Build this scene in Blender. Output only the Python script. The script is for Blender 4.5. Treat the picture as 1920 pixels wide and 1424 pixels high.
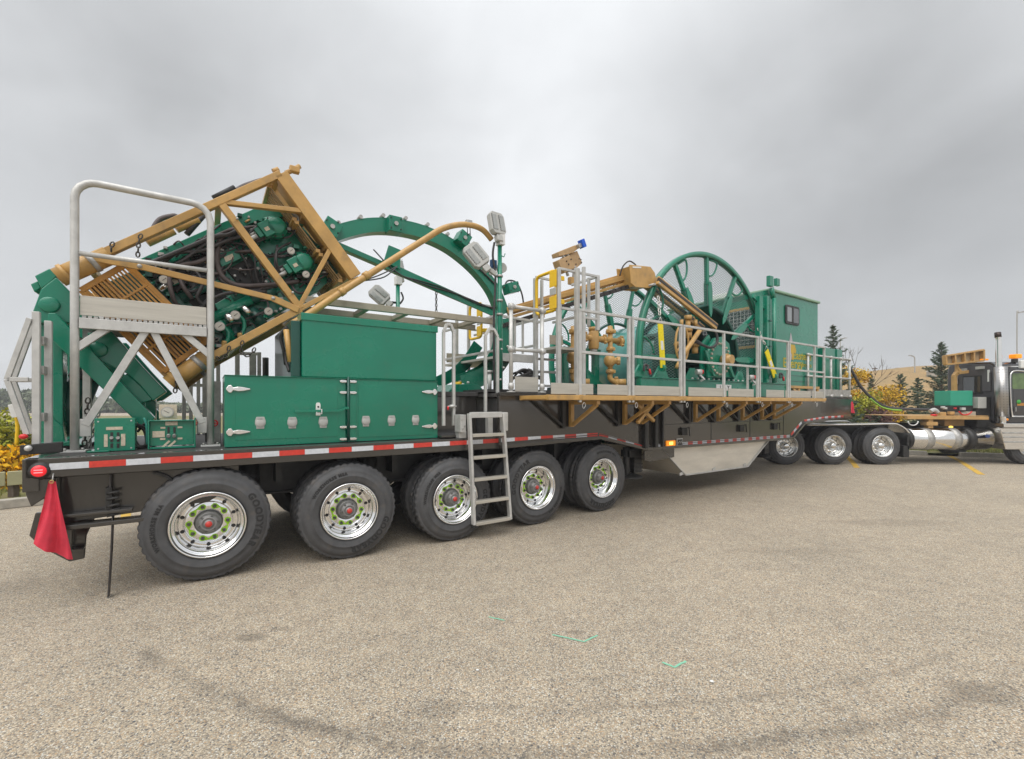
import bpy, math, random
from math import sin, cos, pi, radians, atan2, hypot, sqrt
from mathutils import Vector, Matrix
random.seed(7)
for o in list(bpy.data.objects): bpy.data.objects.remove(o)
SC = bpy.context.scene
COL = SC.collection

# ------------------------------------------------------------------ camera
F, CX, CY, H = 853.0, 960.0, 757.0, 1.70          # survey of the photograph: focal length and principal point (px), eye height (m)
cd = bpy.data.cameras.new('camera'); cam = bpy.data.objects.new('camera', cd); COL.objects.link(cam)
cam.location = (0, 0, H); cam.rotation_euler = (radians(90), 0, 0)
cd.sensor_width = 36; cd.lens = 36*F/1920; cd.shift_y = (CY-712)/1920
cd.clip_start = 0.1; cd.clip_end = 2000
SC.camera = cam

# ------------------------------------------------------------------ sky, sun, exposure
SC.view_settings.view_transform = 'Standard'; SC.view_settings.look = 'None'
SC.view_settings.exposure = 0.0; SC.view_settings.gamma = 1; SC.view_settings.use_curve_mapping = False
SUN_EL, SUN_AZ = radians(58), radians(200)
W = bpy.data.worlds.new('World'); SC.world = W; W.use_nodes = True
nt = W.node_tree; N = nt.nodes; Lk = nt.links
for n in list(N): N.remove(n)
def nd(t, **k):
    n = N.new(t)
    for a, b in k.items(): setattr(n, a, b)
    return n
out = nd('ShaderNodeOutputWorld')
sky = nd('ShaderNodeTexSky', sky_type='NISHITA', sun_disc=False, sun_elevation=SUN_EL, sun_rotation=SUN_AZ)
bs = nd('ShaderNodeBackground'); bs.inputs[1].default_value = 0.07
Lk.new(sky.outputs[0], bs.inputs[0])
tc = nd('ShaderNodeTexCoord')
def cloudnoise(scale, detail, loc, rough=0.5, sc=(1, 1, 1.4)):
    mp = nd('ShaderNodeMapping'); mp.inputs['Location'].default_value = loc; mp.inputs['Scale'].default_value = sc
    Lk.new(tc.outputs['Generated'], mp.inputs[0])
    n = nd('ShaderNodeTexNoise'); n.inputs['Scale'].default_value = scale; n.inputs['Detail'].default_value = detail
    n.inputs['Roughness'].default_value = rough; n.inputs['Distortion'].default_value = 0.35
    Lk.new(mp.outputs[0], n.inputs[0]); return n
def mth(op, a, b=None, c=None):
    m = nd('ShaderNodeMath', operation=op)
    for i, v in enumerate((a, b, c)):
        if v is None: continue
        if isinstance(v, (int, float)): m.inputs[i].default_value = v
        else: Lk.new(v, m.inputs[i])
    return m.outputs[0]
def bank(d, lo, hi):                               # a broad cloud bank lying in one direction of the sky
    v = Vector(d).normalized()
    dp = nd('ShaderNodeVectorMath', operation='DOT_PRODUCT'); Lk.new(tc.outputs['Generated'], dp.inputs[0]); dp.inputs[1].default_value = v
    mr = nd('ShaderNodeMapRange', interpolation_type='SMOOTHSTEP'); mr.inputs[1].default_value = lo; mr.inputs[2].default_value = hi
    Lk.new(dp.outputs['Value'], mr.inputs[0]); return mr.outputs[0]
n1 = cloudnoise(1.9, 4, (0.3, 0.1, 0.4)); n2 = cloudnoise(4.2, 6, (1.3, 2.1, 0.4), 0.55)
base = mth('MULTIPLY_ADD', n1.outputs[0], 0.50, 0.485)
base = mth('MULTIPLY_ADD', n2.outputs[0], 0.20, base)
dark = mth('MULTIPLY', bank((0.70, 1, 0.42), 0.86, 1.0), -0.19)
dark2 = mth('MULTIPLY', bank((0.98, 1, 0.12), 0.90, 1.0), -0.05)
dark3 = mth('MULTIPLY', bank((-1.05, 1, 0.45), 0.86, 1.0), -0.12)
dark4 = mth('MULTIPLY', bank((-0.55, 1, 0.70), 0.90, 1.0), -0.14)
light = mth('MULTIPLY', bank((-0.05, 1, 0.35), 0.72, 1.0), 0.12)
for d in (dark, dark2, dark3, dark4, light): base = mth('ADD', base, d)
sx = nd('ShaderNodeSeparateXYZ'); Lk.new(tc.outputs['Generated'], sx.inputs[0])
zen = mth('MULTIPLY', mth('SMOOTH_MAX', mth('SUBTRACT', sx.outputs[2], 0.62), 0.0, 0.1), 2.2)   # an overcast sky is brightest overhead
base = mth('ADD', base, zen)
low = nd('ShaderNodeMapRange'); low.inputs[1].default_value = -0.02; low.inputs[2].default_value = -0.25; low.inputs[3].default_value = 1; low.inputs[4].default_value = 0.45
Lk.new(sx.outputs[2], low.inputs[0]); base = mth('MULTIPLY', base, low.outputs[0])
rgb = nd('ShaderNodeMix', data_type='RGBA', blend_type='MULTIPLY'); rgb.inputs[0].default_value = 1
rgb.inputs[6].default_value = (0.965, 0.988, 1.012, 1)
cmb = nd('ShaderNodeCombineColor')
for i in range(3): Lk.new(base, cmb.inputs[i])
Lk.new(cmb.outputs[0], rgb.inputs[7])
bc = nd('ShaderNodeBackground'); bc.inputs[1].default_value = 1.0; Lk.new(rgb.outputs[2], bc.inputs[0])
mx = nd('ShaderNodeMixShader'); mx.inputs[0].default_value = 0.95
Lk.new(bs.outputs[0], mx.inputs[1]); Lk.new(bc.outputs[0], mx.inputs[2]); Lk.new(mx.outputs[0], out.inputs[0])
sd = bpy.data.lights.new('sun', 'SUN'); sun = bpy.data.objects.new('sun', sd); COL.objects.link(sun)
sd.energy = 2.3; sd.angle = radians(65); sd.color = (1, 0.97, 0.92)
sdir = Vector((sin(SUN_AZ)*cos(SUN_EL), cos(SUN_AZ)*cos(SUN_EL), sin(SUN_EL)))
sun.rotation_euler = sdir.to_track_quat('Z', 'Y').to_euler(); sun.location = (0, -5, 30)
SC.render.engine = 'CYCLES'
SC.cycles.max_bounces = 6; SC.cycles.transparent_max_bounces = 8; SC.cycles.caustics_reflective = False; SC.cycles.caustics_refractive = False

# ------------------------------------------------------------------ frames: the trailer stands turned 33.9 degrees
TH = atan2(853, 1270); ct, st = cos(TH), sin(TH); TX, TY = -2.83, 4.24
def P(px, py, w):                                  # survey point -> trailer coordinates (u along, w across, z up)
    k = (px-CX)/F
    u = (k*(TY+w*ct)-TX+w*st)/(ct-k*st)
    return (u, w, H+(CY-py)/F*(TY+u*st+w*ct))
def Q(px, py, Y): return ((px-CX)/F*Y, Y, H+(CY-py)/F*Y)
def toworld(p): return (TX+p[0]*ct-p[1]*st, TY+p[0]*st+p[1]*ct, p[2])

# ------------------------------------------------------------------ materials
MAT = {}
def mat(name, col, rough=0.5, metal=0.0, coat=0.0, var=0.12, vscale=3.0, bump=0.0, bscale=200.0, col2=None, emit=None, alpha=None, rvar=0.12, grain=None, spec=0.5, dirt=0.0):
    if name in MAT: return MAT[name]
    m = bpy.data.materials.new(name); m.use_nodes = True; t = m.node_tree; b = t.nodes['Principled BSDF']
    c = t.nodes.new('ShaderNodeTexCoord'); n = t.nodes.new('ShaderNodeTexNoise')
    n.inputs['Scale'].default_value = vscale; n.inputs['Detail'].default_value = 5; n.inputs['Roughness'].default_value = 0.6
    if grain:
        mp = t.nodes.new('ShaderNodeMapping'); mp.inputs['Scale'].default_value = grain
        t.links.new(c.outputs['Object'], mp.inputs[0]); t.links.new(mp.outputs[0], n.inputs[0])
    else: t.links.new(c.outputs['Object'], n.inputs[0])
    r = t.nodes.new('ShaderNodeMapRange'); r.inputs[1].default_value = 0.3; r.inputs[2].default_value = 0.7
    t.links.new(n.outputs[0], r.inputs[0])
    mix = t.nodes.new('ShaderNodeMix'); mix.data_type = 'RGBA'
    c2 = col2 or tuple(x*(1-var) for x in col); c1 = col if col2 else tuple(min(1, x*(1+var)) for x in col)
    mix.inputs[6].default_value = (*c1, 1); mix.inputs[7].default_value = (*c2, 1)
    t.links.new(r.outputs[0], mix.inputs[0]); src = mix.outputs[2]
    if dirt:
        n3 = t.nodes.new('ShaderNodeTexNoise'); n3.inputs['Scale'].default_value = 9; n3.inputs['Detail'].default_value = 8
        t.links.new(c.outputs['Object'], n3.inputs[0])
        r3 = t.nodes.new('ShaderNodeMapRange'); r3.inputs[1].default_value = 0.55; r3.inputs[2].default_value = 0.75; r3.inputs[4].default_value = dirt
        t.links.new(n3.outputs[0], r3.inputs[0])
        mx3 = t.nodes.new('ShaderNodeMix'); mx3.data_type = 'RGBA'; mx3.inputs[7].default_value = (0.16, 0.13, 0.10, 1)
        t.links.new(r3.outputs[0], mx3.inputs[0]); t.links.new(src, mx3.inputs[6]); src = mx3.outputs[2]
    t.links.new(src, b.inputs['Base Color'])
    rr = t.nodes.new('ShaderNodeMapRange'); rr.inputs[3].default_value = max(0.02, rough*(1-rvar)); rr.inputs[4].default_value = min(1, rough*(1+rvar*1.5))
    t.links.new(n.outputs[0], rr.inputs[0]); t.links.new(rr.outputs[0], b.inputs['Roughness'])
    b.inputs['Metallic'].default_value = metal; b.inputs['Coat Weight'].default_value = coat; b.inputs['Coat Roughness'].default_value = 0.08
    b.inputs['Specular IOR Level'].default_value = spec
    if bump:
        n2 = t.nodes.new('ShaderNodeTexNoise'); n2.inputs['Scale'].default_value = bscale; n2.inputs['Detail'].default_value = 3
        t.links.new(c.outputs['Object'], n2.inputs[0])
        bp = t.nodes.new('ShaderNodeBump'); bp.inputs['Strength'].default_value = bump; bp.inputs['Distance'].default_value = 0.004
        t.links.new(n2.outputs[0], bp.inputs['Height']); t.links.new(bp.outputs[0], b.inputs['Normal'])
    if emit: b.inputs['Emission Color'].default_value = (*col, 1); b.inputs['Emission Strength'].default_value = emit
    if alpha is not None: b.inputs['Alpha'].default_value = alpha
    MAT[name] = m; return m
GREEN = mat('green_paint', (0.001, 0.186, 0.110), 0.27, coat=0.34, var=0.16, vscale=0.9, bump=0.22, bscale=5, dirt=0.10)
DGREEN = mat('dark_green_and_shade', (0.006, 0.070, 0.052), 0.35, coat=0.2, var=0.15)  # dark green paint; on the tank end it stands in for shadow
GOLD = mat('gold_paint', (0.50, 0.295, 0.092), 0.40, var=0.16, vscale=5, coat=0.1, dirt=0.38, bump=0.1, bscale=80)
TAN = mat('tan_paint', (0.42, 0.37, 0.29), 0.5, var=0.1, vscale=5, dirt=0.3)
ORANGE = mat('orange_grille_paint', (0.50, 0.24, 0.045), 0.45, var=0.2, vscale=8, dirt=0.3)
BLACK = mat('black_trailer_paint', (0.040, 0.036, 0.032), 0.16, coat=0.6, var=0.1, vscale=1.2, bump=0.04, bscale=12, spec=0.6)
FLAT = mat('black_parts', (0.022, 0.021, 0.02), 0.5, var=0.3, vscale=10)
DECK = mat('dark_deck', (0.055, 0.052, 0.05), 0.55, var=0.35, vscale=7, bump=0.3, bscale=90)
ALU = mat('aluminium', (0.54, 0.535, 0.515), 0.46, metal=0.35, var=0.16, vscale=7, bump=0.12, bscale=30, rvar=0.3)
ALUP = mat('aluminium_plate', (0.52, 0.49, 0.43), 0.40, metal=0.45, var=0.12, vscale=3, bump=0.08, bscale=18, grain=(0.5, 0.5, 9), rvar=0.3)
STEEL = mat('galvanised_steel', (0.44, 0.43, 0.41), 0.5, metal=0.6, var=0.25, vscale=14, bump=0.1, bscale=60)
CHROME = mat('polished_wheel', (0.84, 0.84, 0.84), 0.15, metal=1.0, var=0.04, vscale=3, bump=0.03, bscale=25)
STAIN = mat('polished_stainless', (0.80, 0.79, 0.77), 0.19, metal=1.0, var=0.04, vscale=3, bump=0.03, bscale=8)
TYRE = mat('tyre_rubber', (0.070, 0.070, 0.073), 0.60, var=0.22, vscale=6, bump=0.25, bscale=120, dirt=0.30)
LETT = mat('tyre_lettering', (0.020, 0.020, 0.021), 0.55, var=0.1)
RUB = mat('black_hose', (0.038, 0.034, 0.034), 0.45, var=0.25, vscale=9)
RUB2 = mat('brown_grey_hose', (0.085, 0.065, 0.062), 0.5, var=0.3, vscale=6)
LIME = mat('lime_plastic', (0.42, 0.80, 0.03), 0.5, var=0.06)
RED = mat('red_plastic', (0.62, 0.02, 0.02), 0.35, var=0.08)
TAPER = mat('red_reflective_tape', (0.60, 0.045, 0.03), 0.4, var=0.12, vscale=30)
TAPEW = mat('white_reflective_tape', (0.60, 0.62, 0.66), 0.4, var=0.12, vscale=30)
WHITE = mat('white_plastic', (0.72, 0.72, 0.70), 0.45, var=0.06)
DIAL = mat('gauge_dial', (0.55, 0.52, 0.46), 0.4, var=0.1, vscale=40)
PLATE = mat('label_plate', (0.58, 0.50, 0.38), 0.45, var=0.18, vscale=60)
GREY = mat('lamp_housing_grey', (0.42, 0.42, 0.40), 0.45, var=0.1)
LENS = mat('lamp_lens', (0.30, 0.31, 0.30), 0.12, coat=0.5, var=0.2, vscale=40)
YEL = mat('yellow_paint', (0.80, 0.50, 0.01), 0.4, var=0.08)
STRAP = mat('yellow_webbing', (0.82, 0.66, 0.01), 0.7, var=0.15, vscale=60, bump=0.4, bscale=300)
FLAG = mat('red_flag_cloth', (0.62, 0.035, 0.065), 0.8, var=0.14, vscale=9, bump=0.3, bscale=400)
BLUE = mat('blue_paint', (0.01, 0.10, 0.62), 0.4, var=0.1)
GLASS = mat('window_glass', (0.030, 0.034, 0.036), 0.05, coat=0.7, var=0.2, spec=0.8)
AMBER = mat('amber_lamp', (0.95, 0.30, 0.01), 0.25, emit=0.5, var=0.05)
AMBERHOT = mat('amber_lamp_lit', (1.0, 0.62, 0.12), 0.25, emit=1.6, var=0.02)
REDLAMP = mat('red_lamp_lit', (0.85, 0.02, 0.03), 0.2, emit=0.45, var=0.05)
REDHOT = mat('red_lamp_core', (1.0, 0.20, 0.22), 0.2, emit=1.2, var=0.02)
CABP = mat('black_cab_paint', (0.022, 0.021, 0.024), 0.16, coat=0.8, var=0.1, spec=0.6)
CABG = mat('grey_cab_back', (0.075, 0.072, 0.078), 0.4, var=0.12)
CONC = mat('concrete', (0.38, 0.35, 0.30), 0.9, var=0.2, vscale=8, bump=0.6, bscale=60)
LOGOY = mat('gold_lettering', (0.44, 0.36, 0.02), 0.5, var=0.05)
LOGOS = mat('silver_logo', (0.42, 0.40, 0.42), 0.4, var=0.15, vscale=10)
TEAL = mat('drum_cover', (0.075, 0.25, 0.225), 0.2, coat=0.5, var=0.12, vscale=2)
CHAIN = mat('chain_steel', (0.10, 0.09, 0.08), 0.5, metal=0.6, var=0.3, vscale=20)
CHAINL = mat('bright_chain', (0.62, 0.60, 0.56), 0.4, metal=0.5, var=0.2, vscale=20)

# ------------------------------------------------------------------ mesh builder
class MB:
    def __init__(s): s.v = []; s.f = []; s.sm = []; s.g = []
    def _add(s, vs, fs, smooth=False):
        o = len(s.v); s.g.append((o, len(s.f))); s.v += [tuple(v) for v in vs]; s.f += [tuple(i+o for i in f) for f in fs]
        s.sm += ([smooth]*len(fs) if isinstance(smooth, bool) else smooth); return s
    def box(s, a, b):
        x0, y0, z0 = (min(a[i], b[i]) for i in range(3)); x1, y1, z1 = (max(a[i], b[i]) for i in range(3))
        return s._add([(x0,y0,z0),(x1,y0,z0),(x1,y1,z0),(x0,y1,z0),(x0,y0,z1),(x1,y0,z1),(x1,y1,z1),(x0,y1,z1)],
                      [(0,3,2,1),(4,5,6,7),(0,1,5,4),(1,2,6,5),(2,3,7,6),(3,0,4,7)])
    def cbox(s, c, d): return s.box([c[i]-d[i]/2 for i in range(3)], [c[i]+d[i]/2 for i in range(3)])
    def bar(s, p, q, a, b, side=(0, 1, 0)):        # rectangular bar p->q, size a along `side`, b across
        p, q = Vector(p), Vector(q); d = (q-p).normalized(); sd_ = Vector(side); sd_ = (sd_-d*sd_.dot(d))
        if sd_.length < 1e-5: sd_ = Vector((1, 0, 0)); sd_ = sd_-d*sd_.dot(d)
        sd_.normalize(); up = d.cross(sd_)
        vs = []
        for c in (p, q):
            for i, j in ((-1,-1),(1,-1),(1,1),(-1,1)): vs.append(c+sd_*(i*a/2)+up*(j*b/2))
        return s._add(vs, [(3,2,1,0),(4,5,6,7),(0,1,5,4),(1,2,6,5),(2,3,7,6),(3,0,4,7)])
    def tube(s, pts, r, n=8, closed=False, smooth=True, r2=None):
        pts = [Vector(p) for p in pts]; m = len(pts)
        if m == 2 and not closed: tang = [(pts[1]-pts[0]).normalized()]*2
        else:
            tang = []
            for i in range(m):
                a = pts[(i-1) % m] if (closed or i > 0) else pts[i]; b = pts[(i+1) % m] if (closed or i < m-1) else pts[i]
                tang.append((b-a).normalized())
        ref = Vector((0, 0, 1)) if abs(tang[0].z) < 0.9 else Vector((1, 0, 0))
        x = (ref-tang[0]*ref.dot(tang[0])).normalized(); vs = []
        for i in range(m):
            x = (x-tang[i]*x.dot(tang[i])).normalized(); y = tang[i].cross(x)
            rr = r if r2 is None else r+(r2-r)*i/(m-1)
            for k in range(n):
                a = 2*pi*k/n; vs.append(pts[i]+x*(rr*cos(a))+y*(rr*sin(a)))
        fs = []; sm = []
        for i in range(m if closed else m-1):
            j = (i+1) % m
            for k in range(n):
                l = (k+1) % n; fs.append((i*n+k, i*n+l, j*n+l, j*n+k)); sm.append(smooth)
        if not closed:
            fs.append(tuple(range(n-1, -1, -1))); sm.append(False); fs.append(tuple(range((m-1)*n, m*n))); sm.append(False)
        return s._add(vs, fs, sm)
    def cyl(s, p, q, r, n=16, r2=None): return s.tube([p, q], r, n, r2=r2)
    def prism(s, poly, w0, w1, axis=1):            # polygon in the (u,z) plane, extruded across
        a = sum(poly[i][0]*poly[(i+1) % len(poly)][1]-poly[(i+1) % len(poly)][0]*poly[i][1] for i in range(len(poly)))
        if a < 0: poly = poly[::-1]
        if w0 > w1: w0, w1 = w1, w0
        n = len(poly)
        def mk(p, w): return (p[0], w, p[1]) if axis == 1 else ((w, p[0], p[1]) if axis == 0 else (p[0], p[1], w))
        vs = [mk(p, w0) for p in poly]+[mk(p, w1) for p in poly]
        fl = axis == 1
        fs = [tuple(range(n)) if fl else tuple(range(n-1, -1, -1)), tuple(range(2*n-1, n-1, -1)) if fl else tuple(range(n, 2*n))]
        for i in range(n):
            j = (i+1) % n; fs.append((j, i, i+n, j+n) if fl else (i, j, j+n, i+n))
        return s._add(vs, fs)
    def lathe(s, prof, c=(0,0,0), axis='y', n=48, mod=None, close=False, smooth=True):   # prof: list of (radius, position on the axis)
        vs = []; m = len(prof)
        for k in range(n):
            a = 2*pi*k/n
            for i, (r, h) in enumerate(prof):
                if mod: r, h = mod(k, i, r, h)
                if axis == 'y': vs.append((c[0]+r*cos(a), c[1]+h, c[2]+r*sin(a)))
                elif axis == 'z': vs.append((c[0]+r*cos(a), c[1]+r*sin(a), c[2]+h))
                else: vs.append((c[0]+h, c[1]+r*cos(a), c[2]+r*sin(a)))
        fs = []
        mm = m if close else m-1
        for k in range(n):
            l = (k+1) % n
            for i in range(mm):
                j = (i+1) % m; q = (k*m+i, k*m+j, l*m+j, l*m+i)
                fs.append(q if axis != 'y' else q[::-1])
        return s._add(vs, fs, smooth)
    def sphere(s, c, r, n=12, sq=(1,1,1)):
        prof = [(max(1e-4, r*sin(pi*i/(n//2+2))), -r*cos(pi*i/(n//2+2))) for i in range(n//2+3)]
        o = len(s.v); s.lathe(prof, (0,0,0), 'z', n)
        s.v[o:] = [(c[0]+v[0]*sq[0], c[1]+v[1]*sq[1], c[2]+v[2]*sq[2]) for v in s.v[o:]]; return s
    def xf(s, M):
        s.v = [tuple(M @ Vector(v)) for v in s.v]; return s
    def sweep(s, pts, prof, up=(0,1,0)):           # profile [(across,radial)] swept along a path in the (u,z) plane
        pts = [Vector(p) for p in pts]; m = len(pts); n = len(prof); vs = []
        U = Vector(up)
        for i in range(m):
            t = (pts[min(i+1, m-1)]-pts[max(i-1, 0)]).normalized(); r = t.cross(U).normalized()
            for a, b in prof: vs.append(pts[i]+U*a+r*b)
        fs = [tuple(range(n-1, -1, -1)), tuple(range((m-1)*n, m*n))]
        for i in range(m-1):
            for k in range(n):
                l = (k+1) % n; fs.append((i*n+k, i*n+l, (i+1)*n+l, (i+1)*n+k))
        return s._add(vs, fs)
BASE = {}
def mesh_of(name, mb, m, off=(0,0,0)):
    me = bpy.data.meshes.new(name)
    me.from_pydata([(v[0]-off[0], v[1]-off[1], v[2]-off[2]) for v in mb.v], [], mb.f)
    me.polygons.foreach_set('use_smooth', mb.sm); me.materials.append(m); me.update(); return me
def place(o, base, frame):
    if frame == 'T': o.location = toworld(base); o.rotation_euler = (0, 0, TH)
    else: o.location = base
    BASE[o.name] = (base, frame)
def tagit(o, label=None, cat=None, group=None, kind=None):
    if label: o['label'] = label
    if cat: o['category'] = cat
    if group: o['group'] = group
    if kind: o['kind'] = kind
def bevel(o, w):
    if w:
        b = o.modifiers.new('bevel', 'BEVEL'); b.width = w; b.segments = 2; b.limit_method = 'ANGLE'; b.angle_limit = radians(40); b.harden_normals = False
def thing(name, label, cat, base, frame='T', group=None):
    o = bpy.data.objects.new(name, None); COL.objects.link(o); o.empty_display_size = 0.2
    place(o, base, frame); tagit(o, label, cat, group); return o
def part(name, mb, m, parent, bev=0, label=None, kind=None):
    b, fr = BASE[parent.name]
    o = bpy.data.objects.new(name, mesh_of(name, mb, m, b)); COL.objects.link(o); o.parent = parent
    BASE[o.name] = (b, fr); tagit(o, label, None, None, kind); bevel(o, bev); return o
def parts(name, mb, m, parent, bev=0, label=None):   # every primitive in the builder becomes a part of its own
    g = mb.g+[(len(mb.v), len(mb.f))]; o = []
    for (v0, f0), (v1, f1) in zip(g, g[1:]):
        if v1 == v0: continue
        q = MB(); q.v = mb.v[v0:v1]; q.f = [tuple(i-v0 for i in f) for f in mb.f[f0:f1]]; q.sm = mb.sm[f0:f1]
        o.append(part(name, q, m, parent, bev, label))
    return o
def solo(name, mb, m, label, cat, base, frame='T', group=None, bev=0, kind=None):
    o = bpy.data.objects.new(name, mesh_of(name, mb, m, base)); COL.objects.link(o); place(o, base, frame)
    tagit(o, label, cat, group, kind); bevel(o, bev); return o
def kids(o): return [c for c in bpy.data.objects if c.parent == o]
def copy_tree(o, parent=None, chmap=None):
    if chmap is None:
        chmap = {}
        for c in bpy.data.objects:
            if c.parent: chmap.setdefault(c.parent.name, []).append(c)
    c = o.copy(); COL.objects.link(c)
    if parent: c.parent = parent
    if o.name in BASE: BASE[c.name] = BASE[o.name]
    for ch in chmap.get(o.name, []): copy_tree(ch, c, chmap)
    return c
def text_mb(s, size, depth=0.002, bend=None, spacing=1.0, bold=0.0):
    cu = bpy.data.curves.new('t', 'FONT'); cu.body = s; cu.size = size; cu.extrude = depth; cu.space_character = spacing; cu.offset = bold
    cu.resolution_u = 3; cu.align_x = 'CENTER'
    ob = bpy.data.objects.new('t', cu); COL.objects.link(ob); dg = bpy.context.evaluated_depsgraph_get()
    me = ob.evaluated_get(dg).to_mesh(); mb = MB()
    mb._add([v.co.copy() for v in me.vertices], [tuple(p.vertices) for p in me.polygons])
    bpy.data.objects.remove(ob); bpy.data.curves.remove(cu); return mb
def subdiv(pts, k=6, closed=False):                # Catmull-Rom through the points
    p = [Vector(q) for q in pts]; o = []; n = len(p)
    for i in range(n if closed else n-1):
        a, b, c, d = (p[(i-1) % n], p[i], p[(i+1) % n], p[(i+2) % n]) if closed else (p[max(i-1, 0)], p[i], p[i+1], p[min(i+2, n-1)])
        for j in range(k):
            t = j/k; o.append(0.5*((2*b)+(c-a)*t+(2*a-5*b+4*c-d)*t*t+(3*b-a-3*c+d)*t**3))
    if not closed: o.append(p[-1])
    return o
def chain_mb(pts, link=0.05, wire=0.007):
    mb = MB(); pts = subdiv(pts, 8); L_ = [0]
    for i in range(1, len(pts)): L_.append(L_[-1]+(pts[i]-pts[i-1]).length)
    def at(s):
        for i in range(1, len(pts)):
            if L_[i] >= s: return pts[i-1].lerp(pts[i], (s-L_[i-1])/max(1e-6, L_[i]-L_[i-1]))
        return pts[-1]
    k = 0; s = 0
    while s+link <= L_[-1]+1e-6:
        a, b = at(s), at(s+link); d = (b-a).normalized(); ref = Vector((0,1,0)) if k % 2 else Vector((0.7,0,0.7))
        x = (ref-d*ref.dot(d)); x = x.normalized() if x.length > 1e-4 else Vector((0,0,1)); c = (a+b)/2; hl = link*0.62
        ring = [c+d*(hl*cos(t))+x*(link*0.33*sin(t)) for t in [2*pi*i/8 for i in range(8)]]
        mb.tube(ring, wire, 4, closed=True); s += link; k += 1
    return mb
def disc(mb, c, r, axis='y', t=0.004, n=20):
    a = {'y': (0,1,0), 'x': (1,0,0), 'z': (0,0,1)}[axis]; c = Vector(c); return mb.cyl(c-Vector(a)*t/2, c+Vector(a)*t/2, r, n)
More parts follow.
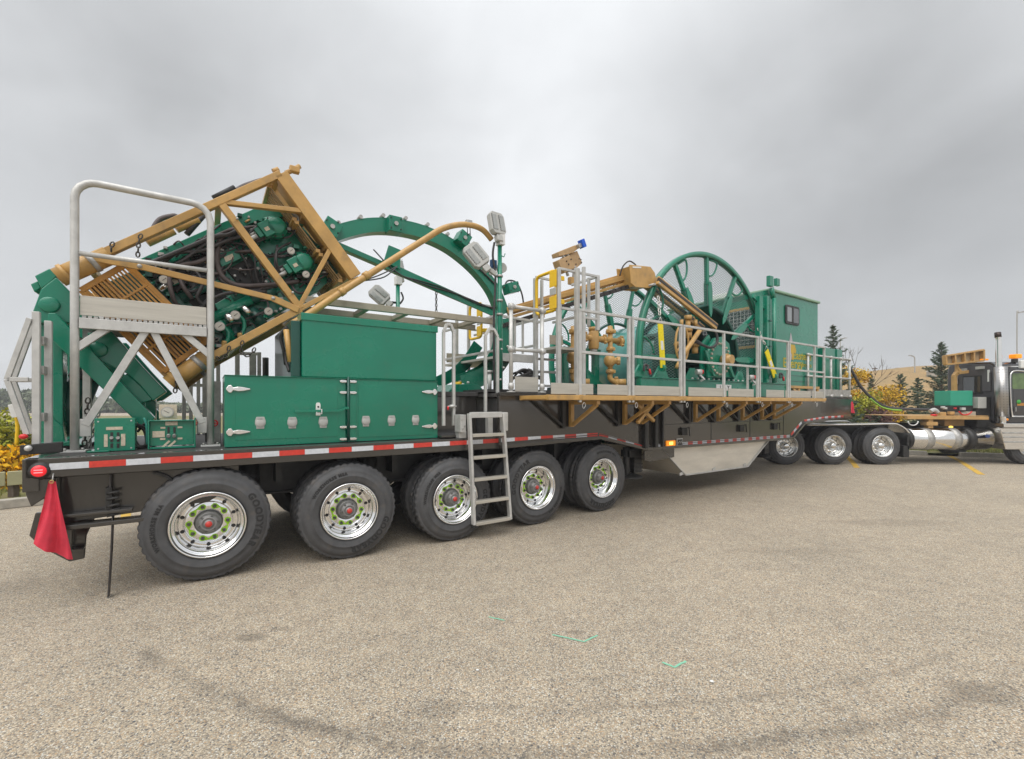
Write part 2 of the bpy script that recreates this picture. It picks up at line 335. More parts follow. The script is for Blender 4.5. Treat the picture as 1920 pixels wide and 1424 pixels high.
# ------------------------------------------------------------------ ground
def gz(x, y):                                      # the lot is not quite level under the trailer wheels
    dx, dy = x-TX, y-TY; u = dx*ct+dy*st; w = -dx*st+dy*ct
    e = math.exp(-(w/3.2)**2)
    return (0.045*math.exp(-((u+0.1)/1.0)**2)-0.02*math.exp(-((u-2.6)/1.2)**2)+0.012*math.exp(-((u-5.2)/0.9)**2))*e
def asphalt():
    m = bpy.data.materials.new('aged_asphalt'); m.use_nodes = True; t = m.node_tree; b = t.nodes['Principled BSDF']
    NN = t.nodes.new; LL = t.links.new
    c = NN('ShaderNodeTexCoord')
    def math_(op, a, b_=None, c_=None, clamp=False):
        n = NN('ShaderNodeMath'); n.operation = op; n.use_clamp = clamp
        for i, v in enumerate((a, b_, c_)):
            if v is None: continue
            if isinstance(v, (int, float)): n.inputs[i].default_value = v
            else: LL(v, n.inputs[i])
        return n.outputs[0]
    def noise(sc, det=4, rough=.55):
        n = NN('ShaderNodeTexNoise'); n.inputs['Scale'].default_value = sc; n.inputs['Detail'].default_value = det; n.inputs['Roughness'].default_value = rough
        LL(c.outputs['Object'], n.inputs[0]); return n.outputs[0]
    def rng(v, a, b_, lo=0, hi=1):
        n = NN('ShaderNodeMapRange'); n.inputs[1].default_value = a; n.inputs[2].default_value = b_; n.inputs[3].default_value = lo; n.inputs[4].default_value = hi; LL(v, n.inputs[0]); return n.outputs[0]
    def mixc(f, a, b_, bt='MIX'):
        n = NN('ShaderNodeMix'); n.data_type = 'RGBA'; n.blend_type = bt
        for i, v in ((0, f), (6, a), (7, b_)):
            if isinstance(v, (int, float)): n.inputs[i].default_value = v
            elif isinstance(v, tuple): n.inputs[i].default_value = (*v, 1)
            else: LL(v, n.inputs[i])
        return n.outputs[2]
    vo = NN('ShaderNodeTexVoronoi'); vo.inputs['Scale'].default_value = 135; LL(c.outputs['Object'], vo.inputs[0])
    sp = NN('ShaderNodeSeparateColor'); LL(vo.outputs['Color'], sp.inputs[0])
    cr = NN('ShaderNodeValToRGB'); e = cr.color_ramp; e.interpolation = 'CONSTANT'
    stops = [(0, (0.413, 0.343, 0.252)), (0.20, (0.515, 0.441, 0.336)), (0.40, (0.334, 0.288, 0.227)), (0.56, (0.617, 0.532, 0.412)), (0.70, (0.226, 0.205, 0.182)), (0.80, (0.488, 0.348, 0.220)), (0.88, (0.128, 0.132, 0.129)), (0.94, (0.647, 0.629, 0.565))]
    e.elements[0].position = 0; e.elements[0].color = (*stops[0][1], 1); e.elements[1].position = stops[1][0]; e.elements[1].color = (*stops[1][1], 1)
    for p_, q_ in stops[2:]: el = e.elements.new(p_); el.color = (*q_, 1)
    LL(sp.outputs[0], cr.inputs[0])
    v2 = NN('ShaderNodeTexVoronoi'); v2.inputs['Scale'].default_value = 38; LL(c.outputs['Object'], v2.inputs[0])
    s2 = NN('ShaderNodeSeparateColor'); LL(v2.outputs['Color'], s2.inputs[0])
    bigp = math_('MULTIPLY', math_('GREATER_THAN', s2.outputs[1], 0.86), math_('LESS_THAN', v2.outputs['Distance'], 0.30))
    col = mixc(bigp, cr.outputs[0], mixc(s2.outputs[2], (0.09, 0.095, 0.105), (0.30, 0.22, 0.15)))
    bind = rng(vo.outputs['Distance'], 0.35, 0.75, 0, 0.55)
    col = mixc(bind, col, (0.21, 0.185, 0.15))
    col = mixc(1.0, col, mixc(rng(noise(0.7, 6, .65), .3, .7), (0.90, 0.90, 0.90), (1.08, 1.06, 1.04)), 'MULTIPLY')
    col = mixc(1.0, col, mixc(rng(noise(5, 6, .7), .3, .7), (0.86, 0.86, 0.87), (1.08, 1.08, 1.07)), 'MULTIPLY')
    xyz = NN('ShaderNodeSeparateXYZ'); LL(c.outputs['Object'], xyz.inputs[0]); X, Y = xyz.outputs[0], xyz.outputs[1]
    nb = noise(2.3, 5, .65); nf = noise(16, 5, .7)
    warp = math_('MULTIPLY_ADD', nb, 0.16, -0.08)
    dx = math_('SUBTRACT', X, 0.1); co = math_('MULTIPLY_ADD', math_('LESS_THAN', X, 0.1), 0.064, 0.066)
    yy = math_('SUBTRACT', math_('ADD', Y, warp), math_('MULTIPLY_ADD', math_('MULTIPLY', dx, dx), co, 2.20))
    band = rng(math_('ABSOLUTE', yy), 0.01, 0.085, 1, 0)
    lim = math_('MULTIPLY', math_('GREATER_THAN', X, -2.5), math_('LESS_THAN', X, 3.0))
    st_ = math_('MULTIPLY', math_('MULTIPLY', band, lim), rng(nf, .35, .65, .15, .85))
    st_ = math_('MULTIPLY', st_, rng(noise(1.1, 3), .38, .62, .25, 1))
    y2 = math_('SUBTRACT', yy, 0.33); band2 = rng(math_('ABSOLUTE', y2), 0.0, 0.05, 0.22, 0)
    st_ = math_('ADD', st_, math_('MULTIPLY', math_('MULTIPLY', band2, lim), math_('GREATER_THAN', X, -0.2)))
    for (sx_, sy_, rx, ry, k) in ((-0.40, 2.53, .14, .085, .5), (-0.62, 2.37, .3, .07, .35), (-1.88, 3.24, .13, .06, .7), (-1.72, 3.38, .08, .04, .5), (2.76, 2.67, .2, .12, .65), (0.49, 2.80, .08, .05, .4), (0.46, 3.40, .07, .03, .7), (1.4, 2.36, .03, .015, 1), (1.62, 2.37, .04, .015, 1), (-4.6, 4.2, .4, .2, .3), (5.4, 6.5, .9, .2, .3), (3.2, 5.2, .8, .15, .2)):
        a = math_('DIVIDE', math_('SUBTRACT', math_('ADD', X, warp), sx_), rx); d = math_('DIVIDE', math_('SUBTRACT', Y, sy_), ry)
        q = math_('ADD', math_('MULTIPLY', a, a), math_('MULTIPLY', d, d))
        st_ = math_('MAXIMUM', st_, math_('MULTIPLY', rng(math_('ADD', q, math_('MULTIPLY_ADD', nf, 1.4, -.7)), .3, 1.4, 1, 0), k*0.62))
    # oil drips darken the lane where the trailers stand
    u = math_('ADD', math_('MULTIPLY', math_('SUBTRACT', X, TX), ct), math_('MULTIPLY', math_('SUBTRACT', Y, TY), st))
    col = mixc(math_('MINIMUM', st_, .75), col, (0.085, 0.075, 0.065))
    LL(col, b.inputs['Base Color']); b.inputs['Roughness'].default_value = 0.88; b.inputs['Specular IOR Level'].default_value = 0.25
    bp = NN('ShaderNodeBump'); bp.inputs['Strength'].default_value = 0.6; bp.inputs['Distance'].default_value = 0.006
    hgt = math_('ADD', math_('MULTIPLY', vo.outputs['Distance'], -1.0), math_('MULTIPLY', nf, 0.6)); LL(hgt, bp.inputs['Height']); LL(bp.outputs[0], b.inputs['Normal'])
    return m
ASPH = asphalt()
def axis_pts(lo, hi, dlo, dhi, step):
    a = []; x = dlo
    while x <= dhi+1e-6: a.append(x); x += step
    k = step; x = dlo
    while x > lo: k *= 1.5; x -= k; a.insert(0, max(x, lo))
    k = step; x = dhi
    while x < hi: k *= 1.5; x += k; a.append(min(x, hi))
    return a
gx, gy = axis_pts(-400, 400, -9, 9, 0.3), axis_pts(-200, 500, 1.0, 14, 0.3)
g = MB(); g._add([(x, y, gz(x, y)) for y in gy for x in gx], [(j*len(gx)+i, j*len(gx)+i+1, (j+1)*len(gx)+i+1, (j+1)*len(gx)+i) for j in range(len(gy)-1) for i in range(len(gx)-1)], True)
o = solo('parking_lot', g, ASPH, None, None, (0,0,0), 'W', kind='structure')

GRASS = mat('grass_ground', (0.13, 0.15, 0.045), 0.95, col2=(0.22, 0.17, 0.07), vscale=1.3, bump=0.8, bscale=20)
DRY = mat('dry_grass_hill', (0.36, 0.215, 0.07), 0.95, col2=(0.24, 0.165, 0.06), vscale=0.35, bump=0.8, bscale=3)
# grass verge beyond the kerbs, left and far side
def sheet(name, pts, z, m):
    mb = MB(); mb._add([(x, y, z) for x, y in pts], [tuple(range(len(pts)))]); return solo(name, mb, m, None, None, (0,0,0), 'W', kind='structure')
kl = [(-16.5, -0.7), (-8.24, 7.32), (-2.0, 13.4)]
kr = [(6.0, 17.6), (12.2, 15.35), (15.6, 14.0), (26, 9.9)]
sheet('grass_verge', [(-16.5, -0.7), (-8.24, 7.32), (-2.0, 13.4), (0.5, 18.0), (0, 60), (-250, 60), (-250, -0.7)], 0.09, GRASS)
sheet('grass_verge', [(0.5, 18.0), (6.0, 17.6), (12.2, 15.45), (15.6, 14.15), (26, 10.0), (250, 10), (250, 60), (0, 60)], 0.08, GRASS)
def kerb_run(a, b, n, name, label, gap=0.02, w=.16, h=.15, rest=0):
    a, b = Vector((*a, 0)), Vector((*b, 0)); d = (b-a)/n; nm = Vector((-d.y, d.x, 0)).normalized()
    for i in range(n):
        p = a+d*i+d.normalized()*gap/2; q = a+d*(i+1)-d.normalized()*gap/2
        mb = MB(); mb.bar(p+Vector((0,0,h/2)), q+Vector((0,0,h/2)), w, h, nm)
        o = solo('kerb_stone', mb, CONC, None, None, tuple(p), 'W', bev=0.015, kind='structure')
kerb_run(kl[0], kl[2], 10, 'kerb', '')
# concrete wheel stops along the far edge
ws = [((9.4, 16.75), (11.3, 15.95)), ((11.75, 15.75), (13.65, 14.95)), ((14.35, 14.62), (16.3, 13.85)), ((16.9, 13.6), (18.9, 12.8))]
wl = ['concrete wheel stop behind the rear tractor wheels', 'grey concrete wheel stop behind the polished fuel tank', 'concrete wheel stop under the black cab beside the green grass', 'concrete wheel stop at the right edge of the lot']
for (a, b), l in zip(ws, wl):
    a, b = Vector((*a, 0)), Vector((*b, 0)); nm = Vector((-(b-a).y, (b-a).x, 0)).normalized()
    mb = MB(); e = (b-a).normalized()*0.1
    vs = []
    for p, q in ((a, e), (b, -e)):
        for s_, z in ((-.11, 0), (.11, 0), (.07, .14), (-.07, .14)): vs.append(p+nm*s_+(q*0.4 if z else Vector())+Vector((0,0,z)))
    mb._add(vs, [(0,1,2,3), (7,6,5,4), (0,4,5,1), (1,5,6,2), (2,6,7,3), (3,7,4,0)])
    solo('wheel_stop', mb, CONC, l, 'wheel stop', tuple(a), 'W', 'wheel stops along the far kerb', bev=0.012)
YLINE = mat('yellow_line_paint', (0.55, 0.34, 0.05), 0.8, var=0.25, vscale=6, bump=0.5, bscale=120)
MINT = mat('mint_marking_paint', (0.20, 0.56, 0.38), 0.8, col2=(0.24, 0.48, 0.34), vscale=70)
def strip(name, pts, w, m, z=0.004):
    mb = MB(); pts = [Vector((*p, 0)) for p in pts]; vs = []
    for i, p in enumerate(pts):
        d = (pts[min(i+1, len(pts)-1)]-pts[max(i-1, 0)]).normalized(); n = Vector((-d.y, d.x, 0))
        for s_ in (-1, 1):
            q = p+n*s_*w/2; vs.append((q.x, q.y, gz(q.x, q.y)+z))
    mb._add(vs, [(2*i, 2*i+2, 2*i+3, 2*i+1) for i in range(len(pts)-1)])
    return solo(name, mb, m, None, None, (0,0,0), 'W', kind='structure')
strip('parking_line', [(14.3, 14.9), (13.2, 13.4), (11.2, 10.85)], 0.13, YLINE)
strip('parking_line', [(11.0, 15.0), (9.75, 13.0), (9.1, 12.0)], 0.13, YLINE)
strip('parking_line', [(-6.9, 8.2), (-6.2, 7.3), (-5.6, 6.6)], 0.12, YLINE)
def frag(pts, n=5):
    o = []
    for a, b in zip(pts, pts[1:]):
        for i in range(n): t = i/n; o.append((a[0]+(b[0]-a[0])*t+random.uniform(-.004, .004), a[1]+(b[1]-a[1])*t+random.uniform(-.004, .004)))
    return o+[pts[-1]]
strip('spray_mark', frag([(0.30, 3.36), (0.52, 3.26), (0.63, 3.35)]), 0.014, MINT)
strip('spray_mark', frag([(-0.19, 3.64), (-0.06, 3.58)]), 0.014, MINT)
strip('spray_mark', frag([(0.99, 3.0), (1.05, 2.94), (1.15, 3.01)]), 0.016, MINT)
def blob(x, y, r, m, name, label, cat, group):
    mb = MB(); mb.sphere((x, y, r*.3), r, 6, (1.3, 1, .45)); solo(name, mb, m, label, cat, (x, y, 0), 'W', group)
PEB = mat('white_pebble', (0.7, 0.7, 0.68), 0.8)
for x, y, r, l in ((1.22, 2.78, .011, 'white pebble on the asphalt below the lower green chevron mark'), (-0.22, 2.90, .009, 'small white pebble on the asphalt left of the green paint marks'), (-2.33, 3.45, .012, 'white flake on the asphalt below the rear wheel'), (-0.6, 2.47, .007, 'tiny white pebble lying near the dark oil spot')):
    blob(x, y, r, PEB, 'pebble', l, 'pebble', 'white specks on the asphalt')

# ------------------------------------------------------------------ the trailer
TR = thing('lowbed_trailer', 'long charcoal lowbed trailer with five rear axles, red and white reflective tape and polished wheels', 'trailer', (0, 0, 0))
WID = 2.9; R = 0.525
# rear deck frame
mb = MB(); mb.box((-1.20, 0, 1.105), (3.2, 0.09, 1.262)); mb.box((-1.20, WID-.09, 1.105), (3.2, WID, 1.262)); mb.box((-1.215, 0.0, 1.0), (-1.12, WID, 1.262))
mb.box((-1.12, 0.10, 1.09), (-1.0, WID-.1, 1.14))
parts('side_rail', mb, BLACK, TR, 0.006)
mb = MB(); mb.box((-1.19, 0.092, 1.225), (3.6, WID-.092, 1.258)); part('deck', mb, DECK, TR)
mb = MB()
for w_ in (0.62, 0.78, 2.1, 2.26): mb.box((-1.0, w_, 0.72), (5.6, w_+.025, 1.222))
for u in [x*0.643-0.65 for x in range(9)]: mb.box((u-.04, 0.10, 1.10), (u+.04, WID-.1, 1.222)); mb.box((u-.03, 0.4, .85), (u+.03, WID-.4, 1.10))
mb.box((-1.0, .56, .70), (5.6, .84, .72)); mb.box((-1.0, 2.06, .70), (5.6, 2.32, .72))
parts('chassis_beam', mb, FLAT, TR, 0)
mb = MB()
for k in range(5): mb.cyl((k*1.284, .25, R), (k*1.284, WID-.25, R), .07, 12); mb.box((k*1.284-.09, .5, R-.05), (k*1.284+.5, .62, R+.12)); mb.box((k*1.284-.09, WID-.62, R-.05), (k*1.284+.5, WID-.5, R+.12)); mb.cyl((k*1.284+.35, .58, .66), (k*1.284+.35, .58, 1.08), .12, 12)
parts('axle', mb, FLAT, TR)
# raised middle and belly section, one tall side panel each side, outline as in side view
top = 1.85
side = [(3.2, 1.105), (5.03, 1.135), (6.10, .905), (11.10, .875), (11.72, 1.19), (13.8, 1.29), (14.6, 1.29), (14.6, top-.02), (13.9, top-.01), (3.2, top)]
side = [(3.2, 1.105), (5.05, 1.150), (6.12, .915), (11.16, .885), (11.75, 1.20), (12.9, 1.265), (14.45, 1.28), (14.45, top-.03), (3.2, top)]
for w0, w1 in ((0.0, 0.04), (WID-.04, WID)):
    mb = MB(); mb.prism(side, w0, w1); part('side_panel', mb, BLACK, TR, 0.006)
mb = MB(); mb.box((3.15, .042, top-.06), (14.4, WID-.042, top-.012)); mb.box((3.2, .042, 1.12), (3.25, WID-.042, top-.07)); parts('upper_deck', mb, DECK, TR)
# flange along the bottom and the top of the side panel
lo = side[:7]
mb = MB()
for a, b in zip(lo, lo[1:]): mb.bar((a[0], -.012, a[1]+.022), (b[0], -.012, b[1]+.022), .045, .05)
for a, b in zip(lo, lo[1:]): mb.bar((a[0], -.006, a[1]+.075), (b[0], -.006, b[1]+.075), .02, .012)
parts('lower_flange', mb, BLACK, TR, 0.004)
mb = MB(); mb.box((3.2, -.03, top-.045), (12.6, -.003, top+.0)); parts('upper_flange', mb, BLACK, TR, 0.004)
mb = MB()
for u in (6.02, 6.28): mb.box((u, -.075, .955), (u+.075, -.002, top-.05))
mb.box((6.50, -.05, .955), (6.54, -.002, top-.05))
parts('stake_post', mb, FLAT, TR, 0.006)
mb = MB()
for u in (6.62, 8.0, 9.4): mb.box((u, -.006, 1.33), (u+1.36, -.002, 1.338)); mb.box((u+1.37, -.006, 1.0), (u+1.378, -.002, 1.8))
parts('panel_seam', mb, FLAT, TR)
# reflective tape along the lower edge
def tape(a, b, n, w=0.052, start=0, wpos=-.0045):
    a, b = Vector((a[0], wpos, a[1])), Vector((b[0], wpos, b[1])); d = (b-a)/n
    for i in range(n):
        mb = MB(); mb.bar(a+d*i, a+d*(i+1)-d*0.004, .004, w); part('reflective_tape', mb, TAPER if (i+start) % 2 else TAPEW, TR)
tape((-1.06, 1.192), (3.19, 1.210), 18)
tape((3.23, 1.212), (5.00, 1.222), 8); tape((5.03, 1.214), (6.02, .992), 5, start=1); tape((6.36, .975), (6.49, .975), 1)
tape((7.12, .975), (11.05, .957), 27); tape((11.12, .985), (11.62, 1.255), 4, start=1); tape((11.76, 1.29), (12.8, 1.345), 7, start=1); tape((12.85, 1.347), (13.95, 1.358), 6)
# marker lamp, plate, hold-open latches
mb = MB(); mb.box((6.63, -.03, .95), (6.88, -.004, 1.05)); part('marker_lamp', mb, AMBER, TR, 0.01)
mb = MB(); mb.box((6.70, -.036, .975), (6.80, -.031, 1.03)); part('lamp_bulb', mb, AMBERHOT, TR)
mb = MB(); mb.box((6.93, -.018, .945), (7.10, -.004, 1.075)); mb2 = MB(); mb2.box((6.945, -.021, .96), (7.085, -.0185, 1.06)); parts('lamp_frame', mb, ALU, TR, .004); part('lamp_insert', mb2, FLAT, TR)
mb = MB()
for i in range(5): mb.sphere((6.965+i*.025, -.023, 1.01+(.012 if i % 2 else -.012)), .011, 6)
part('lamp_bolts', mb, ALU, TR, kind='stuff')
for u in (7.12, 9.0, 10.35):
    mb = MB(); mb.box((u-.08, -.05, 1.13), (u+.08, -.004, 1.26)); mb.tube([(u+.03, -.06, 1.26), (u+.06, -.09, 1.28), (u+.08, -.09, 1.12)], .012, 6); parts('latch', mb, FLAT, TR, .008)
# rear corner: lamp, bumper, brackets, mud flaps
mb = MB(); mb.lathe([(.001, -.03), (.045, -.028), (.06, -.012), (.068, -.001)], (-1.115, 0, 1.165), 'y', 24, smooth=True)
for i, _ in enumerate([0]): part('lamp_bezel', mb, FLAT, TR)
mb = MB(); mb.lathe([(.001, -.042), (.030, -.040), (.047, -.026), (.05, -.016)], (-1.115, 0, 1.165), 'y', 24); lp = part('tail_lamp', mb, REDLAMP, TR)
mb = MB(); mb.cbox((-1.115, -.043, 1.175), (.05, .006, .008)); mb.cbox((-1.115, -.043, 1.155), (.05, .006, .008)); parts('lamp_glow', mb, REDHOT, lp)
mb = MB(); mb.prism([(-1.2, 1.10), (-1.2, .98), (-1.17, .88), (-1.08, .95), (-1.03, 1.10)], .02, .06); mb.box((-1.10, .03, .62), (-1.02, .11, 1.10)); mb.box((-1.10, .03, .66), (-.3, .16, .70)); mb.box((-1.1, .03, .76), (-.55, .12, .79)); mb.bar((-1.06, .3, .72), (.1, .3, .80), .05, .04)
RBP = [P(*q, .35) for q in ((66, 962), (187, 952), (162, 1005), (158, 1048), (130, 1054), (78, 1028), (54, 1005))]; mb.prism([(q[0], q[2]) for q in RBP], .35, .38)
mb.bar(P(137, 988, .3), P(168, 982, .3), .10, .02); mb.bar(P(136, 1030, .3), P(158, 1028, .3), .10, .02); mb.bar(P(136, 990, .3), P(134, 1036, .3), .08, .015)
parts('rear_bumper', mb, BLACK, TR, .008)
mb = MB(); mb.prism([(-1.03, 1.09), (-1.03, .70), (.0, .76), (.25, .9), (.25, 1.09)], .14, .16); part('rear_plate', mb, BLACK, TR, .004)
mb = MB(); mb.sweep(subdiv([(-.42, .12, 1.08), (-.30, .12, 1.02), (-.26, .12, .9), (-.30, .12, .78)], 5), [(-.03, -.012), (.03, -.012), (.03, .012), (-.03, .012)])
part('bumper_bracket', mb, FLAT, TR, 0)
mb = MB(); mb.prism([(-.06, 1.09), (.32, 1.09), (.1, .98), (.02, .80), (-.06, .62), (-.06, .70)], .02, .05); 
for z in (.82, .90): mb.sphere((.0, .015, z), .013, 6)
mb = MB()
# hanging black rubber mud flap edge with clamp
mf = MB(); mf.sweep([(-.70, .09, 1.09), (-.70, .09, .86), (-.685, .09, .72), (-.695, .09, .42), (-.715, .10, .04)], [(-.04, -.0045), (.04, -.0045), (.04, .0045), (-.04, .0045)])
part('mud_flap', mf, RUB, TR, 0)
mc = MB()
for z in (.74, .78, .82, .88, .93): mc.tube([(-.72, .05, z), (-.64, .05, z+.012)], .012, 6)
mc.box((-.73, .05, .76), (-.69, .13, .98)); part('flap_clamp', mc, FLAT, TR, kind='stuff')
# landing leg
def leg(u, w, z0=.42):
    mb = MB(); mb.cyl((u, w, z0+.05), (u, w, .95), .06, 14); mb.box((u+.10, w-.09, z0+.08), (u+.30, w+.09, .95)); mb.lathe([(.001, .075), (.08, .07), (.20, .035), (.22, .02), (.22, 0), (.001, 0)], (u+.08, w, z0), 'z', 20)
    for z in (.52, .58, .64, .72, .80): mb.box((u+.09, w-.1, z), (u+.31, w+.1, z+.02))
    mb.tube([(u-.08, w, .80), (u+.04, w, .80)], .02, 6); mb.box((u-.03, w-.1, .78), (u+.2, w+.1, .9))
    parts('landing_leg', mb, FLAT, TR, .006)
leg(6.0, .32); leg(6.0, WID-.32); leg(11.15, .75, .40)
mb = MB(); mb.prism([(6.15, .90), (6.15, .74), (6.30, .70), (6.95, .74), (6.95, .905)], .05, .08); part('bumper_bracket', mb, BLACK, TR, .004)
# aluminium belly pan under the reel
pan = [(6.62, .90), (7.30, .385), (9.40, .380), (10.25, .885)]
mb = MB()
mb.prism(pan, .08, .10); mb.prism(pan, WID-.10, WID-.08)
for a, b in zip(pan, pan[1:]): mb.bar((a[0], WID/2, a[1]), (b[0], WID/2, b[1]), WID-.2, .012)
parts('belly_pan', mb, mat('bare_aluminium_sheet', (0.66, 0.62, 0.55), 0.36, metal=0.4, var=0.16, vscale=1.6, bump=0.1, bscale=6, grain=(.6, .6, 2.5)), TR)
mb = MB()
for a, b in zip(pan, pan[1:]): mb.bar((a[0], .075, a[1]), (b[0], .075, b[1]), .05, .018)
for u in (7.18, 8.2, 9.3): mb.bar((u-.05, .074, .41), (u+.05, .074, .43), .02, .05)
parts('pan_edge', mb, ALU, TR)
# red warning flag hanging at the rear corner (own thing) is built further down

# ------------------------------------------------------------------ wheels
def tyre_mb(r=R, wd=.275, n=132, rr=.305):
    prof = [(rr, .030), (rr+.012, .012), (rr+.04, .004), (rr+.075, -.004), (rr+.085, -.006), (rr+.087, -.002), (rr+.125, -.002), (rr+.16, .010), (rr+.163, .014), (rr+.176, .022), (rr+.18, .028), (r-.03, .032), (r-.022, .030), (r-.004, .045), (r, .060)]
    q = len(prof)
    tread = [(r, .060), (r, .105), (r-.014, .108), (r-.014, .118), (r+.001, .121), (r+.001, .155)]
    allp = prof+tread[1:]; full = allp+[(a, wd-b) for a, b in reversed(allp)]
    def mod(k, i, a, b):
        if i in (q-2, q-1, q) or i in (len(full)-1-(q-2), len(full)-1-(q-1), len(full)-1-q):
            if k % 3 == 0: return (a-.013, b+(.010 if i < len(full)//2 else -.010))
        elif (q+3 <= i <= len(full)-1-q-3) and k % 3 == 1: return (a-.008, b)
        return (a, b)
    mb = MB(); mb.lathe(full, (0,0,0), 'y', n, mod); return mb
def rim_mb():
    mb = MB()
    mb.lathe([(.300, .030), (.308, .010), (.306, -.002), (.296, -.004), (.291, .004), (.288, .022), (.276, .032), (.262, .036), (.258, .060), (.252, .085), (.248, .105), (.244, .130), (.238, .147), (.232, .150), (.199, .150), (.195, .147), (.192, .137), (.189, .134), (.115, .134), (.112, .136), (.110, .165)], (0,0,0), 'y', 72)
    return mb
def dark_mb():                                     # black discs just proud of the rim stand in for shaded hand holes
    mb = MB()
    for k in range(10):
        a = 2*pi*(k+.5)/10; c = Vector((.2155*cos(a), .1490, .2155*sin(a)))
        mb.lathe([(.0175, .004), (.0170, -.001), (.0155, -.0015), (.0145, 0), (.001, 0)], c, 'y', 16)
    return mb
def hub_mb():
    mb = MB(); mb.lathe([(.108, .17), (.108, .12), (.100, .105), (.092, .100), (.088, .098), (.085, .070), (.075, .052), (.068, .050), (.066, .040), (.052, .036), (.048, .046), (.040, .046), (.038, .030), (.001, .030)], (0,0,0), 'y', 40)
    for k in range(6):
        a = 2*pi*k/6+.2; mb.lathe([(.009, .04), (.009, .085)], (.078*cos(a), .0, .078*sin(a)), 'y', 8); mb.sphere((.078*cos(a), .05, .078*sin(a)), .009, 6)
    return mb
def nut_mb(y=.134):
    mb = MB()
    for k in range(10):
        a = 2*pi*k/10; c = (.155*cos(a), 0, .155*sin(a))
        mb.lathe([(.019, y), (.019, y-.006), (.0155, y-.008), (.0145, y-.034), (.012, y-.038), (.001, y-.038)], c, 'y', 6, smooth=False)
    return mb
def ind_mb(y=.134):
    mb = MB()
    for k in range(10):
        a = 2*pi*k/10; c = Vector((.155*cos(a), y-.006, .155*sin(a))); s_ = 1 if k % 2 else -1
        tg = Vector((-sin(a), 0, cos(a)))*s_; rad = Vector((cos(a), 0, sin(a)))
        pts = [c+rad*.024*cos(t)+tg*.024*sin(t) for t in [radians(x) for x in (-90, -60, -30, 0, -180, -150, -120)]]
        pts = [c-tg*.018-rad*.024, c-tg*.030, c-tg*.018+rad*.024, c+tg*.006+rad*.028, c+tg*.056, c+tg*.006-rad*.028]
        vs = pts+[p+Vector((0, .004, 0)) for p in pts]; n = 6
        mb._add(vs, [tuple(range(n)), tuple(range(2*n-1, n-1, -1))]+[(i, (i+1) % n, (i+1) % n+n, i+n) for i in range(n)])
    return mb
def ring_text(s, size, radius, mid, y=-.004):
    t = text_mb(s, size, .0015, spacing=1.25, bold=.004*size/.07); L_ = max(v[0] for v in t.v)-min(v[0] for v in t.v)
    out = []
    for x, h, z in t.v:
        a = mid-x/radius; r_ = radius+h-size*.35; out.append((r_*cos(a), y-z, r_*sin(a)))
    t.v = out; return t
def lett_mb(rot):
    a = ring_text('GOODYEAR', .085, .418, rot); b = ring_text('WORKHORSE MSA', .044, .418, rot+pi*.98)
    a._add(b.v, b.f); return a
RIMME = None
def make_wheel(rot, flip=False, name='wheel'):
    pass
rim0 = mesh_of('wheel', rim_mb(), CHROME); tyre0 = mesh_of('tyre', tyre_mb(), TYRE); hub0 = mesh_of('hub', hub_mb(), mat('hub_grey', (0.24, 0.235, 0.23), 0.45, metal=0.3, var=0.2))
cap = MB(); cap.lathe([(.030, .047), (.028, .022), (.022, .014), (.001, .012)], (0,0,0), 'y', 24); cap0 = mesh_of('hub_cap', cap, mat('red_hub_cap', (0.55, 0.03, 0.02), 0.3, coat=.5))
nut0 = mesh_of('wheel_nuts', nut_mb(), mat('dark_nut', (0.13, 0.13, 0.125), 0.35, metal=.7)); ind0 = mesh_of('nut_indicators', ind_mb(), LIME); hol0 = mesh_of('hand_hole_shade', dark_mb(), FLAT)
lets = [mesh_of('lettering', lett_mb(r), LETT) for r in (radians(0), radians(-52), radians(-25), radians(150), radians(-95))]
ity = MB(); ity = tyre_mb(n=96); inner0 = mesh_of('inner_tyre', ity, TYRE)
TRW = thing  # alias, unused
def add(name, me, parent, loc=(0,0,0), rot=(0,0,0)):
    o = bpy.data.objects.new(name, me); COL.objects.link(o); o.parent = parent; o.location = loc; o.rotation_euler = rot; return o
def addk(*a, **k):
    o = add(*a, **k); o['kind'] = 'stuff'; return o
for k in range(5):
    for far in (0, 1):
        g0 = gz(*toworld((k*1.284, .14, 0))[:2]) if not far else gz(*toworld((k*1.284, WID-.14, 0))[:2])
        rz = pi if far else 0; y = WID if far else 0.0
        wh = add('wheel', rim0, TR, (k*1.284+.003, y, R+g0-.002), (0, radians(7*k), rz))
        add('tyre', tyre0, wh)
        add('inner_tyre', inner0, wh, (0, .335, 0), (0, radians(1.7), 0))
        add('hub', hub0, wh); 
        if not far:
            addk('lettering', lets[k], wh, (0,0,0), (0, -radians(7*k), 0)); add('hub_cap', cap0, wh); addk('wheel_nuts', nut0, wh); addk('nut_indicators', ind0, wh); addk('hand_hole_shade', hol0, wh)
# ================================================================== rear: loading platform, control boxes, tool locker
def PL(pts, w): return [P(x, y, w) for x, y in pts]
def UZ(pts, w): return [(p[0], p[2]) for p in PL(pts, w)]
DZ = 1.262
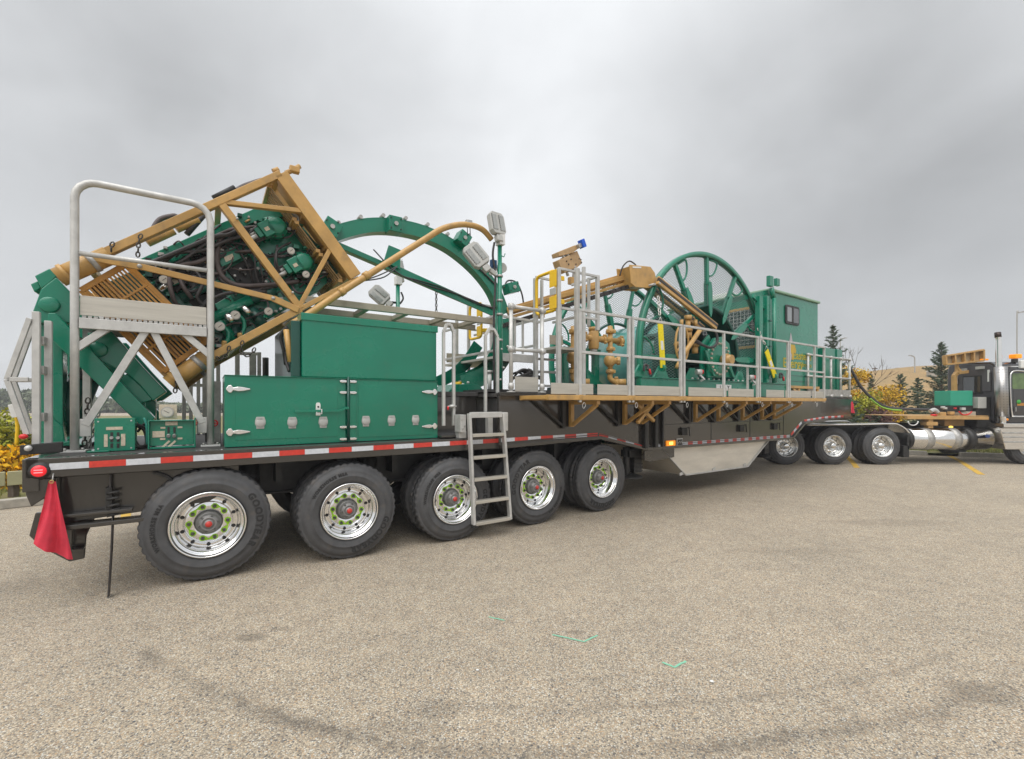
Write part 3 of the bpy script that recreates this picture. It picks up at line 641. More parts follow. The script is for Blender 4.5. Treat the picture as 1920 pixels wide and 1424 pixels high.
# aluminium standing platform
WP = thing('standing_platform', 'tall aluminium standing platform with round hand rail and braced legs at the rear corner', 'platform', (-1.0, .5, DZ))
for u in (-1.0, 0.02):
    mb = MB(); mb.box((u-.085, .43, DZ-.002), (u+.085, .60, DZ+.018)); part('base_plate', mb, ALU, WP, .004)
    for b in ((u-.06, .46), (u+.06, .46)):
        mb = MB(); mb.cyl((b[0], b[1], DZ+.018), (b[0], b[1], DZ+.04), .012, 6); part('bolt', mb, STEEL, WP)
rail = [(-1.0, .5, DZ+.02), (-1.0, .5, 2.42), (-1.0, .5, 3.50)]+[(-1.0+.16*(1-cos(a)), .5, 3.56+.16*sin(a)) for a in [radians(x) for x in (0, 20, 40, 60, 75, 90)]]+[(.02-.16*(1-cos(a)), .5, 3.56+.16*sin(a)) for a in [radians(x) for x in (90, 70, 50, 30, 0)]]+[(.02, .5, 2.42), (.02, .5, DZ+.02)]
mb = MB(); mb.tube(rail, .032, 14); part('hand_rail', mb, ALU, WP)
mb = MB(); mb.tube([(-.97, .5, 3.06), (-.01, .5, 3.06)], .022, 12); part('mid_rail', mb, ALU, WP)
mb = MB(); mb.box((-.965, .50, 2.502), (-.015, .507, 2.68)); part('kick_plate', mb, ALUP, WP, .002)
for w in (.5, 1.02):
    mb = MB(); mb.box((-.968, w-.03, 2.38), (-.012, w+.02, 2.475)); part('floor_beam', mb, ALU, WP, .004)
for u in (-.93, -.45, -.05):
    mb = MB(); mb.box((u-.025, .525, 2.41), (u+.025, .985, 2.46)); part('floor_joist', mb, ALU, WP, .003)
for i in range(24):
    mb = MB(); u = -.95+i*.0395
    mb.box((u, .49, 2.478), (u+.028, 1.03, 2.498)); part('grating_bar', mb, STEEL, WP)
for u in (-1.0, .02):
    mb = MB(); mb.box((u-.03, .99, DZ), (u+.03, 1.05, 2.475)); part('rear_leg', mb, ALU, WP, .004)
    mb = MB(); mb.bar((u, .53, 2.30), (u, .97, 2.30), .03, .03, (1, 0, 0)); part('cross_tie', mb, ALU, WP)
for a, b in (((-.99, 2.20), (-.78, 2.40)), ((.01, 2.20), (-.20, 2.40)), ((-.50, 2.40), (-.93, 1.50)), ((-.44, 2.40), (-.05, 1.50))):
    mb = MB(); mb.bar((a[0], .52, a[1]), (b[0], .52, b[1]), .05, .062); part('brace', mb, ALU, WP, .004)
for s_ in (-1, 1):
    mb = MB(); u = -.93 if s_ < 0 else -.05
    mb.box((u-.04, .50, 1.40), (u+.04, .56, 1.56)); part('brace_foot', mb, ALU, WP, .004)
# folded aluminium stair frame standing on the very corner
SF = thing('folded_stair_frame', 'folded triangular aluminium truss frame standing at the rearmost corner beside the green tilt mast', 'frame', (-1.2, .3, DZ))
for u, w, z1 in ((-1.20, .30, 2.47), (-1.16, .46, 2.42)):
    mb = MB(); mb.box((u-.024, w-.024, DZ+.05), (u+.024, w+.024, z1)); part('upright', mb, ALU, SF, .004)
for w in (.28, .42):
    a, b, c_ = P(15, 712, .3), P(57, 598, .3), P(52, 815, .3)
    for p, q in ((a, b), (a, c_), (a, (P(55, 712, .3)))):
        mb = MB(); mb.bar((p[0], w, p[2]), (q[0], w, q[2]), .035, .035); part('truss_tube', mb, ALU, SF, .003)
for z in (1.55, 1.95, 2.2):
    mb = MB(); mb.box((-1.2, .33, z), (-1.16, .45, z+.07)); part('hinge_plate', mb, STEEL, SF, .004)
mb = MB(); mb.tube([P(18, 790, .35), P(32, 770, .35)], .001, 4); mb = MB(); mb.prism(UZ([(14, 760), (26, 757), (34, 782), (22, 784)], .45), .45, .47); part('warning_plate', mb, WHITE, SF, .003)
mb = MB(); mb.tube(subdiv([P(31, 782, .5), P(33, 800, .5), P(31, 835, .5)], 4), .014, 8); part('grab_bar', mb, YEL, SF)
mb = MB(); mb.prism([(-1.27, 1.28), (-1.27, 1.36), (-1.02, 1.38), (-1.02, 1.29)], .18, .22); part('hinge_bracket', mb, FLAT, SF, .006)
mb = MB(); mb.lathe([(.001, -.02), (.022, -.018), (.024, 0)], (-1.22, .18, 1.335), 'y', 16); part('hinge_bolt', mb, ALU, SF)
mb = MB(); mb.sphere(P(44, 819, .25), .022, 10, (1.3, 1, 1)); part('lock_knob', mb, RED, SF)
# red warning flags
def flag_mb(top, w, pts, th=.004, fold=.02):
    rows = 26; cols = 28; mb = MB(); vs = []
    for i in range(rows+1):
        t = i/rows
        l = Vector(pts[0]).lerp(Vector(pts[1]), t); r = Vector(pts[2]).lerp(Vector(pts[3]), t)
        for j in range(cols+1):
            s_ = j/cols; p = l.lerp(r, s_); off = fold*(.25+t)*sin(s_*11+t*1.6)+.02*sin(s_*4+t*5)*t+.008*sin(s_*23+t*9)*t
            vs.append((p.x, w+off, p.y-(.015*sin(s_*pi)*t)))
    fs = [(i*(cols+1)+j, i*(cols+1)+j+1, (i+1)*(cols+1)+j+1, (i+1)*(cols+1)+j) for i in range(rows) for j in range(cols)]
    mb._add(vs, fs, True); return mb
FL = thing('warning_flag', 'large red cloth warning flag hanging from the rear corner below the tail lamp', 'flag', (-1.04, -.03, 1.09), group='red flags on the trailer corners')
a, b, c_, d = [UZ([p], -.03)[0] for p in ((91, 903), (62, 1020), (105, 903), (136, 1050))]
part('cloth', flag_mb(None, -.03, (a, b, c_, d)), FLAG, FL)
p = P(98, 903, -.03); mb = MB(); mb.tube([(p[0]+.012*cos(t), -.05, p[2]+.012*sin(t)) for t in [2*pi*i/10 for i in range(10)]], .004, 5, closed=True); part('grommet', mb, mat('brass', (.55, .4, .15), .35, metal=.7), FL)
mb = MB(); mb.tube([p, (p[0], -.0, p[2]+.06)], .005, 6); part('tie', mb, STEEL, FL)
FL2 = thing('warning_flag', 'small red warning flag on the front corner of the trailer beside the yellow bushes', 'flag', P(1598, 755, .2), group='red flags on the trailer corners')
a, b, c_, d = [UZ([p], .2)[0] for p in ((1594, 756), (1590, 772), (1598, 753), (1603, 775))]
part('cloth', flag_mb(None, .2, (a, b, c_, d)), FLAG, FL2)
# control boxes
def plates(par, lst, w, m, name='label_plate'):
    for x0, y0, x1, y1 in lst:
        a, b = P(x0, y0, w), P(x1, y1, w); mb = MB(); mb.box((a[0], w-.004, b[2]), (b[0], w-.0005, a[2])); part(name, mb, m, par)
B1 = thing('control_box', 'small green control box with two lever slots, square face, beside the platform post', 'control box', (-.85, .40, DZ), group='green hydraulic control boxes on the rear deck')
a, b = P(178, 786, .4), P(252, 846, .4)
mb = MB(); mb.box((a[0], .41, DZ+.002), (b[0], .60, a[2])); part('body', mb, GREEN, B1, .006)
mb = MB(); mb.box((a[0]-.004, .398, DZ+.002), (b[0]+.004, .4085, a[2]+.006)); part('front_panel', mb, GREEN, B1, .003)
mb = MB(); mb.box((a[0]-.05, .36, DZ), (a[0]+.1, .62, DZ+.012)); part('foot', mb, GREEN, B1, .003)
plates(B1, [(199, 801, 230, 806), (195, 815, 202, 838), (227, 814, 235, 836)], .397, PLATE)
plates(B1, [(207, 811, 212, 820), (207, 823, 212, 829), (207, 832, 212, 840), (219, 811, 224, 820), (219, 823, 224, 829), (219, 832, 224, 840)], .397, FLAT, 'slot')
for x in (209.5, 221.5):
    p = P(x, 821, .397); mb = MB(); mb.cyl((p[0], .397, p[2]), (p[0], .375, p[2]), .014, 10); part('lever_knob', mb, STEEL, B1)
for x, y in ((184, 791), (246, 789), (184, 842), (246, 840)):
    p = P(x, y, .397); mb = MB(); disc(mb, (p[0], .396, p[2]), .007, n=8); part('screw', mb, ALU, B1)
B2 = thing('control_box', 'wider green control box with framed panel, diagonal labels and a gauge standing above it', 'control box', (-.5, .40, DZ), group='green hydraulic control boxes on the rear deck')
a, b = P(280, 789, .4), P(364, 842, .4)
mb = MB(); mb.box((a[0], .44, DZ+.03), (b[0], .60, a[2]-.008)); part('body', mb, GREEN, B2, .005)
mb = MB()
mb.box((a[0]-.012, .395, DZ+.002), (a[0], .60, a[2])); mb.box((b[0], .395, DZ+.002), (b[0]+.012, .60, a[2]+.02)); mb.box((a[0], .395, a[2]-.008), (b[0], .60, a[2])); mb.box((a[0], .41, DZ+.002), (b[0], .60, DZ+.02))
parts('frame_edge', mb, GREEN, B2, .003)
plates(B2, [(310, 791, 333, 797.5), (286, 809, 309, 820), (301, 801, 310, 804), (333, 800, 342, 803), (300, 822, 310, 825), (333, 821, 342, 824)], .437, PLATE)
plates(B2, [(314, 801, 318, 812), (314, 814, 318, 822), (325, 801, 329, 812), (325, 814, 329, 822)], .437, FLAT, 'slot')
for x in (311, 322):
    p, q = P(x-7, 840-.5, .437), P(x+7, 827, .437); mb = MB(); mb.bar((p[0], .434, p[2]), (q[0], .434, q[2]), .004, .018); part('label_plate', mb, PLATE, B2)
for x in (316, 327):
    p = P(x, 816, .437); mb = MB(); mb.cyl((p[0], .437, p[2]), (p[0], .41, p[2]-.01), .015, 10); part('lever_knob', mb, STEEL, B2)
GP = thing('pressure_gauge', 'square beige panel with a round pressure gauge standing behind the wider green control box', 'gauge', P(315, 788, .5))
a, b = P(298, 759, .5), P(332, 785, .5); mb = MB(); mb.box((a[0], .5, b[2]), (b[0], .52, a[2])); part('panel', mb, PLATE, GP, .004)
def gauge(par, p, r, ax=(0, -1, 0)):
    ax = Vector(ax).normalized(); p = Vector(p)
    for nm, rr, d, m in (('bezel', r, .03, STEEL), ('dial', r*.82, .033, DIAL)):
        mb = MB(); mb.cyl(p, p+ax*d, rr, 20); part(nm, mb, m, par)
    mb = MB(); s_ = ax.cross(Vector((0,0,1))).normalized(); mb.bar(p+ax*.0345-s_*r*.3-Vector((0,0,r*.2)), p+ax*.0345+s_*r*.5+Vector((0,0,r*.3)), .001, r*.09, ax); part('needle', mb, FLAT, par)
gauge(GP, (P(314, 773, .5)), .052)
# clutter around the boxes: fittings, hoses and chain bundles
def hose(pts, r, m, label, group=None, name='hydraulic_hose'):
    mb = MB(); mb.tube(subdiv(pts, 6), r, 8); return solo(name, mb, m, label, 'hose', tuple(pts[0]), 'T', group)
hose([(-.60, .62, 1.50), (-.52, .66, 1.44), (-.50, .64, 1.30), (-.56, .60, 1.275), (-.60, .64, 1.34)], .022, RUB, 'thick black hose looped between the two green control boxes', 'hoses lying around the control boxes')
hose([(-.58, .70, 1.42), (-.52, .66, 1.50), (-.47, .62, 1.47), (-.475, .60, 1.30)], .012, RUB, 'thin black hose dropping beside the framed control box', 'hoses lying around the control boxes')
hose([(-.52, .58, 1.56), (-.50, .57, 1.48), (-.495, .56, 1.30)], .010, mat('teal_hose', (.05, .33, .26), .5), 'teal hose standing upright between the two green control boxes', 'hoses lying around the control boxes')
hose([(-.07, .64, 1.55), (-.02, .62, 1.45), (-.01, .62, 1.30)], .016, RUB, 'black hose on the right side of the framed control box', 'hoses lying around the control boxes')
for (x, y), l in (((365, 792), 'red valve handle right of the framed control box'), ((402, 794), 'red valve handle left of the green tool locker')):
    p = P(x, y, .75); mb = MB(); mb.tube([(p[0]+.03*cos(t), p[1], p[2]+.03*sin(t)) for t in [2*pi*i/12 for i in range(12)]], .008, 6, closed=True); mb.cyl(p, (p[0], p[1]+.05, p[2]), .01, 8); mb.box((p[0]-.03, p[1]-.004, p[2]-.005), (p[0]+.03, p[1]+.004, p[2]+.005))
    solo('red_valve', mb, RED, l, 'valve', tuple(p), group='red valve handles')
mb = chain_mb([(-.93, .62, 1.75), (-.95, .66, 1.5), (-.97, .70, 1.28)], .05, .007); solo('hanging_chain', mb, CHAIN, 'dark steel chain hanging beside the left platform post above the deck', 'chain', (-.93, .62, 1.75), group='loose chains on the rear')
mb = chain_mb([(-.86, .72, 1.72), (-.90, .74, 1.5), (-.96, .76, 1.28)], .05, .007); solo('hanging_chain', mb, STEEL, 'brighter chain slanting down behind the left platform post', 'chain', (-.86, .72, 1.72), group='loose chains on the rear')

# green tool locker with socket outlets
TL = thing('tool_locker', 'long low green metal locker with two doors, wing hinges and six grey socket outlets', 'locker', (.14, .2, DZ))
u0, u1, us = .135, 2.41, 1.30; zt = 1.978
mb = MB(); mb.box((u0, .225, DZ+.004), (u1, .95, zt-.004)); part('body', mb, GREEN, TL, .006)
mb = MB(); mb.box((u0-.002, .204, DZ+.004), (us-.012, .2235, zt)); part('door', mb, GREEN, TL, .004)
mb = MB(); mb.box((us+.012, .204, DZ+.004), (u1+.002, .2235, zt)); part('door', mb, GREEN, TL, .004)
# pressed panels
mb = MB(); mb.box((u0+.09, .200, DZ+.07), (us-.1, .2035, zt-.07)); part('door_panel', mb, GREEN, TL, .003)
mb = MB(); mb.box((us+.13, .200, DZ+.05), (u1-.08, .2035, zt-.07)); part('door_panel', mb, GREEN, TL, .003)
mb = MB(); mb.box((u0-.004, .19, zt), (u1+.004, .95, zt+.006)); part('lid', mb, GREEN, TL, .002)
mb = MB(); mb.cyl((us+.012, .185, DZ+.02), (us+.012, .185, zt+.02), .014, 10); part('lock_bar', mb, DGREEN, TL)
mb = MB(); mb.box((us+.03, .193, DZ+.03), (us+.10, .2005, zt-.01)); part('cover_strip', mb, GREEN, TL, .003)
a = P(597, 771, .18); b = P(552, 771, .18)
mb = MB(); mb.bar((b[0], .17, a[2]), (us-.08, .17, a[2]), .012, .026); mb.bar((us-.08, .17, a[2]), (us-.02, .17, a[2]+.03), .012, .026); mb.bar((us-.02, .17, a[2]+.03), (us+.02, .178, a[2]+.03), .012, .03); parts('lock_handle', mb, GREEN, TL, .003)
mb = MB(); mb.prism([(a[0]-.024, a[2]-.05), (a[0]+.024, a[2]-.05), (a[0]+.024, a[2]+.07), (a[0]+.015, a[2]+.09), (a[0]-.015, a[2]+.09), (a[0]-.024, a[2]+.07)], .186, .1995); part('hasp', mb, WHITE, TL, .003)
mb = MB(); mb.tube([(a[0]+.03, .16, a[2]+.02), (a[0]+.03, .15, a[2]-.03), (a[0]-.02, .15, a[2]-.035), (a[0]-.02, .17, a[2]-.01)], .006, 6); part('hasp_loop', mb, ALU, TL)
mb = MB(); disc(mb, (a[0], .185, a[2]+.045), .01); part('keyhole', mb, FLAT, TL)
def hinge(u, z, s_):
    mb = MB(); y = .192
    pr = [(a_*.82, b_*.8) for a_, b_ in [(0, .045), (.03*s_, .050), (.05*s_, .018), (.10*s_, .030), (.15*s_, .026), (.23*s_, .008), (.23*s_, -.008), (.15*s_, -.026), (.10*s_, -.030), (.05*s_, -.018), (.03*s_, -.050), (0, -.045), (-.025*s_, -.01), (-.025*s_, .01)]]
    mb.prism([(u+a_, z+b_) for a_, b_ in pr], .180, .1975); part('hinge', mb, STAIN, TL, .006)
for z in (1.415, 1.845): hinge(u0+.03, z, 1); hinge(u1-.03, z, -1)
for z in (zt-.03, zt-.155, 1.435, 1.30):
    for s_ in (-1, 1):
        mb = MB(); mb.prism([(us+.012+s_*(.018+a_), z+b_) for a_, b_ in ((0, .013), (.05, .016), (.075, .008), (.075, -.008), (.05, -.016), (0, -.013))], .178, .1955); part('bar_clamp', mb, STAIN, TL, .005)
for x, y in ((488, 793), (548, 793), (606, 792), (686, 790), (734, 789), (779, 788)):
    p = P(x, y, .2); mb = MB(); mb.prism([(p[0]-.036, p[2]-.062), (p[0]+.036, p[2]-.062), (p[0]+.036, p[2]-.035), (p[0]+.048, p[2]-.015), (p[0]+.048, p[2]+.02), (p[0]+.036, p[2]+.060), (p[0]-.036, p[2]+.060), (p[0]-.048, p[2]+.02), (p[0]-.048, p[2]-.015), (p[0]-.036, p[2]-.035)], .192, .1995); so = part('socket_outlet', mb, GREY, TL, .004)
    mb = MB(); mb.lathe([(.001, -.009), (.038, -.009), (.042, -.006), (.043, 0)], (p[0], .192, p[2]-.004), 'y', 20); part('socket_cap', mb, GREY, so)
    mb = MB(); mb.box((p[0]-.02, .182, p[2]+.032), (p[0]+.02, .186, p[2]+.044)); part('socket_hinge', mb, STEEL, so)
# things behind the locker's rear end: grey cabinet edge
mb = MB(); mb.box((.02, .98, DZ), (.12, 1.5, 1.95)); solo('grey_cabinet', mb, STEEL, 'narrow grey metal cabinet behind the left end of the green locker', 'cabinet', (.02, .98, DZ), bev=.006)
# tall green tank on top
TK = thing('storage_tank', 'tall plain green storage tank with folded top rim above the right part of the locker', 'tank', (.83, .22, 1.985))
a = P(567, 600, .22)[0]
mb = MB(); mb.box((a, .23, 1.987), (2.41, 1.75, 2.64)); part('body', mb, GREEN, TK, .01)
mb = MB(); mb.box((a-.012, .218, 2.60), (2.425, 1.76, 2.68)); part('top_rim', mb, GREEN, TK, .006)
mb = MB(); mb.box((a-.10, .30, 1.987), (a-.004, 1.70, 2.60)); part('end_channel', mb, DGREEN, TK, .01)  # dark green colour carries the shadow on the tank's end
hs = [[(a-.11, .5, 2.55), (a-.16, .6, 2.45), (a-.13, .62, 2.3), (a-.10, .7, 2.15)], [(a-.10, .4, 2.35), (a-.13, .45, 2.2), (a-.10, .4, 2.05)]]
for h_ in hs: mb = MB(); mb.tube(subdiv(h_, 5), .02, 8); part('drain_hose', mb, RUB, TK)
mb = MB(); mb.tube([(a-.14, .35, 2.50), (a-.10, .34, 2.15)], .03, 10); part('side_pipe', mb, GOLD, TK)

# ladder, step bracket and the two grab hoops
LD = thing('boarding_ladder', 'aluminium boarding ladder with five flat rungs hanging outside the third and fourth wheels', 'ladder', (2.95, -.1, .2))
tl, tr, bl, br_ = (2.70, 1.575), (3.19, 1.575), (2.765, .18), (3.31, .175)
for t_, b_ in ((tl, bl), (tr, br_)):
    mb = MB(); mb.bar((t_[0], -.10, t_[1]), (b_[0], -.10, b_[1]), .07, .034); part('stile', mb, ALU, LD, .006)
mb = MB(); mb.box((tl[0]+.017, -.13, 1.52), (tr[0]-.017, -.07, 1.592)); part('top_bar', mb, ALU, LD, .006)
for i, z in enumerate((1.30, 1.02, .745, .46, .19)):
    f = (1.575-z)/1.39; a, b = tl[0]+(bl[0]-tl[0])*f+.018, tr[0]+(br_[0]-tr[0])*f-.018
    mb = MB(); mb.box((a, -.14, z-.02), (b, -.06, z+.02)); part('rung', mb, ALUP, LD, .004)
mb = MB(); mb.box((2.60, -.06, 1.34), (2.68, .10, 1.56)); part('bracket', mb, ALU, LD, .006)
mb = MB(); mb.box((3.215, -.09, 1.34), (3.29, .06, 1.585)); part('bracket', mb, ALU, LD, .01)
mb = MB(); mb.box((2.62, .01, 1.263), (2.72, .12, 1.35)); part('bracket_foot', mb, ALU, LD, .004)
mb = MB(); mb.box((3.05, .02, 1.263), (3.12, .10, 1.55)); part('bracket', mb, ALU, LD, .004)
for u, z in ((2.62, 1.5), (2.66, 1.42), (2.63, 1.385), (3.24, 1.46), (3.25, 1.39)):
    mb = MB(); mb.cyl((u, -.075, z), (u, -.055, z), .013, 6); part('bolt', mb, STEEL, LD)
def hoop(u0, u1, zb, zt, w, label):
    t = thing('grab_hoop', label, 'hand rail', (u0, w, zb), group='grab hoops beside the ladder')
    r = .06; pts = [(u0, w, zb), (u0, w, zt-r*1.6), (u0+(u1-u0)*.30, w, zt), (u1-(u1-u0)*.30, w, zt), (u1, w, zt-r*1.6), (u1, w, zb)]
    mb = MB()
    for a, b in zip(pts, pts[1:]): mb.bar(a, Vector(b)+(Vector(b)-Vector(a)).normalized()*.0, .036, .036)
    parts('hoop_tube', mb, ALU, t, .004); return t
h1 = hoop(2.46, 2.60, 1.42, 2.70, .13, 'aluminium grab hoop beside the right end of the green locker')
mb = MB(); mb.tube([(2.50, .09, 1.665), (2.62, .09, 1.665)], .008, 6); mb.cyl((2.58, .13, 1.645), (2.58, .13, 1.685), .032, 12); parts('pin_lock', mb, ALU, h1)
mb = MB(); mb.cyl((2.50, .085, 1.665), (2.50, .085, 1.62), .012, 8); part('pin_grip', mb, RED, h1)
hoop(3.07, 3.26, 1.59, 2.70, .13, 'aluminium grab hoop directly above the ladder beside the green lamp mast')
# dark cross step and raised frame behind the ladder
mb = MB(); mb.box((2.42, .5, 1.262), (3.14, .55, 1.80)); mb.box((2.42, .10, 1.27), (3.14, .50, 1.30)); solo('step_box', mb, BLACK, 'glossy black riser with a low tread behind the ladder top', 'step', (2.42, .10, DZ), bev=.006)
mb = MB(); mb.box((2.40, .46, 1.80), (3.14, .50, 1.86)); mb.box((2.40, .50, 1.82), (3.14, WID-.4, 1.855)); solo('raised_floor', mb, DECK, 'dark raised floor edge between the green locker and the tall side panel', 'floor', (2.40, .46, 1.80), bev=.004)

# ================================================================== tilt mast (green)
TM = thing('tilt_mast', 'green steel tilting mast with diagonal box arms and hydraulic rams at the trailer rear', 'mast', (-1.2, .9, DZ))
def plate(name, pts, w0, w1, m, par, bev=.008, ww=None):
    mb = MB(); mb.prism(UZ(pts, w0 if ww is None else ww), w0, w1); return part(name, mb, m, par, bev)
for k, w in enumerate((.86, 1.86)):
    q = .86
    plate('head_plate', [(60, 605), (59, 590), (77, 542), (92, 530), (105, 520), (160, 578), (172, 606)], w, w+.14, GREEN, TM, ww=q)
    plate('head_block', [(64, 517), (92, 503), (106, 518), (92, 531), (77, 541)], w+.01, w+.30, GREEN, TM, ww=q)
    plate('hinge_plate', [(163, 624), (209, 622), (269, 690), (312, 735), (287, 752), (262, 722), (240, 702), (178, 672)], w, w+.14, GREEN, TM, ww=q)
    plate('diagonal_arm', [(92, 588), (106, 588), (291, 784), (272, 806), (91, 630)], w-.14, w-.005, GREEN, TM, ww=q-.1)
    plate('lever_arm', [(237, 700), (262, 722), (287, 750), (262, 757), (216, 720)], w+.02, w+.26, GREEN, TM, ww=q)
    for x, y in ((93, 572), (184, 656)):
        p = P(x, y, q); mb = MB(); mb.lathe([(.001, -.022), (.062, -.022), (.072, -.016), (.076, 0)], (p[0], w, p[2]), 'y', 28); part('pivot_cap', mb, GREEN, TM)
plate('end_stop', [(57, 533), (70, 527), (77, 540), (64, 548)], 1.0, 1.3, GREEN, TM)
for x0, x1 in ((74, 92), (98, 118)):
    a, b = P(x0, 602, .95)[0], P(x1, 602, .95)[0]
    mb = MB(); mb.box((a, .95, DZ+.05), (b, 1.12, 2.48)); part('column', mb, GREEN, TM, .008)
    mb = MB(); mb.box((a, 1.75, DZ+.05), (b, 1.92, 2.48)); part('column', mb, GREEN, TM, .008)
for w in (.99, 1.5):
    p = P(95, 700, .95); mb = MB(); mb.cyl((p[0], w, DZ+.2), (p[0], w, 2.3), .016, 10); part('guide_rod', mb, STAIN, TM)
a, b = P(78, 832, .9), P(135, 832, .9)
mb = MB(); mb.prism([(a[0], 1.30), (a[0], 1.34), (b[0], 1.34), (b[0]+.1, 1.30)], .8, 2.0); part('base_plate', mb, GREEN, TM, .006)
mb = MB(); mb.box((a[0]-.02, .84, DZ), (b[0]+.06, 1.96, 1.299)); part('base_skid', mb, DECK, TM, .006)
plate('base_gusset', [(93, 780), (118, 800), (122, 830), (93, 832)], .93, .97, GREEN, TM)
for w in (1.15, 1.62):
    p, q = Vector(P(108, 815, 1.15)), Vector(P(168, 668, 1.15)); d = q-p
    p.y = q.y = w
    mb = MB(); mb.cyl(p, p+d*.72, .085, 24); part('ram_cylinder', mb, DGREEN, TM)
    mb = MB(); mb.cyl(p+d*.72, p+d*1.08, .05, 16); part('ram_rod', mb, STAIN, TM)
    mb = MB(); mb.cyl(p+d*.70, p+d*.75, .095, 24); part('ram_gland', mb, FLAT, TM)
mb = MB(); mb.tube([P(205, 735, 1.0), P(262, 790, 1.0), P(300, 822, 1.0)], .008, 6); part('stay_cable', mb, RUB, TM)
# second column behind, foot of mast on the right
a, b = P(272, 760, 1.2)[0], P(292, 760, 1.2)[0]
mb = MB(); mb.box((a, 1.2, DZ), (b, 1.32, 1.85)); part('rest_post', mb, GREEN, TM, .008)

def inside(x, y, poly):
    c = False; n = len(poly)
    for i in range(n):
        x1, y1 = poly[i]; x2, y2 = poly[i-1]
        if (y1 > y) != (y2 > y) and x < (x2-x1)*(y-y1)/(y2-y1)+x1: c = not c
    return c
# ================================================================== injector head in its gold cage
IN = thing('injector_head', 'tilted green injector head full of hoses and gauges inside a gold steel cage', 'injector', P(400, 620, .7))
WN, WF = .68, 2.02
E_, A_, D_, C_, B_, F_ = [P(*q, WN) for q in ((160, 492), (410, 377), (526, 328), (666, 520), (563, 580), (325, 708))]
def both(name, p, q, a, b, m=GOLD, bev=.006):
    for w in (WN, WF):
        mb = MB(); mb.bar((p[0], w, p[2]), (q[0], w, q[2]), a, b); part(name, mb, m, IN, bev)
both('upper_beam', E_, D_, .09, .075); both('lower_beam', F_, B_, .09, .08); both('lower_beam', B_, P(672, 523, WN), .07, .055)
d1 = (Vector(B_)-Vector(A_)); 
both('cage_bar', A_, B_, .08, .075)
G1, G2 = P(575, 398, WN), P(622, 462, WN)
both('cage_strut', Vector(A_)+Vector((.02, -.004, -.01)), G1, .07, .05); both('cage_strut', Vector(B_)+Vector((-.01, -.004, .03)), G2, .07, .05)
both('end_beam', D_, C_, .09, .15)
for t in (.16, .84):                                # slotted joints in the cage bar
    c0 = Vector(A_)+d1*t; dd = d1.normalized(); mb = MB(); mb.bar(c0-dd*.04, c0+dd*.04, .085, .06); part('joint_sleeve', mb, GOLD, IN, .004)
    mb = MB(); pc = c0+Vector((.04, -.05, .0)); mb.lathe([(.001, -.02), (.012, -.018), (.014, 0)], pc, 'y', 8); part('joint_pin', mb, STEEL, IN)
# end panel between the two end beams: framed perforated plate
AX0 = (Vector(D_)-Vector(A_)).normalized()
dn = (Vector(C_)-Vector(D_)); nrm = Vector((dn.z, 0, -dn.x)).normalized()
for t0, t1 in ((.02, .36), (.38, .66), (.68, .97)):
    p, q = Vector(D_)+dn*t0, Vector(D_)+dn*t1
    for w0, w1 in ((.75, 1.02), (1.70, 1.95)):
        mb = MB(); mb.bar((p.x-.02, (w0+w1)/2, p.z), (q.x-.02, (w0+w1)/2, q.z), w1-w0, .012); part('end_panel', mb, GOLD, IN, .002)
    for j in range(13):
        w = 1.05+j*.05; mb = MB(); mb.bar((p.x-.02, w, p.z), (q.x-.02, w, q.z), .014, .014); part('grating_bar', mb, GOLD, IN)
BR = mat('brown_mesh_panel', (.30, .19, .075), .5, var=.3, vscale=10, dirt=.4)
for t0, t1 in ((.03, .34), (.37, .65), (.69, .96)):
    p, q = Vector(D_)+dn*t0-AX0*.16, Vector(D_)+dn*t1-AX0*.16
    for j in range(16):
        w = .76+j*.075; mb = MB(); mb.bar((p.x, w, p.z), (q.x, w, q.z), .03, .012); part('guard_bar', mb, BR, IN)
    for s_ in (0, 1): c_0 = p if s_ == 0 else q; mb = MB(); mb.bar((c_0.x, .74, c_0.z), (c_0.x, 1.92, c_0.z), .05, .04, (1, 0, 0)); part('guard_frame', mb, GOLD, IN, .003)
for t in (.0, .36, .67, .98):
    p = Vector(D_)+dn*t; mb = MB(); mb.bar((p.x-.03, WN+.05, p.z), (p.x-.03, WF-.05, p.z), .06, .06, (1, 0, 0)); part('cross_beam', mb, GOLD, IN, .005)
for p in (A_, E_, F_, B_):
    mb = MB(); mb.bar((p[0], WN+.05, p[2]), (p[0], WF-.05, p[2]), .06, .06, (1, 0, 0)); part('cross_beam', mb, GOLD, IN, .005)
# link bar from the left collar to the lower corner
LA = [P(*q, WN-.05) for q in ((168, 482), (262, 500), (512, 560), (560, 582))]
for k, (p, q) in enumerate(zip(LA, LA[1:])):
    mb = MB(); mb.bar(p, q, .03, .07 if k != 1 else .06); part('link_bar', mb, GOLD, IN, .005)
for p in (LA[1], LA[2]):
    mb = MB(); mb.lathe([(.001, -.03), (.016, -.028), (.022, -.016), (.022, 0)], p, 'y', 12); part('link_bolt', mb, STEEL, IN)
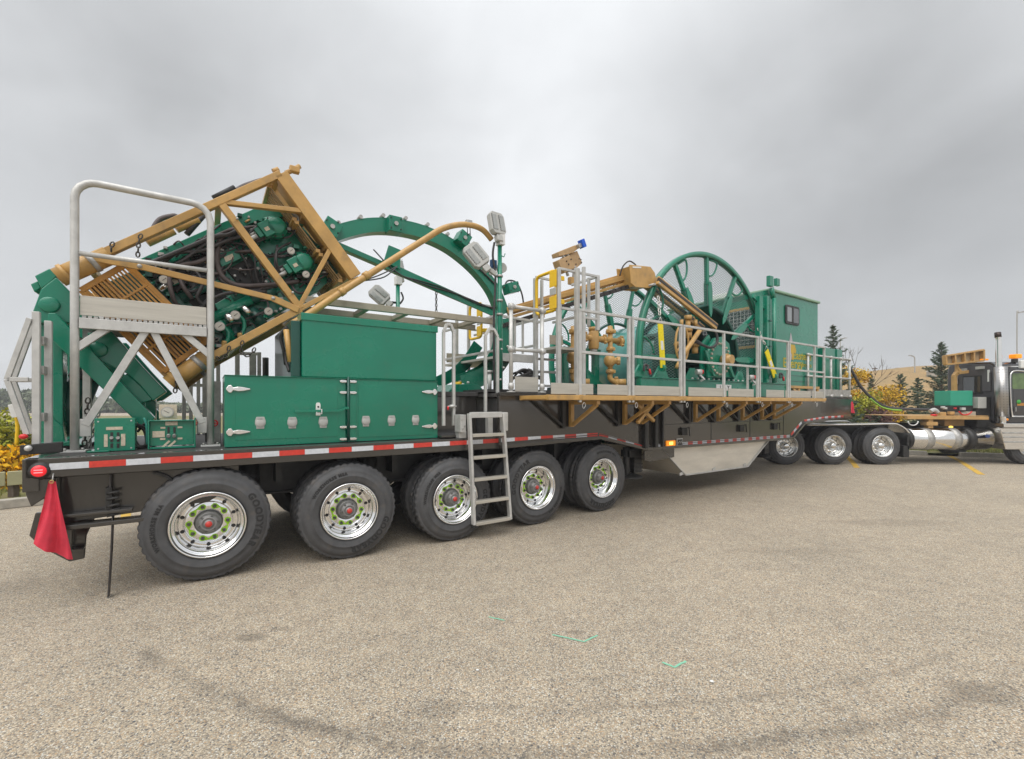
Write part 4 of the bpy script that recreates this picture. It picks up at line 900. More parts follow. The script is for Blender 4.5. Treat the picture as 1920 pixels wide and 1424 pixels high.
# round collars at the beam ends and the brown cross members between them
for (x0, y0), (x1, y1), w in (((108, 520), (205, 478), WN+.02), ((318, 720), (398, 662), WN+.02), ((108, 520), (205, 478), WF), ((318, 720), (398, 662), WF)):
    p, q = Vector(P(x0, y0, WN)), Vector(P(x1, y1, WN)); p.y = q.y = w; d = q-p
    mb = MB(); mb.cyl(p, q, .085, 24); part('collar', mb, GOLD, IN)
    mb = MB(); mb.cyl(p+d*.10, p+d*.18, .098, 24); part('collar_ring', mb, GOLD, IN); mb = MB(); mb.cyl(p+d*.62, p+d*.72, .093, 24); part('collar_band', mb, STEEL, IN)
for off, m, hh in ((0, GOLD, .07), (.10, mat('worn_brown_steel', (.20, .125, .06), .5, var=.3, vscale=12, dirt=.4), .10), (.20, GOLD, .05)):
    p, q = Vector(P(150, 540, WN)), Vector(P(318, 708, WN)); n_ = Vector((q.z-p.z, 0, -(q.x-p.x))).normalized()*-off
    for w in (.80, 1.9):
        mb = MB(); mb.bar((p.x+n_.x, w, p.z+n_.z), (q.x+n_.x, w, q.z+n_.z), .05, hh); part('cross_member', mb, m, IN, .004)
# slatted guard
ga, gb, gc, gd = [Vector(P(*q, .74)) for q in ((152, 545), (238, 495), (388, 640), (306, 697))]
NS = 15
for i in range(NS):
    t = i/(NS-1); p, q = ga.lerp(gb, t), gd.lerp(gc, t)
    mb = MB(); mb.bar(p, q, .02, .019 if 0 < i < NS-1 else .045); part('guard_slat', mb, ORANGE, IN, .002)
for t in (0, .25, .5, .75, 1):
    p, q = ga.lerp(gd, t), gb.lerp(gc, t); mb = MB(); mb.bar(p, q, .03, .05 if t in (0, 1) else .022); part('guard_rail', mb, ORANGE, IN, .003)
# body
wb = 1.02
body = [(248, 492), (484, 388), (545, 394), (640, 505), (598, 545), (500, 600), (432, 660), (372, 640), (300, 572)]
mb = MB(); mb.prism(UZ(body, wb), wb+.06, 1.85); part('body', mb, GREEN, IN, .01)
mb = MB(); mb.prism(UZ([(248, 492), (484, 388), (545, 394), (550, 404), (486, 412), (285, 512)], wb), wb, wb+.058); part('top_flange', mb, GREEN, IN, .006)
mb = MB(); mb.prism(UZ([(545, 405), (640, 505), (626, 520), (535, 418)], wb), wb+.0, wb+.056); part('end_flange', mb, DGREEN, IN, .006)
for q in ([(300, 520), (420, 455), (440, 480), (330, 548)], [(425, 505), (470, 480), (510, 545), (470, 560)], [(350, 560), (410, 535), (440, 575), (390, 605)]):
    mb = MB(); mb.prism(UZ(q, wb), wb+.035, wb+.059); part('recess_shade', mb, FLAT, IN, .004)  # black plates on the face paint in the shade of open recesses
for q in ([(405, 480), (442, 462), (452, 487), (416, 503)], [(402, 572), (432, 555), (448, 585), (418, 603)], [(316, 520), (338, 512), (346, 530), (322, 540)]):
    mb = MB(); mb.prism(UZ(q, wb), wb-.05, wb+.034); part('valve_block', mb, GREEN, IN, .006)
    cx_ = sum(x for x, y in q)/4; cy_ = sum(y for x, y in q)/4
    mb = MB(); mb.prism(UZ([(cx_-9, cy_), (cx_+7, cy_-7), (cx_+10, cy_+2), (cx_-5, cy_+9)], wb-.05), wb-.056, wb-.0505); part('label_plate', mb, PLATE, IN)
mb = MB(); mb.prism(UZ([(200, 530), (262, 500), (380, 630), (330, 680)], 1.05), 1.05, 1.8); part('lower_body', mb, DGREEN, IN, .01)
# link chain along the top
for i in range(22):
    t = i/21; p = Vector(P(290, 518, wb)).lerp(Vector(P(490, 420, wb)), t); mb = MB(); mb.cyl((p.x, wb-.01, p.z), (p.x, wb+.058, p.z), .022, 10); part('roller', mb, FLAT, IN)
AX = (Vector(D_)-Vector(A_)).normalized()
def motor(x, y, k=1.0):
    c0 = Vector(P(x, y, .92)); c0.y = .95
    mb = MB(); mb.lathe([(.001, -.10), (.085*k, -.10), (.10*k, -.09), (.105*k, -.02), (.13*k, -.02), (.13*k, .03), (.08*k, .03), (.08*k, .10)], (c0.x+.02, c0.y, c0.z), 'y', 24); part('motor', mb, GREEN, IN)
    mb = MB(); mb.bar(c0-AX*.16+Vector((0, -.02, 0)), c0-AX*.02+Vector((0, -.02, 0)), .16*k, .17*k); part('motor_block', mb, GREEN, IN, .01)
    mb = MB(); mb.bar(c0-AX*.22+Vector((0, -.02, 0)), c0-AX*.162+Vector((0, -.02, 0)), .12*k, .11*k); part('motor_port', mb, GREEN, IN, .008)
    mb = MB(); mb.bar(c0-AX*.12+Vector((0, -.105, -.01)), c0-AX*.07+Vector((0, -.105, -.01)), .006, .04); part('label_plate', mb, PLATE, IN)
    for i in range(8):
        a = 2*pi*i/8; p = c0+Vector((.02+.115*k*cos(a), -.025, .115*k*sin(a))); mb = MB(); mb.cyl(p, p+Vector((0, -.018, 0)), .010, 6); part('bolt', mb, FLAT, IN)
    for s_ in (-.03, .03):
        p = c0-AX*.22+Vector((0, -.05+s_, s_)); mb = MB(); mb.tube([p, p-AX*.10], .024, 10); part('hose_fitting', mb, STEEL, IN)
motor(513, 425); motor(565, 492)
gr = [(x, y, .9, r) for x, y, r in ((545, 472, .042), (573, 516, .042), (308, 526, .044), (441, 592, .05), (412, 613, .05), (503, 585, .045))]
for x, y, w, r in gr:
    p = P(x, y, w); gg = MB(); gg.cyl(p, (p[0], w-.035, p[2]), r, 20); gp = part('gauge', gg, STEEL, IN)
    gg = MB(); gg.cyl((p[0], w-.0352, p[2]), (p[0], w-.039, p[2]), r*.84, 20); part('dial', gg, DIAL, gp)
    gg = MB(); gg.bar((p[0]-r*.3, w-.041, p[2]-r*.3), (p[0]+r*.4, w-.041, p[2]+r*.4), .002, r*.1); part('needle', gg, FLAT, gp)
# lower rams, pipes and elbows
for (x0, y0), (x1, y1), w, r, m in (((395, 600), (470, 562), .98, .06, GREEN), ((470, 562), (515, 545), .98, .06, DGREEN), ((400, 590), (440, 640), 1.0, .055, GREEN), ((470, 580), (500, 618), 1.0, .06, DGREEN), ((425, 645), (450, 612), 1.05, .07, DGREEN), ((340, 560), (392, 535), 1.0, .05, DGREEN), ((392, 640), (420, 668), 1.1, .08, FLAT), ((455, 575), (470, 590), .9, .035, STAIN), ((425, 590), (438, 604), .9, .04, STAIN), ((300, 545), (322, 528), .95, .03, STAIN)):
    p, q = P(x0, y0, w), P(x1, y1, w); mb = MB(); mb.cyl(p, q, r, 18); part('ram', mb, m, IN)
for pts, r, m in (([(447, 592), (456, 600), (458, 615), (452, 632)], .022, GREEN), ([(418, 612), (427, 622), (428, 636), (420, 650)], .024, GREEN), ([(450, 625), (452, 640)], .03, GOLD), ([(422, 640), (420, 655)], .03, GOLD), ([(545, 398), (560, 410), (556, 425)], .012, STEEL)):
    mb = MB(); mb.tube(subdiv(PL(pts, .93), 5), r, 10); part('elbow_pipe', mb, m, IN)
hz = [([(255, 505), (320, 478), (400, 445), (430, 440), (455, 425)], .024, RUB), ([(300, 500), (330, 475), (380, 470), (430, 450), (470, 440)], .022, RUB), ([(310, 530), (330, 500), (372, 492), (400, 478)], .024, RUB2), ([(455, 425), (420, 440), (407, 475), (415, 515), (445, 535), (500, 535), (560, 528)], .028, RUB2), ([(407, 500), (420, 530), (465, 545), (520, 535), (548, 520)], .026, RUB), ([(320, 500), (318, 530), (325, 560), (335, 580)], .022, RUB2), ([(332, 512), (345, 540), (360, 560)], .022, RUB2), ([(440, 440), (480, 470), (490, 510), (495, 540)], .010, RUB), ([(448, 440), (475, 475), (480, 515), (490, 545)], .010, RUB), ([(430, 445), (460, 490), (475, 530)], .010, RUB), ([(520, 460), (518, 490), (525, 512)], .014, RUB), ([(545, 455), (520, 470), (516, 500), (530, 520)], .012, RUB), ([(500, 560), (502, 580), (480, 592), (455, 600)], .010, RUB), ([(560, 530), (595, 525), (622, 508)], .012, RUB), ([(330, 548), (360, 520), (395, 520), (420, 500)], .018, RUB), ([(360, 500), (380, 530), (370, 560), (395, 580)], .018, RUB), ([(290, 512), (340, 490), (390, 455), (440, 430)], .018, RUB), ([(350, 470), (380, 455), (430, 432), (480, 425)], .016, RUB2), ([(430, 455), (470, 462), (505, 480), (540, 470)], .012, RUB), ([(450, 470), (478, 478), (500, 505), (535, 498)], .014, RUB2), ([(370, 585), (400, 560), (440, 548), (500, 548)], .02, RUB)]
for k, (pts, r, m) in enumerate(hz):
    ww = .86+.02*(k % 5); mb = MB(); mb.tube(subdiv([P(x, y, ww+(.05 if i in (0, len(pts)-1) else 0)) for i, (x, y) in enumerate(pts)], 6), r, 8); part('hose', mb, m, IN)
rh = random.Random(44)
for k in range(46):
    while True:
        x, y = rh.uniform(290, 600), rh.uniform(420, 620)
        if inside(x, y, body): break
    a = rh.uniform(-.9, .1) if rh.random() < .6 else rh.uniform(-3, 3); l = rh.uniform(25, 75); c = rh.uniform(-16, 16); pts = []
    for t in (0, .33, .66, 1): pts.append((x+cos(a)*l*(t-.5)-sin(a)*c*4*t*(1-t), y+sin(a)*l*(t-.5)+cos(a)*c*4*t*(1-t)))
    if not all(inside(*q, body) for q in pts): continue
    mb = MB(); mb.tube(subdiv([P(q[0], q[1], .93+(.07 if i in (0, 3) else 0)) for i, q in enumerate(pts)], 5), rh.choice((.008, .011, .016)), 6); part('hose', mb, rh.choice((RUB, RUB, RUB2)), IN)
# small fittings scattered over the body face
rnd = random.Random(5)
n_ = 0
while n_ < 210:
    x, y = rnd.uniform(245, 630), rnd.uniform(405, 655)
    if not inside(x, y, body): continue
    p = P(x, y, wb); n_ += 1; kx = rnd.random(); mb = MB(); s_ = rnd.uniform(.6, 1.3)
    if kx < .4: mb.cyl((p[0], wb-.045*s_, p[2]), (p[0], wb+.06, p[2]), .014*s_, 8); m = rnd.choice([FLAT, STEEL, GREEN])
    elif kx < .7: mb.cbox((p[0], wb+.0, p[2]), (.05*s_, .10, .035*s_)); m = rnd.choice([GREEN, DGREEN, FLAT, STEEL])
    elif kx < .85: mb.cyl((p[0]-.03*s_, wb-.02, p[2]-.02), (p[0]+.04*s_, wb-.02, p[2]+.02), .018*s_, 8); m = rnd.choice([STEEL, GOLD, FLAT, GREEN])
    else: mb.tube(subdiv([(p[0], wb, p[2]), (p[0]+.05, wb-.06, p[2]+.03), (p[0]+.10, wb-.03, p[2]-.02)], 4), .008, 6); m = rnd.choice([RUB, RUB2])
    part('fitting', mb, m, IN)
mb = MB(); mb.tube(subdiv([P(286, 432, 1.4), P(300, 412, 1.4), P(325, 405, 1.4), P(345, 405, 1.4), P(420, 372, 1.4), P(460, 348, 1.4), P(520, 330, 1.4)], 6), .028, 8); part('top_hose', mb, RUB2, IN)
for (x0, y0), (x1, y1), r, m in (((275, 455), (325, 432), .05, GOLD), ((330, 430), (372, 412), .045, GOLD), ((350, 440), (385, 400), .03, RUB), ((400, 372), (440, 352), .03, FLAT)):
    mb = MB(); mb.cyl(P(x0, y0, 1.1), P(x1, y1, 1.1), r, 14); part('top_ram', mb, m, IN)
# lugs at the upper corner
for q, r in (([(512, 322), (522, 318)], .03), ([(536, 325), (548, 320), (562, 312)], .028)):
    mb = MB(); mb.tube(PL(q, WN+.1), r, 10); part('lifting_lug', mb, GOLD, IN)
mb = MB(); mb.cbox(P(552, 319, WN+.1), (.11, .08, .07)); part('lug_block', mb, GOLD, IN, .01)
for pts, l in (([(265, 440), (260, 455), (258, 490)], 'chain draped over the upper gold beam of the injector'), ([(455, 640), (452, 660), (462, 668), (475, 660), (478, 650)], 'chain looped under the lower gold beam above the locker'), ([(430, 650), (425, 665), (412, 676), (405, 668)], 'chain hanging from the lower gold beam beside the right platform post'), ([(390, 652), (402, 640), (415, 632)], 'short chain behind the right platform post'), ([(334, 712), (330, 722), (328, 738)], 'chain stub hanging from the lower gold collar'), ([(212, 455), (208, 465), (209, 475)], 'short chain wrapped around the upper gold beam near the collar')):
    q = PL(pts, WN-.08); solo('hanging_chain', chain_mb(q, .045, .0065), CHAIN, l, 'chain', tuple(q[0]), group='loose chains on the rear')
# ================================================================== guide arch
AR = thing('guide_arch', 'large curved green steel guide arch between the injector and the reel', 'arch', P(735, 425, 1.35))
WA = 1.35
arc = subdiv([P(x, y, WA) for x, y in ((596, 455), (640, 437), (690, 426), (740, 427), (790, 438), (835, 458), (872, 485), (902, 515), (925, 548), (942, 590))], 6)
for nm, prof in (('web', [(-.012, -.081), (.012, -.081), (.012, .081), (-.012, .081)]), ('outer_flange', [(-.085, .082), (.085, .082), (.085, .098), (-.085, .098)]), ('inner_flange', [(-.085, -.098), (.085, -.098), (.085, -.082), (-.085, -.082)]), ('side_plate', [(-.083, -.081), (-.07, -.081), (-.07, .081), (-.083, .081)]), ('side_plate', [(.07, -.081), (.083, -.081), (.083, .081), (.07, .081)])):
    mb = MB(); mb.sweep(arc, prof); part(nm, mb, GREEN, AR)
low = subdiv([P(x, y, WA) for x, y in ((944, 600), (946, 630), (940, 662), (922, 690), (895, 708), (860, 722))], 6)
for w in (-.14, .12):
    mb = MB(); mb.sweep(low, [(w, -.14), (w+.02, -.14), (w+.02, .14), (w, .14)]); part('lower_plate', mb, GREEN, AR)
low2 = subdiv([P(x, y, WA) for x, y in ((925, 640), (905, 672), (880, 697), (845, 716))], 6)
mb = MB(); mb.sweep(low2, [(.5, -.10), (.52, -.10), (.52, .10), (.5, .10)]); part('lower_plate', mb, GREEN, AR)
for q in low[4::6]+[low[-1]]:
    mb = MB(); mb.lathe([(.001, -.025), (.02, -.022), (.024, 0)], (q.x, WA-.14, q.z), 'y', 12); part('roller_bolt', mb, ALU, AR)
    mb = MB(); mb.cyl((q.x, WA-.12, q.z), (q.x, WA+.12, q.z), .05, 14); part('roller', mb, YEL if q == low[-1] else STEEL, AR)
s0, s1 = P(600, 447, WA), P(940, 594, WA)
mb = MB(); mb.bar(s0, s1, .12, .07); part('chord', mb, GREEN, AR, .005)
p0, p1 = P(712, 495, WA), P(930, 592, WA)
mb = MB(); mb.bar((p0[0], WA-.08, p0[2]-.01), (p1[0], WA-.08, p1[2]-.01), .03, .11); part('chord_cover', mb, GREEN, AR, .004)
mb = MB(); mb.prism(UZ([(723, 465), (745, 474), (744, 510), (714, 494)], WA), WA-.14, WA-.12); part('bracket_plate', mb, GREEN, AR, .003)
for x, y, sx_, sz_, r in ((738, 424, .19, .22, .0), (620, 430, .22, .20, .45), (866, 450, .20, .2, .5), (958, 541, .22, .17, -.3)):
    c0 = Vector(P(x, y, WA-.12)); mb = MB(); d = Vector((cos(-r), 0, sin(-r))); mb.bar(c0-d*sx_/2, c0+d*sx_/2, .20, sz_); part('roller_box', mb, GREEN, AR, .008)
    mb = MB(); f = c0+Vector((0, -.105, 0)); mb.cyl(f, f+Vector((0, -.02, 0)), .03, 10); part('box_cap', mb, STEEL, AR)
    for a_, b_ in ((-.07, -.07), (.07, -.07), (-.07, .07), (.07, .07)): mb = MB(); q = f+Vector((a_, 0, b_)); mb.cyl(q, q+Vector((0, -.012, 0)), .010, 6); part('bolt', mb, FLAT, AR)
for q in arc[5::5]:
    mb = MB(); n = Vector((0,0,.12)); mb.cyl((q.x, WA-.10, q.z+.13), (q.x, WA+.02, q.z+.13), .028, 10); part('guide_lug', mb, STEEL, AR)
mb = MB(); mb.prism(UZ([(822, 738), (838, 722), (880, 722), (893, 738)], WA), WA-.3, WA+.3); part('arch_foot', mb, GREEN, AR, .006)
mb = MB(); mb.bar(P(885, 712, WA+.1), P(905, 738, WA+.1), .06, .04); part('foot_stay', mb, GREEN, AR, .004)
for pts in ([(700, 560 if False else 468), (745, 512), (800, 535), (860, 553), (925, 580)], [(760, 520), (830, 540), (900, 572), (930, 577)]):
    mb = MB(); mb.tube(subdiv([P(x, y, WA-.11) for x, y in pts], 5), .010, 6); part('cable', mb, RUB, AR)
q = [P(818, y, WA) for y in (548, 575, 603)]; solo('hanging_chain', chain_mb(q, .045, .007), CHAIN, 'chain hanging straight down from the green chord beam under the arch', 'chain', tuple(q[0]), group='loose chains on the rear')
q = [P(x, y, WA-.1) for x, y in ((872, 470), (895, 500), (915, 520), (930, 535))]; hose(q, .014, RUB, 'dark cable running down the right shoulder of the green arch', name='cable')
q = [P(x, y, WA-.1) for x, y in ((945, 540), (952, 527), (968, 530), (978, 550), (982, 572))]; hose(q, .014, RUB, 'black cable looping out of the roller box beside the lamp mast', name='cable')
# gold curved pipe
pp = subdiv([P(x, y, .5) for x, y in ((548, 608), (578, 590), (640, 548), (700, 510), (760, 472), (800, 447), (828, 430), (858, 422), (885, 423), (906, 432), (922, 450))], 6)
mb = MB(); mb.tube(pp, .040, 14); GPp = thing('gold_pipe', 'long gold pipe rising from the cage and curving over to the lamp mast', 'pipe', tuple(pp[0])); part('pipe', mb, GOLD, GPp)
for x, y in ((683, 520), (637, 550)):
    a_, b_ = Vector(P(x, y, .5)), Vector(P(x+8, y-5.5, .5)); mb = MB(); mb.cyl(a_, b_, .05, 14); part('coupling', mb, GOLD, GPp)
mb = MB(); mb.cbox(P(879, 418, .5), (.09, .06, .07)); part('pipe_clamp', mb, STEEL, GPp, .01)
for dx in (0, 5): mb = MB(); mb.tube([P(876+dx, 425, .5), P(877+dx, 443, .6)], .006, 5); part('clamp_wire', mb, RUB, GPp)
for k in range(2): hose([P(682-2*k, 527, .55), P(720-8*k, 520-k*4, .6), P(745, 500, .8)], .008, RUB, ('upper' if k else 'lower')+' thin cable drooping under the gold pipe beside the bracket plate', name='cable')
# long tan frame behind the tank
LF = thing('stowed_frame', 'long level tan steel frame lying behind the green tank under the arch', 'frame', P(620, 570, .9))
for w, z in ((.9, 2.965), (1.55, 2.965)):
    mb = MB(); mb.bar((.95, w, z), (3.70, w, z), .06, .085); part('side_beam', mb, TAN, LF, .005)
for u in (1.2, 1.75, 2.3, 2.9, 3.4):
    mb = MB(); mb.bar((u, .93, 2.965), (u, 1.52, 2.965), .07, .06, (1, 0, 0)); part('cross_bar', mb, TAN, LF, .004)
# lamp masts
def flood(par, c, tilt, yaw, k=1.0):
    M = Matrix.Translation(c) @ Matrix.Rotation(yaw, 4, 'Z') @ Matrix.Rotation(tilt, 4, 'Y') @ Matrix.Rotation(radians(-12), 4, 'X')
    def mk(nm, mb, m, b=0): mb.xf(M); return part(nm, mb, m, par, b)
    hw, hh = .125*k, .165*k
    out_ = [(-hw, -hh+.05), (-hw+.04, -hh), (hw-.04, -hh), (hw, -hh+.05), (hw, hh-.05), (hw-.04, hh), (-hw+.04, hh), (-hw, hh-.05)]
    mb = MB(); mb.prism(out_, -.02, .07); mk('housing', mb, GREY, .012)
    mb = MB(); mb.prism([(x*.6, z*.7) for x, z in out_], .07, .12); mk('housing_back', mb, GREY, .01)
    for s_ in (-1, 1):
        mb = MB(); mb.box((s_*.062-.036, -.027, -.115*k), (s_*.062+.036, -.021, .115*k)); mk('lens', mb, LENS, .003)
        for i in range(8):
            mb = MB(); mb.cyl((s_*.062-.044, -.024, -.105*k+i*.03), (s_*.062-.044, -.030, -.105*k+i*.03), .006, 6); mk('led_row', mb, FLAT)
    mb = MB(); mb.box((-.05, -.01, -hh-.10), (.05, .07, -hh-.01)); mk('yoke', mb, GREY, .008)
NMm = thing('lamp_mast', 'near green lamp mast with two grey flood lamps above the ladder', 'lamp', P(935, 735, .35), group='lamp masts')
a_, b_ = P(937, 737, .35), P(933, 455, .35)
mb = MB(); mb.cyl(a_, (a_[0], .35, b_[2]), .032, 14); part('pole', mb, GREEN, NMm)
mb = MB(); mb.cyl((a_[0]+.05, .45, a_[2]), (a_[0]+.05, .45, 3.0), .055, 14); part('rear_tube', mb, GREEN, NMm)
mb = MB(); mb.box((a_[0]-.04, .28, b_[2]-.04), (a_[0]+.05, .40, b_[2]+.12)); part('lamp_bracket', mb, WHITE, NMm, .008)
flood(NMm, Vector(P(933, 419, .32)), radians(-2), radians(6), 1.0)
flood(NMm, Vector(P(893, 478, .40)), radians(-38), radians(-12), 1.05)
mb = MB(); mb.bar(P(905, 497, .38), P(930, 515, .36), .05, .06); part('lamp_arm', mb, GREY, NMm, .006)
for y in (592, 640, 566, 520): mb = MB(); p = P(936, y, .35); mb.cyl((a_[0], .35, p[2]), (a_[0], .35, p[2]+.03), .045, 14); part('clamp_band', mb, STEEL, NMm)
mb = MB(); mb.tube(subdiv([P(927, 455, .36), P(924, 480, .36), P(929, 520, .36), P(926, 600, .36), P(927, 735, .36)], 5), .016, 8); part('cable', mb, RUB, NMm)
mb = MB(); mb.tube([P(935, 478, .35), P(945, 482, .3), P(947, 476, .3)], .008, 6); part('cable_hook', mb, GREEN, NMm)
mb = MB(); mb.cbox(P(925, 496, .42), (.09, .06, .12)); part('junction_box', mb, mat('blue_box', (.03, .09, .22), .4), NMm, .008)
mb = MB(); mb.cyl(P(943, 502, .42), Vector(P(943, 502, .42))+Vector((0, .08, 0)), .07, 14); part('horn_cover', mb, GREY, NMm)
for p in ((940, 655), (944, 690), (938, 712)): mb = MB(); q = P(*p, .33); mb.lathe([(.001, -.02), (.014, -.018), (.018, 0)], q, 'y', 8); part('bolt', mb, ALU, NMm)
FMm = thing('lamp_mast', 'far green lamp mast with one tilted grey flood lamp behind the green tank', 'lamp', P(745, 600, 2.6), group='lamp masts')
a_ = P(746, 600, 2.6); b_ = P(746, 535, 2.6)
mb = MB(); mb.cyl((a_[0], 2.6, 1.86), (a_[0], 2.6, b_[2]), .036, 12); part('pole', mb, GREEN, FMm)
mb = MB(); mb.box((a_[0]-.05, 2.54, b_[2]), (a_[0]+.06, 2.66, b_[2]+.15)); part('lamp_bracket', mb, WHITE, FMm, .008)
flood(FMm, Vector(P(711, 553, 2.5)), radians(-48), radians(-15), 1.0)
flood(FMm, Vector(P(751, 503, 2.6)), radians(0), radians(85), .9)
mb = MB(); mb.tube([P(722, 566, 2.55), P(742, 568, 2.6)], .02, 8); part('lamp_arm', mb, FLAT, FMm)
mb = MB(); mb.tube(subdiv([P(752, 548, 2.6), P(756, 560, 2.6), P(750, 570, 2.6)], 4), .016, 6); part('cable', mb, RUB, FMm)
# far-side rails and posts seen over the locker
FR = thing('far_guard_rail', 'grey far side guard rail frame seen between the injector and the locker', 'railing', P(470, 700, 2.75))
WR = 2.75
for x0, x1, y in ((405, 483, 662), (350, 405, 722)):
    mb = MB(); mb.bar(P(x0, y, WR), P(x1, y+2, WR), .05, .045); part('top_rail', mb, STEEL, FR, .003)
for x, y, r in ((409, 662, .025), (445, 664, .03), (474, 664, .045), (486, 661, .025), (358, 700, .022), (372, 660, .022), (345, 712, .022), (384, 690, .03)):
    p = P(x, y, WR); mb = MB(); mb.box((p[0]-r, WR-.03, DZ), (p[0]+r, WR+.03, p[2])); part('post', mb, STEEL, FR, .003)
p = P(498, 671, 2.6); mb = MB(); mb.tube([(p[0], 2.6, DZ), (p[0], 2.6, p[2]-.02), (p[0], 2.6, p[2])], .042, 12); solo('vertical_pipe', mb, RUB, 'dark round topped pipe standing behind the green locker', 'pipe', (p[0], 2.6, DZ))

# ================================================================== front: deck platform with guard rail
GO = -.65                                           # outer edge of the fold-down walkway
PZ = 1.775
FW = thing('folding_walkway', 'long fold down walkway on gold steel brackets along the trailer side', 'walkway', (3.5, GO, PZ))
mb = MB(); mb.box((3.50, GO-.03, PZ-.03), (11.2, GO+.03, PZ+.035)); part('edge_beam', mb, GOLD, FW, .006)
mb = MB(); mb.box((3.50, GO+.035, PZ-.02), (3.55, -.05, PZ+.03)); mb.box((11.15, GO+.035, PZ-.02), (11.2, -.05, PZ+.03)); parts('end_beam', mb, GOLD, FW, .005)
mb = MB(); mb.box((3.5, -.09, PZ-.03), (11.2, -.045, PZ+.03)); part('inner_beam', mb, GOLD, FW, .005)
for i in range(19):
    u = 3.56+i*.40
    mb = MB(); mb.box((u, GO+.032, PZ-.005), (u+.385, -.092, PZ+.03)); part('floor_plank', mb, ALU, FW, .003)
# brackets
def bracket(par, u, w0, w1, z0, z1, m, s=.05, name='bracket'):
    mb = MB(); mb.box((u-s/2, -.085, z0), (u+s/2, -.085+s, z1)); part(name+'_post', mb, m, par, .004)
    mb = MB(); mb.box((u-s/2, w0, z1-s*.9), (u+s/2, -.087, z1)); part(name+'_arm', mb, m, par, .004)
    mb = MB(); mb.bar((u, -.09, z0+.03), (u, w0+.03, z1-s*.9), s*.8, s*.8, (1, 0, 0)); part(name+'_brace', mb, m, par, .004)
for u in (4.42, 5.55, 5.95, 7.42, 8.15, 9.0, 9.75, 10.25):
    bracket(FW, u, GO+.04, -.09, 1.36, PZ-.035, GOLD, .06)
for u in (4.28, 5.42, 7.25, 8.02, 8.85, 9.62, 10.15):
    mb = MB(); mb.box((u-.03, -.06, 1.34), (u+.03, -.005, 1.79)); part('hinge_post', mb, FLAT, FW, .004)
    mb = MB(); mb.bar((u-.02, -.04, 1.38), (u-.55, -.04, 1.75), .03, .035); part('fold_stay', mb, FLAT, FW, .003)
mb = MB(); mb.bar((5.56, -.3, 1.40), (5.95, -.3, 1.72), .05, .05); mb.bar((5.56, -.3, 1.68), (5.95, -.3, 1.42), .05, .05); parts('cross_stay', mb, GOLD, FW, .004)
# kick plates
for u0_, u1_ in ((3.56, 4.28), (4.36, 5.0), (5.08, 6.28), (6.36, 7.42), (7.48, 8.30), (8.75, 9.42), (9.48, 10.55), (10.62, 11.15)):
    mb = MB(); mb.box((u0_, GO-.004, PZ+.045), (u1_, GO+.004, PZ+.185)); part('kick_plate', mb, ALUP, FW, .002)
# guard rail of square tube, one thing per section that lifts out
def rail_section(us, label, z1=PZ+1.13, mid=PZ+.60, cz=PZ-.06, w=GO, grp='lift-out guard rail sections'):
    t = thing('guard_rail', label, 'railing', (us[0], w, PZ), group=grp)
    for u in us:
        mb = MB(); mb.box((u-.02, w-.02, cz), (u+.02, w+.02, z1)); part('post', mb, ALU, t, .004)
        mb = MB(); mb.box((u-.03, w-.035, PZ-.01), (u+.03, w-.021, PZ+.04)); part('socket', mb, GOLD, t, .003)
    for i_, (a, b) in enumerate(zip(us, us[1:])):
        mb = MB(); mb.box((a+.02, w-.018, mid-.018), (b-.02, w+.018, mid+.018)); part('mid_rail', mb, ALU, t, .004)
    mb = MB(); mb.box((us[0]-.02, w-.021, z1+.001), (us[-1]+.02, w+.021, z1+.036)); part('top_rail', mb, ALU, t, .004)
    for u in us[:-1]:                               # lock pin ring hanging below
        q = [(u+.05, w-.03, PZ-.06), (u+.075, w-.03, PZ-.10), (u+.04, w-.03, PZ-.14), (u+.02, w-.03, PZ-.10)]
        mb = MB(); mb.tube(subdiv(q, 3, True), .004, 5, closed=True); part('lock_pin', mb, ALU, t)
    return t
U = lambda x: P(x, 700, GO)[0]
rail_section([U(1087), U(1179)], 'guard rail section nearest the gold valve manifold')
rail_section([U(1186), U(1276)], 'guard rail section in front of the straight hanging yellow strap')
rail_section([U(1282), U(1357), U(1420)], 'guard rail section in front of the reel hub and gold hand wheel')
rail_section([U(1424), U(1477)], 'guard rail section in front of the second yellow strap')
rail_section([U(1480), U(1527), U(1545)], 'guard rail section in front of the gold cabin lettering')
mb = MB(); u = U(1406); mb.box((u-.015, GO+.03, PZ), (u+.015, GO+.06, PZ+.60)); solo('gate_post', mb, ALU, 'short aluminium gate post under the middle rail right of the reel hub', 'post', (u, GO+.03, PZ), bev=.003)
